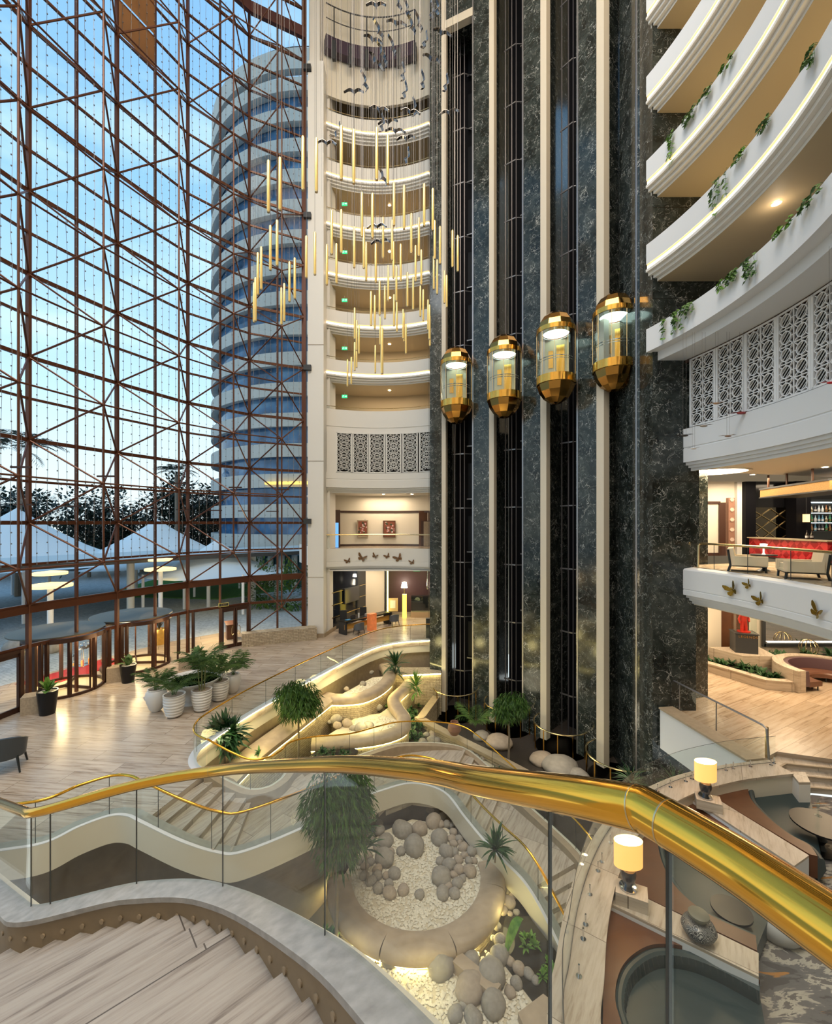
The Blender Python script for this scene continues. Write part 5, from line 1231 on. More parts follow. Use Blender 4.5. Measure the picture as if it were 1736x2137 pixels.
for i, (u, v, px, roll) in enumerate(((726, 1171, 10, .3), (755.5, 1165, 15, -.4), (782.5, 1161, 10, -.45), (809, 1161, 10, .45), (832.5, 1165, 15, .45), (860.5, 1174, 10, .2))):
    q = on_arc(u, BR, 0, BC); p = P(u, v, q.y); inn = (BCV-Vector((p.x, p.y, 0))).normalized(); fly(p, inn, px/F*p.y*1.1, roll, f'{"large" if px > 12 else "small"} bronze butterfly on the rear mezzanine front, {ORD(i+1)} from the white column', m_bflyd, 'bronze butterflies')
# leaf-like hanging birds under the right parapet
for i, (u, v, L, col) in enumerate(((1495, 842, 26, 'tan'), (1547, 862, 36, 'red'), (1468, 889, 30, 'grey'), (1428, 909, 30, 'black'), (1519, 910, 26, 'brown'), (1447, 936, 22, 'white'), (1733, 799, 30, 'crimson'))):
    p = P(u, v, 15.2 if u < 1700 else 10.5); s = L/F*p.y; root = empty('bird_mobile', tuple(p), label=f'{col} wooden bird mobile floating on fine threads before the lattice screens', cat='mobile', group=None)
    mt = M('mobile_'+col, {'tan': (.35, .2, .1), 'red': (.30, .04, .04), 'grey': (.3, .27, .24), 'black': (.03, .03, .03), 'brown': (.25, .15, .1), 'white': (.6, .6, .6), 'crimson': (.5, .02, .03)}[col], .4)
    b = MB().sphere(p, s*.28, 10, 6, (1, .5, .28)); b.build('body', mt, root)
    b = MB(); b.leaf(p+Vector((-.05*s, 0, .02)), (-1, .25, .0), s*.75, s*.10, .05).leaf(p+Vector((.05*s, 0, .02)), (1, -.2, .12), s*.65, s*.10, .05)
    b.v += [(x, y, z+.015) for x, y, z in b.v]; b.f += [tuple(i+8 for i in f) for f in b.f]; b.build('wing', mt, root)
    MB().rod(p+Vector((-.1*s, 0, 0)), p+Vector((-.1*s, 0, 14.53-p.z)), .004, 3).rod(p+Vector((.12*s, 0, 0)), p+Vector((.12*s, 0, 14.53-p.z)), .004, 3).build('thread', m_wire, root)

# ================= LOUNGE =================
def ledgepart():
    root = empty('lounge_ledge', tuple(LEDGE[20]), label='curved travertine ledge wall dividing the sunken lounge from the garden stairwell', cat='ledge')
    MB().sweep(LEDGE, [(.06, .28), (.06, .35), (-.70, .35), (-.70, .28)]).build('top_slab', m_ledge, root)
    MB().sweep(LEDGE, [(.0, -4.0), (.0, .28), (-.66, .28), (-.66, -4.0)]).build('wall_face', m_cream, root)
    G = offset(LEDGE, -.16); G = [up(p, .35) for p in G]; L = length_at(G)
    for seg in flat_segments(G, L, 1.9, .02): MB().sweep(seg, [(.006, .05), (.006, .85), (-.006, .85), (-.006, .05)]).build('glass_panel', m_glass, root)
    MB().tube([up(p, .05) for p in G], .008, 4).tube([up(p, .855) for p in G], .006, 4).build('edge_line', m_dark, root)
    for u, v in ((1372, 1652), (1399, 1643), (1431, 1631), (1444, 1626), (1515, 1608), (1530, 1604), (1566, 1600), (1609, 1597), (1615, 1593), (1274, 1759), (1256, 1799), (1248, 1818), (1231, 1867), (1222, 1930), (1217, 1960), (1208, 2038)):
        p = Z(u, v, .35); MB().rod(p, up(p, .20), .016, 8).lathe([(0, 0), (.05, 0), (.05, .012), (0, .012)], 12, tuple(p)).build('spigot', m_chrome, root)
ledgepart()
zz = lambda pts, z: [tuple(Z(u, v, z)[:2]) for u, v in pts]
for i, (poly, w) in enumerate((([(1274, 1887), (1293, 1847), (1583, 1989), (1583, 2038)], 'carrying the patterned urn'), ([(1441, 1665), (1462, 1646), (1688, 1785), (1657, 1807)], 'between the two farther booths'))):
    root = empty('booth_divider', (*zz([poly[0]], .15)[0], 0), label=f'tapering stone-topped divider of the lounge booths {w}', cat='booth divider')
    P4 = zz(poly, .15); MB().prism(P4, .10, .15).build('stone_top', m_ledge, root); MB().prism(P4, -.65, .10).build('white_side', m_whitec, root)
SA = [(1310, 2300), (1300, 2160), (1284, 2094), (1290, 2041), (1311, 2006), (1348, 1981), (1385, 1975), (1435, 1982), (1493, 2003), (1546, 2030), (1586, 2052)]
SB = [(1577, 1958), (1509, 1928), (1462, 1902), (1416, 1862), (1391, 1825), (1376, 1785), (1374, 1750), (1392, 1722), (1430, 1708), (1487, 1718), (1564, 1752), (1648, 1800)]
SC_ = [(1706, 1791), (1688, 1767), (1648, 1745), (1601, 1708), (1567, 1671), (1561, 1646), (1566, 1635), (1582, 1629), (1617, 1627), (1660, 1624)]
def booth(outl, wood, front, lab, ribs, closing, wlab):
    o3 = smooth([Z(u, v, -.02) for u, v in outl], 4); path = [Vector((p.x, p.y, 0)) for p in o3]
    root = empty('banquette_sofa', tuple(path[len(path)//2]), label=lab, cat='sofa')
    cen = sum(path, Vector())/len(path)
    n0 = normals2(path); side = 1 if (cen-path[len(path)//2]).dot(n0[len(path)//2]) > 0 else -1
    poly = [(p.x, p.y) for p in path]+zz(front, -.25)
    MB().prism(poly, -.6, -.26).build('seat', m_teal, root)
    pr = [(0, -.6), (0, -.04), (side*.04, -.01), (side*.09, -.01), (side*.13, -.05), (side*.16, -.26)]
    if side < 0: pr = pr[::-1]
    MB().sweep(path, pr).build('backrest', m_tealrib if ribs else m_teal, root)
    L = length_at(path); inner = offset(path, side*.125); b = MB(); s = .1; LI = length_at(inner)
    while s < LI[-1]: p = at_len(inner, s, LI); q = at_len(offset(path, side*.165), s, None); b.rod(up(p, -.05), up(p+(q-p).normalized()*.03, -.26), .014, 5); s += .11
    b.build('channel_rib', m_tealrib, root); nest(root, 'backrest', 'channel_rib')
    wp = zz(wood, .03)+[(p.x, p.y) for p in (path if closing else path[::-1])]
    r2 = thing('booth_surround', MB().prism(wp, -.5, .03), m_wood, wlab, 'booth surround')
booth(SA, [(1583, 2040), (1275, 1893), (1262, 1942), (1259, 2000), (1258, 2137), (1258, 2300)], [(1600, 2160), (1640, 2400)], 'dark teal curved banquette in the booth closest to the upper staircase', False, True, 'reddish wood shelf around the banquette next to the patterned urn')
booth(SB, [(1650, 1800), (1441, 1668), (1408, 1678), (1345, 1745), (1300, 1805), (1297, 1848), (1580, 1984)], [(1640, 1830), (1590, 1950)], 'dark teal U-shaped banquette between the two stone dividers, half under the brass rail', False, True, 'reddish wood shelf around the banquette between the stone dividers')
booth(SC_, [(1650, 1614), (1545, 1622), (1487, 1637), (1465, 1648), (1690, 1783)], [(1668, 1650), (1694, 1678), (1712, 1780)], 'grey-green ribbed-back banquette below the lobby steps', True, True, 'reddish wood shelf behind the ribbed banquette')
pp = zz([(1650, 1613), (1667, 1634), (1691, 1634), (1680, 1612)], .30)
struct('wall_pier', MB().prism(pp, -.65, .25), m_white); struct('trim_61', MB().prism(pp, .25, .32), m_ledge)
def lamp(u, Y, lab, zb=.40):
    X = (u-U0)/F*Y; c = Vector((X, Y, 0)); root = empty('table_lamp', (X, Y, zb), label=lab, cat='lamp')
    MB().lathe([(0, 0), (.09, 0), (.10, .03), (.075, .05), (.075, .07), (.13, .17), (.15, .30), (.13, .38), (.10, .40), (.08, .44), (0, .44)], 20, (X, Y, zb)).build('base', M('pewter_glaze', (.10, .10, .11), .15, .6), root)
    MB().lathe([(.17, .01), (.17, .03), (.10, .05)], 20, (X, Y, zb), 1, 1).build('foot_ring', m_chrome, root)
    b = MB(); n = 28; vs = []
    for z in (.46, .96):
        for k in range(n): a = 2*PI*k/n; vs.append(Vector((X+.285*math.cos(a), Y+.17*math.sin(a), zb+z)))
    b.add(vs, [(k, (k+1) % n, n+(k+1) % n, n+k) for k in range(n)]); b.build('shade', m_shade, root)
    b = MB(); b.add([Vector((X+.27*math.cos(2*PI*k/n), Y+.155*math.sin(2*PI*k/n), zb+.90)) for k in range(n)], [tuple(range(n))]); b.build('bulb_diffuser', m_bulbtop, root); nest(root, 'shade', 'bulb_diffuser'); nest(root, 'base', 'foot_ring')
    L = D.lights.new('lamp_bulb', 'POINT'); L.energy = 30; L.color = (1, .72, .4); L.shadow_soft_size = .15; o = D.objects.new('lamp_bulb', L); COL.objects.link(o); o.location = (X, Y-.0, zb+1.15)
    d = (Vector((6.0, -4.0, 0))-Vector((0, 0, 0))).normalized()
    thing('lamp_plinth', MB().box((X+.04, Y-.05, .275), (.58, .40, .25), rz=-.45), m_ledge, f'small stone block under the {lab.split(" ")[0]} oval lamp on the divider', 'stone block')
lamp(1311, 8.75, 'nearer lit oval table lamp with dark pewter base beside the ledge, under the brass rail')
lamp(1472, 11.65, 'farther lit oval table lamp with dark pewter base at the bend of the ledge')
c = Z(1458, 1955, .15); root = empty('patterned_urn', tuple(c), label='squat dark urn with swirl pattern and round lid on the stone divider', cat='urn')
def swirl():
    m, nt, bs = newmat('swirl_pattern'); L = nt.links.new; N = nt.nodes.new; tc = N('ShaderNodeTexCoord'); vo = N('ShaderNodeTexVoronoi'); vo.inputs['Scale'].default_value = 9; L(tc.outputs['Object'], vo.inputs['Vector'])
    ml = N('ShaderNodeMath'); ml.operation = 'MULTIPLY'; ml.inputs[1].default_value = 42; L(vo.outputs['Distance'], ml.inputs[0]); sn = N('ShaderNodeMath'); sn.operation = 'SINE'; L(ml.outputs[0], sn.inputs[0])
    rp = ramp(nt, [(.35, (.03, .03, .032)), (.6, (.32, .31, .28))]); L(sn.outputs[0], rp.inputs['Fac']); L(rp.outputs[0], bs.inputs['Base Color']); bs.inputs['Roughness'].default_value = .3; return m
MB().lathe([(0, 0), (.13, 0), (.25, .08), (.29, .17), (.25, .26), (.15, .31), (0, .31)], 28, tuple(c)).build('body', swirl(), root, sharp=1)
MB().lathe([(.11, .30), (.12, .36), (.17, .39), (.17, .43), (.13, .45), (0, .455)], 24, tuple(c)).build('lid', M('olive_stone', (.16, .15, .11), .5), root)
def rtable(c, R, zt, lab, name='round_table'):
    root = empty(name, (c.x, c.y, -.65), label=lab, cat='table'); h = zt+.65
    MB().lathe([(0, h-.04), (R, h-.04), (R, h), (0, h)], 32, (c.x, c.y, -.65)).build('tabletop', m_blackpot, root)
    MB().lathe([(0, 0), (.30, 0), (.30, .03), (.12, .08), (.07, .2), (.14, h*.45), (.07, h*.6), (.10, h-.06), (.22, h-.04), (0, h-.04)], 20, (c.x, c.y, -.65)).build('pedestal', m_blackpot, root)
tc_ = Z(1712, 1718, .08); rtable(tc_, .62, .08, 'glossy black round pedestal table before the ribbed banquette')
tb_ = Z(1526, 1897, -.05); rtable(tb_, .36, -.05, 'black round table glimpsed below the brass rail beside the teal banquette')
for i, (c, s, lab) in enumerate(((up(Z(1707, 1702, .08), 0), 1, 'clear stemmed glass standing on the black round table'),)):
    root = empty('glass_goblet', tuple(c), label=lab, cat='glass'); MB().lathe([(0, 0), (.08, 0), (.015, .03), (.015, .2), (.05, .28), (.03, .36), (.02, .44)], 14, tuple(c)).build('bowl', m_cabglass, root)
c = Z(1622, 1928, -.45); root = empty('pouf', (c.x, c.y, -.65), label='round pale grey upholstered pouf on the patterned carpet', cat='pouf')
MB().lathe([(0, 0), (.33, 0), (.41, .1), (.44, .22), (.41, .34), (.33, .40), (0, .41)], 28, (c.x, c.y, -.65)).build('cushion', M('grey_upholstery', (.42, .41, .39), .8), root, sharp=1.2)

# ---- right lobby edge: white parapet, glass rail ----
e0 = Vector((10.35, 17.85, 0)); e1 = Vector((10.95, 13.9, 0)); PE = [e0.lerp(e1, k/8) for k in range(9)]
root = empty('lobby_parapet', tuple(PE[4]), label='long white parapet with stone capping along the lobby floor edge below the marble corner', cat='parapet')
MB().sweep(PE, [(.25, -1.5), (.25, .12), (-.28, .12), (-.28, -1.5)]).build('white_face', m_whitec, root)
MB().sweep(PE, [(.30, .12), (.30, .19), (-.34, .19), (-.34, .12)]).build('stone_cap', m_brownstone, root)
g0 = Vector((10.75, 17.6, .19)); g1 = Vector((11.25, 14.0, .19)); GE = [g0.lerp(g1, k/8) for k in range(9)]
root = empty('parapet_railing', tuple(GE[4]), label='glass railing with dark metal top tube on the white parapet of the lobby', cat='railing')
MB().tube([up(GE[0]+Vector((-.4, 3, 0)), 1.05)]+[up(p, 1.05) for p in GE]+[up(GE[-1]+Vector((.03, -.12, 0)), .98), GE[-1]+Vector((.05, -.2, 0))], .034, 10).build('handrail', m_steel, root)
MB().strip([up(p, .02) for p in GE], [up(p, 1.02) for p in GE]).build('glass_panel', m_glass, root)
for k in (0, 4): MB().bar(GE[k], up(GE[k], 1.02), .03, .03).build('post', m_steel, root)
MB().bar(GE[8]+Vector((.12, -.02, 0)), up(GE[8]+Vector((.12, -.02, 0)), 1.0), .07, .07).build('post', m_brassdull, root)

# ---- right lobby: planter bench, round sofa, pedestal ----
PB = [Vector((13.9, 25.2, 0)), Vector((15.0, 23.1, 0)), Vector((16.35, 20.15, 0)), Vector((17.55, 19.85, 0))]
root = empty('planter_bench', tuple(PB[1]), label='low travertine planter wall in front of the leafy bed in the right lobby', cat='planter')
MB().sweep(PB, [(.36, 0), (.36, .40), (0, .40), (0, 0)][::-1]).build('wall_face', m_ledge, root); MB().sweep(PB, [(.40, .40), (.40, .46), (-.03, .46), (-.03, .40)][::-1]).build('cap', m_ledge, root)
struct('ground_planter', MB().prism([(14.2, 25), (15.3, 23.3), (16.6, 20.5), (17.9, 20.2), (19, 24), (16, 25.3)], 0, .3), m_soil)
g = random.Random(9); f = inpoly([(14.6, 24.3), (15.35, 23.4), (16.6, 20.6), (17.4, 20.4), (17.6, 22.0), (16.6, 22.9), (15.6, 24.4)])
k = 0
while k < 34:
    x, y, c_ = f(g)
    if not c_: continue
    k += 1; o = D.objects.new('ground_cover_plant', clump_me[(k % 3)*2]); COL.objects.link(o); o.location = (x, y, .32); o.rotation_euler[2] = g.uniform(0, 6); s = g.uniform(1.1, 1.6); o.scale = (s, s, s); tag(o, 'silvery green leafy plant packed in the travertine planter of the right lobby', 'plant', 'planter plants')
for k in range(14):
    x, y = g.uniform(18.2, 23), g.uniform(22.6, 23.8); o = D.objects.new('ground_cover_plant', clump_me[(k % 3)*2]); COL.objects.link(o); o.location = (x, y, .55); s = g.uniform(1.2, 1.8); o.scale = (s, s, s); tag(o, 'green plant behind the round brown sofa under the dark framed mirror', 'plant', 'plants under the mirror')
struct('ground_planter', MB().box((20.6, 23.2, .25), (5.2, 1.5, .5)), m_soil)
sc = (19.6, 20.3); AR = [Vector((sc[0]+1.95*math.cos(R2(a)), sc[1]+1.95*math.sin(R2(a)), 0)) for a in range(20, 200, 8)]
root = empty('round_sofa', (sc[0], sc[1], 0), label='curved brown leather sofa set inside a travertine surround', cat='sofa')
MB().sweep(AR, [(-.25, 0), (-.25, 1.0), (.18, 1.0), (.18, 0)]).build('stone_surround', m_ledge, root)
MB().sweep(AR, [(.2, .25), (.2, .95), (.36, .95), (.42, .45), (.42, .25)]).build('backrest', M('plum_leather', (.10, .055, .065), .4), root)
MB().sweep(AR, [(.38, .22), (.38, .46), (1.1, .46), (1.15, .40), (1.15, .22)]).build('seat', M('brown_leather', (.14, .06, .035), .35), root)
for a in (60, 100, 140, 180, 195): 
    p = Vector((sc[0]+.95*math.cos(R2(a)), sc[1]+.95*math.sin(R2(a)), 0)); MB().rod(p, up(p, .24), .03, 8).build('foot', m_dark, root)
pd = Vector((17.55, 23.1, .92)); rz = -.35
struct('trim_62', MB().prism([(16.2, 23.9), (16.9, 22.3), (18.6, 22.2), (19.0, 23.9)], 0, .92), m_ledge)
root = empty('display_pedestal', tuple(pd), label='black display pedestal lettered LEGENDS with a glass case on top', cat='pedestal')
MB().box((pd.x, pd.y, 1.42), (1.0, .9, 1.0), rz=rz).box((pd.x, pd.y, 1.94), (1.08, .98, .05), rz=rz).build('plinth', m_dark, root)
MB().box((pd.x, pd.y, 2.62), (.9, .8, 1.3), rz=rz).build('glass_case', m_cabglass, root)
tcv = D.curves.new('lettering', 'FONT'); tcv.body = 'LEGENDS'; tcv.size = .17; tcv.align_x = 'CENTER'; tcv.extrude = .004; tcv.space_character = 1.25; tcv.materials.append(m_brassw)
to = D.objects.new('lettering', text_mesh(tcv)); COL.objects.link(to); to.parent = root; to.rotation_euler = (PI/2, 0, rz); fr_ = Matrix.Rotation(rz, 3, 'Z') @ Vector((.05, -.46, 0)); to.location = (fr_.x, fr_.y, .82)
root = empty('red_figurine', (pd.x, pd.y, 1.97), label='glossy red standing figurine inside the glass case on the black pedestal', cat='figurine')
mr = M('red_lacquer', (.6, .03, .015), .25); b = MB(); x, y = pd.x, pd.y; K = lambda z: 1.97+(z-1.55)*.85
b.tube([(x-.10, y, K(1.6)), (x-.09, y, K(1.9)), (x-.05, y, K(2.2))], .075, 8, r2=.10).tube([(x+.12, y, K(1.6)), (x+.10, y, K(1.9)), (x+.05, y, K(2.2))], .075, 8, r2=.10).lathe([(.12, 0), (.16, .15), (.20, .42), (.10, .52), (.05, .56), (0, .56)], 12, (x, y, K(2.15)))
b.tube([(x-.18, y, K(2.6)), (x-.26, y, K(2.35)), (x-.22, y-.05, K(2.1))], .05, 7).tube([(x+.18, y, K(2.6)), (x+.27, y, K(2.38)), (x+.2, y-.1, K(2.2))], .05, 7).sphere((x, y, K(2.83)), .11, 10, 7)
b.build('body', mr, root); MB().lathe([(0, 0), (.3, 0), (.3, .04), (0, .04)], 20, (x, y, K(1.55))).build('base', mr, root)
root = empty('wall_mirror', (21.5, 24.2, 1.9), label='wide black framed mirror behind the plants of the right lobby', cat='mirror')
f = MB()
for z in (.95, 2.9): f.box((21.6, 24.2, z), (4.2, .12, .16))
for x in (19.5, 23.7): f.box((x, 24.2, 1.9), (.16, .12, 2.1))
f.build('frame', m_dark, root); MB().box((21.6, 24.24, 1.9), (4.1, .04, 1.9)).build('mirror_glass', M('mirror_silver', (.8, .8, .8), .03, 1), root); MB().box((21.6, 24.12, 1.12), (3.9, .03, .04)).build('light_strip', M('mirror_strip', (.9, .9, .85), .5, emit=(1, .95, .8), es=2.0), root)
root = empty('ring_sculpture', (21.3, 23.5, .6), label='openwork sphere of looped brass rings in front of the mirror', cat='sculpture')
for k in range(6): 
    a = k*PI/6; MB().tube([(21.3+.42*math.cos(t)*math.cos(a), 23.4+.42*math.cos(t)*math.sin(a), 1.05+.42*math.sin(t)) for t in [2*PI*i/28 for i in range(28)]], .014, 5, closed=True).build('ring', m_brassdull, root)

# ================= BAR ON THE MEZZANINE =================
ZB = 5.975
RP = [on_arc(u, 15.0, ZB) for u in (1462, 1490, 1520, 1560, 1600, 1650, 1700, 1736, 1790, 1850)][::-1]
root = empty('bar_railing', tuple(RP[5]), label='glass balustrade with bent brass top rail along the bar balcony', cat='balustrade')
MB().tube([up(p, .98) for p in RP]+[up(RP[-1]+Vector((-.05, .06, 0)), .90), RP[-1]+Vector((-.06, .08, 0))], .045, 10).build('handrail', m_brassdull, root)
for k in range(len(RP)-1):
    if k % 2 == 0: MB().bar(RP[k], up(RP[k], .94), .015, .015).build('joint_strip', m_dark, root)
    MB().strip([RP[k], RP[k+1]], [up(RP[k], .95), up(RP[k+1], .95)]).build('glass_panel', m_glass, root)
m_chair = M('beige_linen', (.74, .60, .41), .8); m_leg = M('black_lacquer', (.012, .016, .018), .25)
def armchair():
    r = empty('lounge_armchair', (0, 0, 0))
    MB().box((0, -.05, .40), (.62, .66, .16)).build('seat_cushion', m_chair, r)
    MB().box((0, .02, .27), (.86, .86, .10)).build('seat_base', m_chair, r)
    MB().box((0, .40, .56), (.84, .14, .62), m=Matrix.Rotation(-.16, 3, 'X')).build('backrest', m_chair, r)
    for s in (-1, 1):
        MB().box((s*.40, -.03, .42), (.11, .82, .34)).build('armrest', m_chair, r)
        MB().tube([(s*.40, .50, 0), (s*.41, .44, .25), (s*.43, .50, .82)], .035, 6).build('back_leg', m_leg, r)
        MB().tube([(s*.38, -.40, 0), (s*.40, -.38, .24)], .032, 6).build('front_leg', m_leg, r)
    MB().box((0, .02, .215), (.86, .88, .035)).build('frame', m_leg, r)
    return r
ac = armchair(); q = on_arc(1563, 15.7, ZB); ac.location = q; ac.rotation_euler[2] = R2(52); ac.scale = (1.25, 1.25, 1.0)
tag(ac, 'beige armchair with black legs behind the bar balcony glass, turned sideways beside the small table', 'armchair', 'beige bar armchairs')
q = on_arc(1670, 15.65, ZB); dup(ac, q, R2(-118), 'beige armchair with black legs showing its back through the bar balcony glass', (1.2, 1.2, 1.0))
q = on_arc(1618, 16.0, ZB); q.x += .3; q.y += .9; c = q; root = empty('side_table', tuple(c), label='black round pedestal side table between the two beige armchairs', cat='table')
MB().lathe([(0, .58), (.42, .58), (.42, .62), (0, .62)], 24, tuple(c)).build('tabletop', m_blackpot, root); MB().lathe([(0, 0), (.24, 0), (.06, .1), (.05, .3), (.1, .4), (.05, .5), (.1, .58), (0, .58)], 16, tuple(c)).build('pedestal', m_blackpot, root)
c2 = up(c, .62); root = empty('candle_lamp', tuple(c2), label='small white glass table light on the black side table', cat='lamp'); MB().lathe([(0, 0), (.07, 0), (.03, .06), (.03, .26), (.10, .30), (.13, .40), (.0, .42)], 14, tuple(c2)).build('body', M('white_glass_glow', (.8, .78, .74), .3, emit=(1, .95, .85), es=.8), root)
# bar counter with red faceted front
def diamond_red():
    m, nt, bs = newmat('red_faceted_glaze'); L = nt.links.new; N = nt.nodes.new; tc = N('ShaderNodeTexCoord'); mp = N('ShaderNodeMapping'); mp.inputs['Scale'].default_value = (3.2, 3.2, 3.2); mp.inputs['Rotation'].default_value = (R2(45), R2(45), 0); L(tc.outputs['Object'], mp.inputs[0])
    ck = N('ShaderNodeTexChecker'); ck.inputs['Scale'].default_value = 1.0; ck.inputs['Color1'].default_value = (.30, .008, .012, 1); ck.inputs['Color2'].default_value = (.55, .03, .035, 1); L(mp.outputs[0], ck.inputs[0]); L(ck.outputs[0], bs.inputs['Base Color']); bs.inputs['Roughness'].default_value = .25; return m
B0 = Vector((18.0, 23.3, ZB)); B1 = Vector((17.75, 18.6, ZB)); B2_ = Vector((20.6, 17.6, ZB))
BPATH = [B0, Vector((17.9, 21.0, ZB)), B1, B2_]
root = empty('bar_counter', tuple(B1), label='bar counter with red faceted front and dark top', cat='bar counter')
MB().sweep(BPATH, [(0, .1), (0, 1.0), (.5, 1.0), (.5, .1)]).build('red_front', diamond_red(), root)
MB().sweep(BPATH, [(-.12, 1.0), (-.12, 1.06), (.6, 1.06), (.6, 1.0)]).build('countertop', m_brownstone, root)
MB().sweep(BPATH, [(.05, 0), (.05, .1), (.5, .1), (.5, 0)]).build('plinth', m_dark, root)
# canopy
root = empty('bar_canopy', (17.0, 19.8, 9.2), label='long brass mesh canopy hung on posts above the bar', cat='canopy')
CP = [Vector((17.55, 22.0, 9.1)), Vector((16.2, 16.9, 9.1))]
MB().sweep(CP, [(0, 0), (0, .36), (1.6, .36), (1.6, 0)]).build('brass_mesh', M('gold_mesh', (.45, .27, .09), .5, .6, noise_amt=.6, noise_scale=30), root)
MB().sweep(CP, [(-.05, .36), (-.05, .44), (1.65, .44), (1.65, .36)]).sweep(CP, [(-.05, -.06), (-.05, 0), (1.65, 0), (1.65, -.06)]).build('dark_trim', m_dark, root)
for t in (.15, .45, .8): p = CP[0].lerp(CP[1], t); MB().bar(up(p, .4), up(p, 1.05), .06, .06).build('post', m_wood, root)
# back bar: column, mirror with crossing brass strips, lit shelves, bottles
struct('wall_bar_dark', MB().box((18.24, 23.75, 8.0), (.56, .5, 4.1)), m_black)
struct('wall_bar_dark', MB().box((20.9, 23.6, 8.0), (.8, .7, 4.1)), m_black)
root = empty('mirror_panel', (19.6, 23.9, 7.4), label='dark mirrored panel with crossing brass strips beside the bar shelves', cat='mirror')
MB().box((19.55, 23.94, 7.45), (2.0, .06, 2.4)).build('mirror_glass', M('smoked_mirror', (.16, .14, .11), .06, 1), root)
for x0, z0, x1, z1 in ((19.1, 8.5, 21.4, 7.4), (19.1, 7.9, 21.3, 6.6), (19.1, 7.3, 20.3, 6.5), (21.4, 8.5, 19.1, 7.2), (21.4, 7.9, 19.1, 6.55), (20.4, 8.6, 19.1, 7.9), (21.4, 7.1, 20.3, 6.5), (20.3, 8.6, 21.4, 8.0)): x0, x1 = [(x-19.1)*.8+18.65 for x in (x0, x1)]; MB().bar((x0, 23.88, z0), (x1, 23.88, z1), .03, .035).build('brass_strip', m_brassdull, root)
MB().box((18.66, 23.86, 7.5), (.12, .05, 2.3)).build('lit_edge', M('gold_leaf_lit', (.7, .5, .15), .4, emit=(1, .7, .25), es=.7), root)
root = empty('pendant_lantern', (20.9, 23.1, 7.9), label='small glowing square lantern hanging beside the bottle shelves', cat='lantern'); MB().box((20.9, 23.1, 8.05), (.22, .2, .42)).build('shade', M('lantern_glow', (.9, .7, .4), .5, emit=(1, .66, .28), es=1.0), root); MB().rod((20.9, 23.1, 8.27), (20.9, 23.1, 10.05), .01, 5).build('cord', m_dark, root)
root = empty('bottle_shelf', (23.0, 23.7, 7.0), label='tall backlit bar shelf unit filled with bottles', cat='shelf')
SHZ = [7.35, 7.84, 8.38]
for z in SHZ: MB().box((23.2, 23.7, z-.02), (3.9, .5, .04)).build('shelf_board', m_dark, root)
MB().box((23.2, 23.95, 8.0), (3.9, .04, 2.2)).build('back_panel', M('lit_mirror', (.08, .09, .10), .1, .8), root)
for z in (8.92, 7.80, 8.34): MB().box((23.2, 23.5, z), (3.8, .03, .03)).build('light_strip', M('cool_shelf_led', (.9, .95, 1), .5, emit=(.85, .95, 1), es=8), root)
bot = [M('bottle_'+n, c, .12, 0, spec=.8) for n, c in (('amber', (.28, .10, .03)), ('clear', (.55, .6, .62)), ('green', (.05, .22, .10)), ('dark', (.04, .03, .03)), ('pale', (.5, .45, .32)), ('blue', (.12, .28, .38)))]
bpm = []
for i, m in enumerate(bot):
    s = [1, .95, 1.1, 1.0, .85, 1.0][i]; b = MB().lathe([(0, 0), (.055, 0), (.06, .02), (.06, .20*s), (.025, .27*s), (.02, .36*s), (.025, .365*s), (.025, .38*s), (0, .38*s)], 10); r = empty('bottle', (0, 0, 0)); b.build('glass_body', m, r)
    MB().lathe([(.062, .06), (.062, .15)], 10).build('paper_label', m_whitec if i % 2 else m_brassdull, r); nest(r, 'glass_body', 'paper_label'); bpm.append(r)
cnt = [0]*6; used = set()
for s_, z in enumerate(SHZ):
    for k in range(13):
        i = (k*5+s_*2+(k*k) % 3) % 6; o = bpm[i] if i not in used else dup(bpm[i]); used.add(i); o.location = (21.5+k*.2, 23.66, z)
        tag(o, f'{["amber", "clear", "green", "dark", "squat pale", "bluish"][i]} spirit bottle on the {["lowest", "middle", "topmost"][s_]} bar shelf, {ORD(k+1)} from the lantern', 'bottle', 'bottles behind the bar')
for i, (u, lab) in enumerate(((1692, 'champagne bottle with white label standing on the bar counter'), (1702, 'slim wine bottle with gold foil standing on the bar counter'))):
    o = dup(bpm[3]); p = P(u, 1130, 19.9); o.location = (p.x, p.y+.2, ZB+1.06); tag(o, lab, 'bottle', 'bottles on the bar counter'); o.scale = (1.1, 1.1, 1.1)
# hexagon-inlaid pilaster
root = empty('inlaid_pilaster', (17.45, 23.8, ZB), label='rose brown pilaster inlaid with pale hexagon flowers beside the bar door', cat='pilaster')
MB().box((17.42, 23.9, ZB+1.6), (.34, .2, 3.2)).build('shaft', M('rose_veneer', (.30, .16, .11), .5), root)
for k in range(6): MB().lathe([(0, 0), (.12, 0), (.12, .02), (0, .02)], 6).build('hexagon_inlay', M('pale_inlay', (.62, .48, .38), .5), root)
for k, n_ in enumerate([n for n in KIDS[root.name] if n.startswith('hexagon')]):
    o = D.objects[n_]; o.data.transform(Matrix.Translation(Vector((17.45, 23.8, ZB)))); o.data.transform(Matrix.Rotation(PI/2, 4, 'X')); o.location = (-.03, -.02, .35+.55*k)
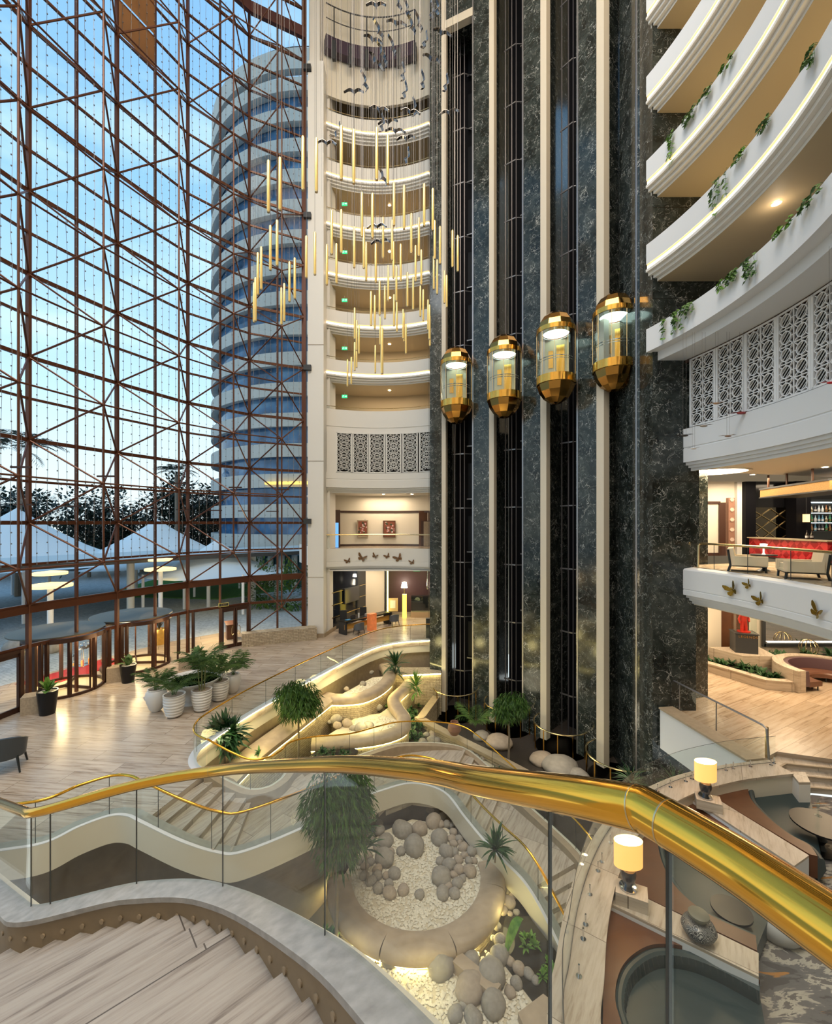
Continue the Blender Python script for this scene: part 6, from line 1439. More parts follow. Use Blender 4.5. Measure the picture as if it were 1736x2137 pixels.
# round glowing ceiling dome, downlights
root = empty('ceiling_dome_light', (13.0, 18.9, 10.03), label='large oval glowing recess in the bar ceiling beside the marble tower', cat='ceiling light'); MB().lathe([(0, 0), (1.25, 0)], 32, (13.0, 18.9, 10.035)).build('diffuser', emis('dome_glow', (1, .9, .72), 4), root); MB().lathe([(1.25, 0), (1.4, 0), (1.4, -.03), (1.25, -.03), (1.25, 0)], 32, (13.0, 18.9, 10.04)).build('rim', m_white, root)
DL = [(15.6, 20.0, 10.04, 'bar ceiling, first from the glowing recess'), (16.5, 17.4, 10.04, 'bar ceiling, second from the glowing recess'), (-2.4, 31.9, 9.92, 'rear mezzanine ceiling above the paintings'), (-.3, 31.9, 9.92, 'rear mezzanine ceiling by the brown door')]
for k, s in enumerate(LV[:5]): DL.append((-2.0, 32.6, s-.54, f'rear gallery soffit, {ORD(k+1)} gallery up'))
q = on_arc(1620, 14.3); DL.append((q.x, q.y, LV[0]-.54, 'curved soffit above the ivy parapet'))
for x, y, z, w in DL:
    root = empty('downlight', (x, y, z), label=f'small round recessed downlight in the {w}', cat='downlight'); MB().lathe([(0, 0), (.10, 0)], 16, (x, y, z-.012)).build('lens', m_bulb, root); MB().lathe([(.10, 0), (.14, 0), (.14, -.012), (.10, -.012), (.10, 0)], 16, (x, y, z)).build('trim_ring', m_white, root)
# ================= REAR LOBBY / MEZZANINE THINGS =================
root = empty('gallery_railing', tuple(arc(BR, 90, 5.97, BC)), label='brass top rail with clear glass along the rear mezzanine, in front of the paintings', cat='railing')
MB().tube([up(p, 6.95) for p in back_of(BR+.1)], .04, 8).build('handrail', m_brassdull, root); MB().strip([up(p, 5.97) for p in back_of(BR+.1)], [up(p, 6.92) for p in back_of(BR+.1)]).build('glass_panel', m_glass, root)
def painting(u, v, w, h, lab, seed):
    q = on_arc(u, BR+3.0, 0, BC); p = P(u, v, q.y); inn = (BCV-Vector((p.x, p.y, 0))).normalized(); p = p+inn*.06; rz = math.atan2(inn.y, inn.x)+PI/2
    root = empty('framed_painting', tuple(p), label=lab, cat='painting'); m3 = Matrix.Rotation(rz, 3, 'Z')
    b = MB()
    for s in (-1, 1): b.box(p+m3 @ Vector((s*w/2, 0, 0)), (.09, .07, h+.09), rz=rz).box(p+Vector((0, 0, s*h/2)), (w, .07, .09), rz=rz)
    b.build('frame', m_wood if seed == 2 else m_brownstone, root)
    g = random.Random(seed); mc = M('canvas_%d' % seed, (.22, .06, .03), .6, noise_amt=.6, noise_scale=4)
    MB().box(p, (w, .03, h), rz=rz).build('canvas', mc, root)
    for nm, col, n, r in (('pink_bloom', (.62, .36, .38), 9, .07), ('white_bloom', (.6, .55, .5), 6, .06), ('dark_foliage', (.05, .06, .03), 6, .09)):
        b = MB()
        for _ in range(n):
            o = m3 @ Vector((g.gauss(0, .16), -.022, g.gauss(.02, .24))); b.sphere(p+o, r*g.uniform(.7, 1.2), 7, 4, (1, .12, 1))
        b.build(nm, M(nm+str(seed), col, .7), root); nest(root, 'canvas', nm)
painting(756.5, 1103, .78, 1.24, 'gilt framed flower still life on the rear mezzanine wall, nearer the blue window', 1)
painting(812.5, 1104, .90, 1.24, 'wider gilt framed flower still life on the rear mezzanine wall, nearer the brown door', 2)
# wall monitor on the dark panel
dv = Vector((1.95, 4.7, 0)).normalized(); dn = Vector((dv.y, -dv.x, 0)); rzp = math.atan2(dv.y, dv.x)
c = P(737, 1242, 33.3); q0 = Vector((-6.1, 30.9, 0)); t = 2.55; c = q0+dv*2.75+dn*.08+Vector((0, 0, 2.25))
root = empty('wall_monitor', tuple(c), label='large flat grey screen mounted on the dark glossy wall panel of the reception', cat='tv')
MB().box(tuple(c), (2.2, .08, 1.15), rz=rzp).build('bezel', m_dark, root); MB().box(tuple(c+dn*.045), (2.08, .01, 1.03), rz=rzp).build('screen', M('grey_screen', (.07, .07, .075), .15), root)
c = q0+dv*3.3+dn*.05+Vector((0, 0, 3.55)); root = empty('wall_sconce', tuple(c), label='small glowing white shade on the dark glossy reception panel', cat='wall light'); MB().lathe([(.12, 0), (.08, .22), (0, .22)], 12, tuple(c)).build('shade', m_bulb, root)
# reception desk
D0 = Z(716, 1322, 0); D1 = Vector((-1.9, 33.2, 0)); D0 = Vector((-4.9, 29.9, 0))
dd = (D1-D0).normalized(); nn = Vector((-dd.y, dd.x, 0))
root = empty('reception_desk', tuple(D0), label='long black reception desk with brass edges and orange kick panel', cat='desk')
MB().bar(up(D0, .45)+nn*.35, up(D0, .45)+nn*.35+dd*.12, .8, .9).bar(up(D1, .45)+nn*.35, up(D1, .45)+nn*.35-dd*.12, .8, .9).build('end_panel', m_dark, root)
MB().bar(up(D0, .88)+nn*.35, up(D1, .88)+nn*.35, .85, .06).build('worktop', m_blackpot, root)
MB().bar(up(D0, .93), up(D1, .93), .04, .05).bar(up(D0, .05)+dd*.1, up(D0, .95)+dd*.1, .05, .05).build('brass_edge', m_brassdull, root)
MB().bar(up(D0, .52)+nn*.1, up(D1, .52)+nn*.1, .04, .36).build('orange_panel', M('amber_panel', (.55, .30, .06), .4), root)
oc = (D0+D1)/2-nn*.25; b = MB().box((oc.x, oc.y, .6), (.62, .35, 1.2), rz=math.atan2(dd.y, dd.x))
thing('onyx_pillar', b, M('orange_onyx', (.60, .17, .06), .2, noise_amt=.55, noise_scale=3, emit=(.8, .22, .06), es=.25), 'veined orange onyx block standing in the middle of the reception desk', 'pillar')
def task(c, lab, rz):
    root = empty('office_chair', tuple(c), label=lab, cat='chair'); m3 = Matrix.Rotation(rz, 3, 'Z'); V = lambda x, y, z: c+m3 @ Vector((x, y, z))
    MB().box(V(0, .25, .95), (.5, .09, .85), rz=rz).build('backrest', m_dark, root); MB().box(V(0, 0, .5), (.52, .5, .09), rz=rz).build('seat', m_dark, root); b = MB().rod(V(0, 0, .1), V(0, 0, .48), .035, 8)
    for k in range(5): b.rod(V(0, 0, .12), V(.28*math.cos(k*1.257), .28*math.sin(k*1.257), .06), .02, 5)
    b.build('base', m_steel, root)
task(D0+dd*.9+nn*1.3, 'black high-backed office chair behind the reception desk, below the wall screen', .3); task(D0+dd*2.6+nn*1.25, 'black high-backed office chair behind the orange onyx block', -.2)
m_guest = M('slate_fabric', (.10, .11, .125), .7); m_gblue = M('navy_leather', (.03, .05, .09), .4)
def tub(root, m, k=1.0):
    MB().box((0, -.02, .44), (.52, .52, .1)).build('seat', m, root)
    A = [Vector((.33*math.cos(R2(a)), .30*math.sin(R2(a)), 0)) for a in range(-25, 206, 11)]; b = MB(); vs = []
    n = len(A)
    for i, p in enumerate(A):
        t = math.sin(PI*i/(n-1)); h = .64+.26*t; s = 1+.16*t
        vs += [Vector((p.x*s, p.y*s, .36)), Vector((p.x*(s+.10), p.y*(s+.12), h)), Vector((p.x*(s+.03), p.y*(s+.04)-.02, h+.01)), Vector((p.x*s*.86, p.y*s*.84, .40))]
    fs = []
    for i in range(n-1):
        for k_ in range(4): fs.append((4*i+k_, 4*i+(k_+1) % 4, 4*i+4+(k_+1) % 4, 4*i+4+k_))
    b.add(vs, fs); b.add(vs[:4], [(0, 1, 2, 3)]); b.add(vs[-4:], [(3, 2, 1, 0)]); b.build('shell', m, root)
    for x, y in ((-.24, -.22), (.24, -.22), (-.24, .24), (.24, .24)): MB().tube([(x, y, .40), (x*1.25, y*1.25, 0)], .03, 6, r2=.018).build('leg', m_leg, root)
    return root
tb = tub(empty('tub_chair', (0, 0, 0)), m_guest); tb.location = D0+dd*.75-nn*.55; tb.rotation_euler[2] = math.atan2(dd.y, dd.x)+PI; tag(tb, 'grey tub chair drawn up to the front end of the reception desk', 'chair', 'guest chairs at the reception')
dup(tb, D1-dd*.2-nn*.5, math.atan2(dd.y, dd.x)+PI-.3, 'dark blue-grey tub chair at the far end of the reception desk')
tl = tub(empty('tub_armchair', (0, 0, 0)), M('slate_leather', (.045, .055, .065), .35)); q = Z(12, 1606, 0); tl.location = (q.x, q.y, 0); tl.rotation_euler[2] = R2(-150); tl.scale = (1.45, 1.45, 1.3); tag(tl, 'dark slate tub armchair alone on the marble lobby floor', 'armchair')
for i, (t, w, d, h, nm, m, lab) in enumerate(((.55, .35, .25, .03, 'blue_folder', M('folder_blue', (.05, .25, .5), .5), 'blue folder lying on the reception desk'), (1.0, .45, .15, .28, 'computer_monitor', m_dark, 'black computer monitor on the reception desk, below the wall screen'), (1.55, .12, .1, .34, 'brochure_holder', m_whitec, 'white brochure stand beside the orange onyx block'), (2.2, .22, .14, .2, 'photo_card', M('card_grey', (.3, .3, .32), .5), 'small upright card holder behind the onyx block'), (2.9, .55, .3, .1, 'keyboard_tray', m_dark, 'black keyboard and papers on the far half of the reception desk'))):
    p = D0+dd*t+nn*.4; o = MB().box((p.x, p.y, .91+h/2), (w, d if h < .2 else .05, h), rz=math.atan2(dd.y, dd.x)+.1*i); thing(nm, o, m, lab, nm.replace('_', ' '))
# niche: lamp, poster, gold pillar, glass vitrine
p = Vector((-1.0, 36.9, 0)); root = empty('floor_lamp', tuple(p), label='lit white shaded lamp in the aubergine reception niche', cat='lamp'); MB().rod(p, up(p, 2.3), .03, 6).build('stem', m_brassdull, root); MB().lathe([(.27, 2.25), (.18, 2.72)], 16, tuple(p)).build('shade', m_bulb, root)
p = Vector((-.95, 35.6, 0)); thing('gold_pillar', MB().box((p.x, p.y, .95), (.34, .34, 1.9)), M('glowing_amber', (.8, .6, .1), .4, emit=(1, .75, .1), es=1.4), 'glowing amber panel pillar at the entrance of the reception niche', 'pillar')
root = empty('poster_stand', (-2.0, 36.2, 0), label='pale board with a white notice leaning at the reception niche', cat='notice board'); MB().box((-2.0, 36.3, .9), (.95, .06, 1.1)).build('board', M('pale_oak', (.55, .40, .24), .5), root); MB().box((-1.95, 36.25, .95), (.45, .02, .65)).build('paper', m_whitec, root)
root = empty('glass_vitrine', (.3, 35.8, 0), label='glass display case with dark frame beside the amber pillar', cat='display case'); MB().box((.3, 35.8, 1.1), (1.4, .6, 1.3)).build('glass_box', m_cabglass, root); MB().box((.3, 35.8, .22), (1.45, .65, .44)).build('base', M('oak_base', (.45, .32, .18), .5), root); MB().box((.3, 36.1, 1.1), (1.4, .04, 1.3)).build('back_panel', m_shaftpanel, root)
for i, x in enumerate((1.0, 1.75)): thing('pendant_lamp', MB().lathe([(0, 2.1), (.10, 2.15), (.10, 2.6), (.07, 2.9), (.09, 3.1), (.05, 3.4), (.04, 4.38)], 12, (x, 36.8, 0)), m_chrome, f'tall chrome pendant in the aubergine reception niche, {"first" if i == 0 else "second"} from the lamp', 'pendant lamp')
root = empty('dark_portal_post', (1.0, 31.6, 0), label='dark upright post where the lobby glass balustrade meets the marble tower', cat='post'); MB().box((.85, 29.4, .65), (.35, .35, 1.3)).build('shaft', m_dark, root)
# green exit signs
m_exit = M('exit_green', (.0, .35, .12), .4, emit=(.02, .8, .25), es=.9); m_exw = M('exit_white', (.8, .9, .8), .4, emit=(.7, 1, .8), es=1.5)
def exitsign(c, lab, s=1.0):
    root = empty('exit_sign', tuple(c), label=lab, cat='exit sign', group=None); MB().box(tuple(c), (.62*s, .07, .34*s)).build('plate', m_exit, root)
    y = c.y-.045; b = MB().box((c.x+.12*s, y, c.z), (.2*s, .01, .05*s)).add([(c.x+.20*s, y, c.z+.09*s), (c.x+.20*s, y, c.z-.09*s), (c.x+.28*s, y, c.z)], [(0, 1, 2)]).sphere((c.x-.14*s, y, c.z+.10*s), .035*s, 6, 4, (1, .2, 1)).bar((c.x-.14*s, y, c.z+.07*s), (c.x-.17*s, y, c.z-.02*s), .045*s, .01).bar((c.x-.17*s, y, c.z-.02*s), (c.x-.08*s, y, c.z-.10*s), .03*s, .01).bar((c.x-.17*s, y, c.z-.02*s), (c.x-.24*s, y, c.z-.08*s), .03*s, .01); b.build('running_figure', m_exw, root)
    MB().rod(up(c, .17*s), up(c, .5*s), .01, 5).build('hanger', m_wire, root)
for k in range(5): exitsign(Vector((-5.2, 31.4, 14.85+3.5*k+2.15)), f'green running man exit sign hung in the rear gallery corridor, {ORD(k+1)} gallery up', .62)
exitsign(Vector((.05, 35.7, 3.95)), 'green exit sign hung over the reception niche opening', .9)
c = lat(6.55)+inward(lat(6.55))*.1; c.z = 2.75; root = empty('exit_sign', tuple(c), label='small yellow-framed EXIT sign above the glazed double doors', cat='exit sign'); MB().box(tuple(c), (.55, .05, .2), rz=R2(40)).build('plate', m_dark, root); b = MB()
for s in (-1, 1): b.box((c.x, c.y-.02, c.z+s*.1), (.58, .06, .025), rz=R2(40)); m3 = Matrix.Rotation(R2(40), 3, 'Z'); b.box(c+m3 @ Vector((s*.28, -.01, 0)), (.025, .06, .2), rz=R2(40))
b.build('frame', M('yellow_frame', (.7, .6, .15), .5), root)
tcv = D.curves.new('lettering', 'FONT'); tcv.body = 'EXIT'; tcv.size = .17; tcv.align_x = 'CENTER'; tcv.align_y = 'CENTER'; tcv.extrude = .003; tcv.materials.append(m_brassdull); to = D.objects.new('lettering', text_mesh(tcv)); COL.objects.link(to); to.parent = root; to.rotation_euler = (PI/2, 0, R2(40)); to.location = m3 @ Vector((0, -.032, 0))
# catwalk near the roof
root = empty('catwalk', tuple(arc(BR-.6, 90, 41, BC)), label='dark purple curved catwalk girder with thin railing high under the roof', cat='catwalk')
CA = [52+i*2.2 for i in range(5, 31)]; CWP = [arc(BR-.6, a, 0, BC) for a in CA][3:]
MB().sweep(CWP, [(0, 40.55), (0, 41.5), (-.5, 41.5), (-.5, 40.55)]).build('girder', M('aubergine_steel', (.05, .028, .05), .4), root)
MB().tube([up(p, 43.6) for p in CWP], .04, 6).tube([up(p, 42.6) for p in CWP], .03, 6).build('guard_rail', m_dark, root)
for k in range(0, len(CWP), 4): MB().bar(up(CWP[k], 41.4), up(CWP[k], 43.6), .07, .07).build('post', m_dark, root); MB().bar(up(CWP[k], 39.9), up(CWP[k], 41.2), .22, .25).build('bracket', m_dark, root)

# ================= OUTSIDE =================
og = [(-7.7, 29.5), (-7.7, 120), (-140, 120), (-140, -40), (-15, -40)]+[(p[0]-.2, p[1]+.1) for p in CURT]
og = [(-7.9, 120), (-140, 120), (-140, -40), (-14.9, -40), (-14.9, 4.0)]+[(p[0]-.15, p[1]+.12) for p in CURT[1:]]
def pavers():
    return stone('blue_grey_pavers', (.50, .54, .56), (.42, .46, .48), (.28, .31, .33), rot=.5, plank=(.4, .2), streak=(3, 3, 3), rough=.6)
struct('ground_driveway', MB().prism(og, -.25, -.04), pavers())
def off_of(t, d): return lat(t)-inward(lat(t))*d
ent = [off_of(t, 0.1) for t in (3.0, 4, 5, 6, 7)]+[off_of(t, 4.2) for t in (7, 6, 5, 4, 3.0)]
struct('ground_entrance', MB().prism([(p.x, p.y) for p in ent], -.05, -.005), m_floor2)
thing('red_carpet', MB().prism([(p.x, p.y) for p in (off_of(4.5, 2.0), off_of(5.4, 2.2), off_of(5.3, 4.0), off_of(4.4, 3.8))], -.004, .012), M('red_pile', (.30, .012, .02), .95), 'deep red carpet laid outside the revolving doors', 'carpet')
struct('ground_lawn', MB().prism([(-34, 46), (-20, 44), (-14, 52), (-20, 62), (-36, 60)], -.05, .04), M('lawn_green', (.05, .16, .02), .95, noise_amt=.4, noise_scale=3))
# hotel wing
WC = (-13.0, 66.0); WR = 15.7
root = empty('hotel_wing', (*WC, 0), label='round concrete hotel wing with bands of blue windows rising outside the glass wall', cat='building')
wa = list(range(150, 331, 5)); m_conc = M('pale_concrete', (.50, .49, .455), .8, noise_amt=.12, noise_scale=1); m_wing = M('blue_window_glass', (.03, .08, .15), .06, .2)
def wing_glass():
    m, nt, bs = newmat('wing_glazing'); L = nt.links.new; N = nt.nodes.new; tc = N('ShaderNodeTexCoord'); no = N('ShaderNodeTexNoise'); no.inputs['Scale'].default_value = .45; L(tc.outputs['Object'], no.inputs['Vector']); rp = ramp(nt, [(.3, (.02, .05, .10)), (.55, (.06, .16, .32)), (.75, (.16, .30, .46))]); L(no.outputs[0], rp.inputs[0]); L(rp.outputs[0], bs.inputs['Base Color']); bs.inputs['Roughness'].default_value = .08; return m
mwg = wing_glass()
MB().sweep([arc(WR-.5, a, 0, WC) for a in wa], [(0, 4), (0, 60), (-.4, 60), (-.4, 4)]).build('window_band', mwg, root)
for k in range(16):
    z = 5.0+3.5*k; MB().sweep([arc(WR, a, 0, WC) for a in wa], [(0, z), (0, z+1.35), (-.6, z+1.45), (-.9, z+1.45), (-.9, z-.1), (-.6, z-.1)]).build('concrete_band', m_conc, root)
MB().sweep([arc(WR, a, 0, WC) for a in wa], [(0, 60), (0, 62.4), (-.8, 62.4), (-.8, 60)]).build('parapet', m_conc, root)
for zz_ in (63.0, 63.6): MB().tube([arc(WR-.2, a, zz_, WC) for a in wa], .05, 5).build('roof_rail', m_dark, root)
b = MB()
for a in range(150, 331, 6): b.bar(arc(WR-.45, a, 4, WC), arc(WR-.45, a, 60, WC), .34, .5)
b.build('window_mullion', m_bronzed, root)
for k in range(16): p = arc(WR-1.5, 205+k*6.5, 0, WC); MB().rod(p, up(p, 5), .35, 12).build('column', m_conc, root)
MB().sweep([arc(WR-2.2, a, 0, WC) for a in wa], [(0, 0), (0, 4.6), (-.3, 4.6), (-.3, 0)]).build('ground_floor_glass', M('teal_glazing', (.02, .10, .13), .1), root)
MB().sweep([arc(WR+.2, a, 0, WC) for a in range(255, 300, 5)], [(0, 12.2), (0, 12.5), (-1.2, 12.5), (-1.2, 12.2)]).build('lit_soffit', M('amber_soffit', (.8, .5, .1), .5, emit=(1, .6, .12), es=1.2), root)
# tents
def tent(cx, cy, r, h0, h1, lab):
    root = empty('canopy_tent', (cx, cy, 0), label=lab, cat='tent'); b = MB(); n = 8; prof = [(0, 1)]+[(t, (1-t)**1.7) for t in (.12, .3, .5, .7, .85, 1)]; vs = []; m = len(prof); nn_ = 24
    for t, k in prof:
        for q in range(nn_): a = 2*PI*q/nn_; rr = r*t*(1-.12*abs(math.sin(a*2.0))*t); vs.append(Vector((cx+rr*math.cos(a), cy+rr*math.sin(a), h0+(h1-h0)*k)))
    b.add(vs, [(i*nn_+q, i*nn_+(q+1) % nn_, (i+1)*nn_+(q+1) % nn_, (i+1)*nn_+q) for i in range(m-1) for q in range(nn_)]); b.build('membrane', M('tent_white_'+str(int(abs(cx))), (.74, .80, .84), .7), root)
    for k in range(4): a = PI/4+k*PI/2; p = Vector((cx+r*.86*math.cos(a), cy+r*.86*math.sin(a), 0)); MB().rod(p, up(p, h0+.2), .12, 8).build('mast', m_whitec, root)
tent(-37, 40, 11, 4.0, 9.2, 'white tensile tent nearest the edge of the glass wall, below the palm'); tent(-27, 45, 10, 3.8, 8.2, 'white tensile tent behind the second glazing bay with a deep sagging valley'); tent(-19, 41, 7.0, 3.2, 6.2, 'smaller white tensile tent farther back, beside the lawn')
# curved porte-cochere roof edge
PC = smooth([(-40, 17, 4.6), (-30, 25.5, 4.7), (-24, 32, 4.75), (-19, 37, 4.8), (-12, 41.5, 4.85), (-8, 43.5, 4.9)], 5)
root = empty('entrance_canopy', tuple(PC[10]), label='long curved pale canopy roof with dark edge sweeping outside the lobby glass', cat='canopy')
MB().sweep(PC, [(0, 0), (0, .12), (4.5, .5), (4.5, .3)]).build('roof_slab', M('canopy_white', (.52, .60, .64), .6), root); MB().sweep(PC, [(-.12, -.15), (-.12, .2), (0, .2), (0, -.15)]).build('dark_edge', m_dark, root)
for k in (6, 12, 18, 22): p = offset(PC, 2)[k]; MB().rod(Vector((p.x, p.y, 0)), Vector((p.x, p.y, 4.8)), .28, 12).build('column', m_conc, root)
for i, (u, v, Y) in enumerate(((335, 1190, 34), (105, 1225, 26), (435, 1190, 40))):
    p = P(u, v, Y); root = empty('ring_lamp_post', (p.x, p.y, 0), label=f'outdoor mushroom lamp post with glowing amber disc, {ORD(i+1)} along the driveway', cat='lamp post'); MB().rod(Vector((p.x, p.y, 0)), p, .16, 10).build('post', m_whitec, root); MB().lathe([(0, .05), (1.1, 0), (1.1, .16), (0, .3)], 24, tuple(p)).build('disc_shade', M('amber_disc_%d' % i, (.9, .7, .35), .5, emit=(1, .70, .28), es=1.1), root); MB().lathe([(0, .8), (.85, .75), (.85, .9), (0, 1.0)], 24, tuple(p)).build('upper_disc', D.materials['amber_disc_%d' % i], root)
g = random.Random(77)
for i in range(16):
    x, y = off_of(3.2+g.random()*2.3, 8.0+g.random()*2.5)[:2]; o = D.objects.new('boulder', ROCKS[i % 6]); COL.objects.link(o); r = g.uniform(.35, .7); o.location = (x, y, r*.5); o.scale = (r, r, r); tag(o, 'whitish landscaping boulder outside along the driveway', 'boulder', 'outdoor boulders')
# lanterns, gilded pot, wooden lectern outside the doors
for i, (u, v, s) in enumerate(((134, 1402, .55), (152, 1402, 1.0), (168, 1395, .95))):
    p = Z(u, v, 0)+Vector((-.2, .9, 0)); root = empty('candle_lantern', tuple(p), label=f'{["short", "tall", "second tall"][i]} silver candle lantern standing outside the first revolving door', cat='lantern'); h = .95*s; w = .34*s+.05
    b = MB()
    for sx in (-1, 1):
        for sy in (-1, 1): b.bar(p+Vector((sx*w/2, sy*w/2, 0)), p+Vector((sx*w/2, sy*w/2, h)), .03, .03)
    b.box(p+Vector((0, 0, .02)), (w+.04, w+.04, .04)).build('frame', m_chrome, root); MB().lathe([(w*.75, h), (w*.3, h+.16*s), (.03, h+.2*s), (0, h+.2*s)], 4, tuple(p)).build('lid', m_chrome, root); MB().tube([p+Vector((.1*s*math.cos(t), 0, h+.28*s+.1*s*math.sin(t))) for t in [k*PI/8 for k in range(16)]], .014, 5, closed=True).build('ring_handle', m_chrome, root); MB().rod(p, up(p, .3*s), .07, 10).build('candle', M('orange_candle_%d' % i, (.6, .25, .06), .5, emit=(1, .4, .08), es=.8), root)
p = Z(326, 1352, 0)+Vector((-.3, .8, 0)); root = empty('gilded_planter', tuple(p), label='golden ribbed planter with spiky snake plant lit outside the second revolving door', cat='planter'); MB().lathe([(0, 0), (.30, 0), (.42, .4), (.46, .8), (.38, 1.0), (.34, 1.0), (.34, .94), (0, .94)], 24, tuple(p)).build('pot', M('golden_glaze', (.55, .33, .08), .3, .4, noise_amt=.3, noise_scale=5), root)
b = MB(); gg = random.Random(4); rosette(b, up(p, .95), 16, .75, .05, gg, (5, 40), .1); b.build('leaves', m_dark, root, flat=True)
p = Z(489, 1340, 0)+Vector((-.6, .9, 0)); root = empty('wooden_lectern', tuple(p), label='tilted wooden lectern seen through the glazed double doors', cat='lectern'); MB().box((p.x, p.y, .5), (.6, .5, 1.0), rz=.6).build('body', m_wood, root); MB().box((p.x, p.y, 1.05), (.75, .65, .05), m=Matrix.Rotation(.6, 3, 'Z') @ Matrix.Rotation(.25, 3, 'X')).build('slanted_top', m_wood, root)
# trees beyond
def tree_out(x, y, h, r, lab, seed, palm=False):
    g = random.Random(seed); root = empty('palm_tree' if palm else 'bushy_tree', (x, y, 0), label=lab, cat='tree', group='trees beyond the driveway'); base = Vector((x, y, 0))
    if palm:
        MB().tube([base, base+Vector((.2, 0, h*.5)), base+Vector((.1, .1, h))], .3, 8, r2=.2).build('trunk', m_trunk, root); f = MB()
        for k in range(26): frond(f, base+Vector((.1, .1, h)), g.uniform(0, 6.3), r*g.uniform(.8, 1.1), g, g.uniform(.2, 1.6), n=12, arch=1.8)
        f.build('fronds', m_tree, root, flat=True)
    else:
        t = MB().tube([base, base+Vector((0, 0, h*.6))], .25, 6, r2=.12); f = MB()
        lob = [(Vector((x+g.uniform(-r, r)*.8, y+g.uniform(-r, r)*.5, h*g.uniform(.22, .95))), r*g.uniform(.35, .55)) for _ in range(22)]
        for c, rr in lob:
            t.tube([base+Vector((0, 0, h*.35)), c], .09, 4, r2=.03)
            for _ in range(150):
                v = Vector((g.gauss(0, 1), g.gauss(0, 1), g.gauss(0, .8))).normalized()*rr*g.random()**.4; f.leaf(c+v, v+Vector((g.uniform(-1, 1), g.uniform(-1, 1), g.uniform(-.5, .5))), .7, .2, .1)
        t.build('trunk', m_trunk, root); f.build('foliage', m_tree, root, flat=True)
TRS = [(-57, 62, 11.5, 4.5, 0), (-47, 62, 12.5, 5, 0), (-42, 66, 12, 5, 0), (-36, 66, 14, 5, 0), (-31, 70, 13.5, 5, 0), (-66, 70, 12, 5, 0), (-62, 58, 10, 5, 0), (-39, 74, 10, 6, 0), (-51, 70, 10.5, 6, 0), (-34, 76, 13, 5, 0)]
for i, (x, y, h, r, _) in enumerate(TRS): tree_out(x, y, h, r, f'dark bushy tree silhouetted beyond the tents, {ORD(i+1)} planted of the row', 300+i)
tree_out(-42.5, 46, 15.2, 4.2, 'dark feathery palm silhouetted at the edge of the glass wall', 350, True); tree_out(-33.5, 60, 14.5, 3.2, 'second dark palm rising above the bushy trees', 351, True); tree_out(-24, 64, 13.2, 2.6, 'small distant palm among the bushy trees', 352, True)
for i, (x, y) in enumerate(((-14, 40), (-11.5, 39), (-9.5, 40.5), (-16, 43))): 
    g = random.Random(400+i); f = MB()
    for _ in range(700): v = Vector((g.gauss(0, 1), g.gauss(0, 1), abs(g.gauss(0, 1)))).normalized(); v = Vector((v.x*1.5, v.y*1.2, v.z*(4.5 if i != 2 else 6.0)))*g.random()**.35; f.leaf(Vector((x, y, .1))+v, v+Vector((0, 0, -1)), .35, .1, .1)
    thing('garden_shrub', f, m_ficus, f'leafy shrub outside beside the hotel wing, {ORD(i+1)} of the clump', 'shrub', 'shrubs by the wing', flat=True)
# terracotta urn in the rock pool
p = P(948, 1520, 21.3); root = empty('clay_urn', tuple(p), label='brown clay urn lying among the rocks behind the brass stair rail', cat='urn'); MB().lathe([(0, -.32), (.18, -.30), (.34, -.05), (.30, .18), (.16, .28), (.20, .34), (.14, .34), (.12, .24)], 18, tuple(p)).build('body', M('red_clay', (.22, .10, .06), .6), root)

# ================= LIGHT =================
w = D.worlds.new('dusk_sky'); SC.world = w; w.use_nodes = True; nt = w.node_tree; L = nt.links.new; N = nt.nodes.new; bg = nt.nodes['Background']
tc = N('ShaderNodeTexCoord'); sp = N('ShaderNodeSeparateXYZ'); L(tc.outputs['Generated'], sp.inputs[0])
rp = ramp(nt, [(.0, (.66, .72, .70)), (.06, (.68, .79, .82)), (.25, (.46, .68, .84)), (.55, (.26, .50, .76)), (1, (.14, .33, .62))]); L(sp.outputs['Z'], rp.inputs['Fac'])
mp = N('ShaderNodeMapping'); mp.inputs['Scale'].default_value = (1.5, 2.5, 7); L(tc.outputs['Generated'], mp.inputs[0]); no = N('ShaderNodeTexNoise'); no.inputs['Scale'].default_value = 1.6; no.inputs['Detail'].default_value = 7; L(mp.outputs[0], no.inputs['Vector'])
rc = ramp(nt, [(.48, (0, 0, 0)), (.72, (.65, .65, .65))]); L(no.outputs['Fac'], rc.inputs['Fac']); mx = N('ShaderNodeMix'); mx.data_type = 'RGBA'; L(rc.outputs['Color'], mx.inputs[0]); L(rp.outputs['Color'], mx.inputs[6]); mx.inputs[7].default_value = (.62, .80, .90, 1); L(mx.outputs[2], bg.inputs['Color']); bg.inputs['Strength'].default_value = 1.12
def area(name, loc, size, e, col, rot=(0, 0, 0), sy=None):
    Lg = D.lights.new(name, 'AREA'); Lg.energy = e; Lg.color = col; Lg.shape = 'RECTANGLE'; Lg.size = size; Lg.size_y = sy or size; o = D.objects.new(name, Lg); COL.objects.link(o); o.location = loc; o.rotation_euler = rot; return o
def point(name, loc, e, col, r=.2):
    Lg = D.lights.new(name, 'POINT'); Lg.energy = e; Lg.color = col; Lg.shadow_soft_size = r; o = D.objects.new(name, Lg); COL.objects.link(o); o.location = loc; return o
WARM = (1, .80, .56)
area('roof_fill', (6, 1, TOP-.4), 22, 11500, (1, .85, .66))  # unseen area light added under the roof to fill the atrium
fl = area('balcony_fill', (-7, 1, 40), 14, 3000, (.80, .90, 1)); fl.rotation_euler = (Vector((11, 13, 16))-Vector((-7, 1, 40))).to_track_quat('-Z', 'Y').to_euler()  # unseen cool fill added to brighten the right balconies like daylight
area('lobby_canopy_light', (-11, 20, 4.2), 3, 0.1, WARM)
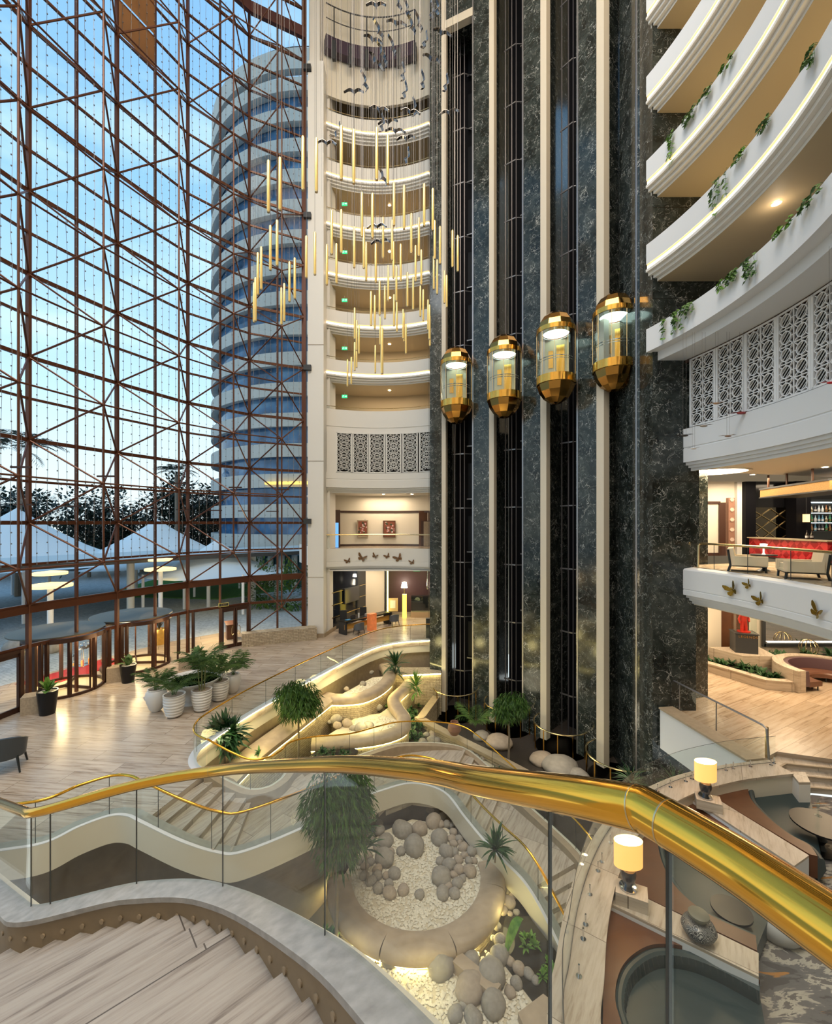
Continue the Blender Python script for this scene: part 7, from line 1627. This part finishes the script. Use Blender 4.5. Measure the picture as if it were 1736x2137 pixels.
for x, y, e in ((-14.9, 20.2, 60), (-13.6, 23.3, 60), (-17.6, 21.0, 420), (-16.5, 24.6, 420), (-13.4, 29.3, 300), (-13.2, 28.6, 90)): point('entrance_lamp', (x, y, 2.35), e, (1, .72, .38), .7)
for x, y, e in ((-3.5, 33.5, 260), (.5, 33.5, 260)): area('lobby_ceiling_lamp', (x, y, 4.35), 2, e*.45, WARM)
area('gallery_ceiling_lamp', (-2.4, 33.0, 9.8), 3, 110, WARM, sy=1.0)
for k, s in enumerate(LV[:5]): area('corridor_lamp', (-2.2, 32.4, s-.62), 4, 80, WARM, sy=.8)
for x, y, e in ((14.5, 20.5, 260), (17, 22, 260), (21, 22, 120), (16.5, 16, 200)): area('bar_ceiling_lamp', (x, y, 10.0), 2.0, e*.7, WARM)
for x, y, e in ((14, 22.5, 240), (18.5, 19, 240), (15.5, 16.2, 150), (20, 23, 130)): area('right_lobby_lamp', (x, y, 4.38), 2.2, e*.75, (1, .74, .46))
for k, s in enumerate(LV[:4]):
    for a in (10, -8, -24):
        q = arc(15.2, a, s-.1); area('soffit_fill', (q.x, q.y, q.z+.3), 1.5, 22, (1, .74, .36), rot=(PI, 0, 0))  # unseen warm fills added in the corridors to light the soffits
q = on_arc(1620, 14.3); point('soffit_spot', (q.x, q.y, LV[0]-.9), 12, WARM, .1)
for x, y in ((3.2, 22.8), (6.2, 20.2), (8.4, 17.6)): point('lift_pit_lamp', (x, y, -2.2), 40, (1, .88, .6), .7)
for i, (x, y, z, e) in enumerate(((-5.9, 16.6, -.75, 45), (-4.9, 19.4, -.7, 45), (-3.6, 22.6, -.8, 40), (-2.4, 21.0, -1.6, 45), (-.2, 23.6, -2.2, 40), (.2, 10.4, -3.0, 14), (-1.7, 11.0, -3.1, 8), (2.5, 12.3, -3.3, 14))):
    if e: point('led_glow_fill', (x, y, z), e, (1, .84, .36), .35)  # points added to strengthen the yellow glow of the garden LEDs
# ================= CAMERA =================
cam = D.cameras.new('camera'); co = D.objects.new('camera', cam); COL.objects.link(co); SC.camera = co
cam.sensor_fit = 'HORIZONTAL'; cam.sensor_width = 36; cam.lens = F/1736*36; cam.shift_y = 22.5/1736; cam.clip_start = .05; cam.clip_end = 500
co.location = (0, 0, EYE); co.rotation_euler = (PI/2, 0, 0)
SC.view_settings.view_transform = 'Standard'; SC.view_settings.look = 'None'; SC.view_settings.gamma = 1; SC.view_settings.exposure = 0.44
try: SC.view_settings.use_curve_mapping = False
except Exception: pass
cy = SC.cycles; cy.max_bounces = 7; cy.diffuse_bounces = 3; cy.glossy_bounces = 4; cy.transparent_max_bounces = 24; cy.transmission_bounces = 4; cy.sample_clamp_indirect = 6; cy.caustics_reflective = False; cy.caustics_refractive = False
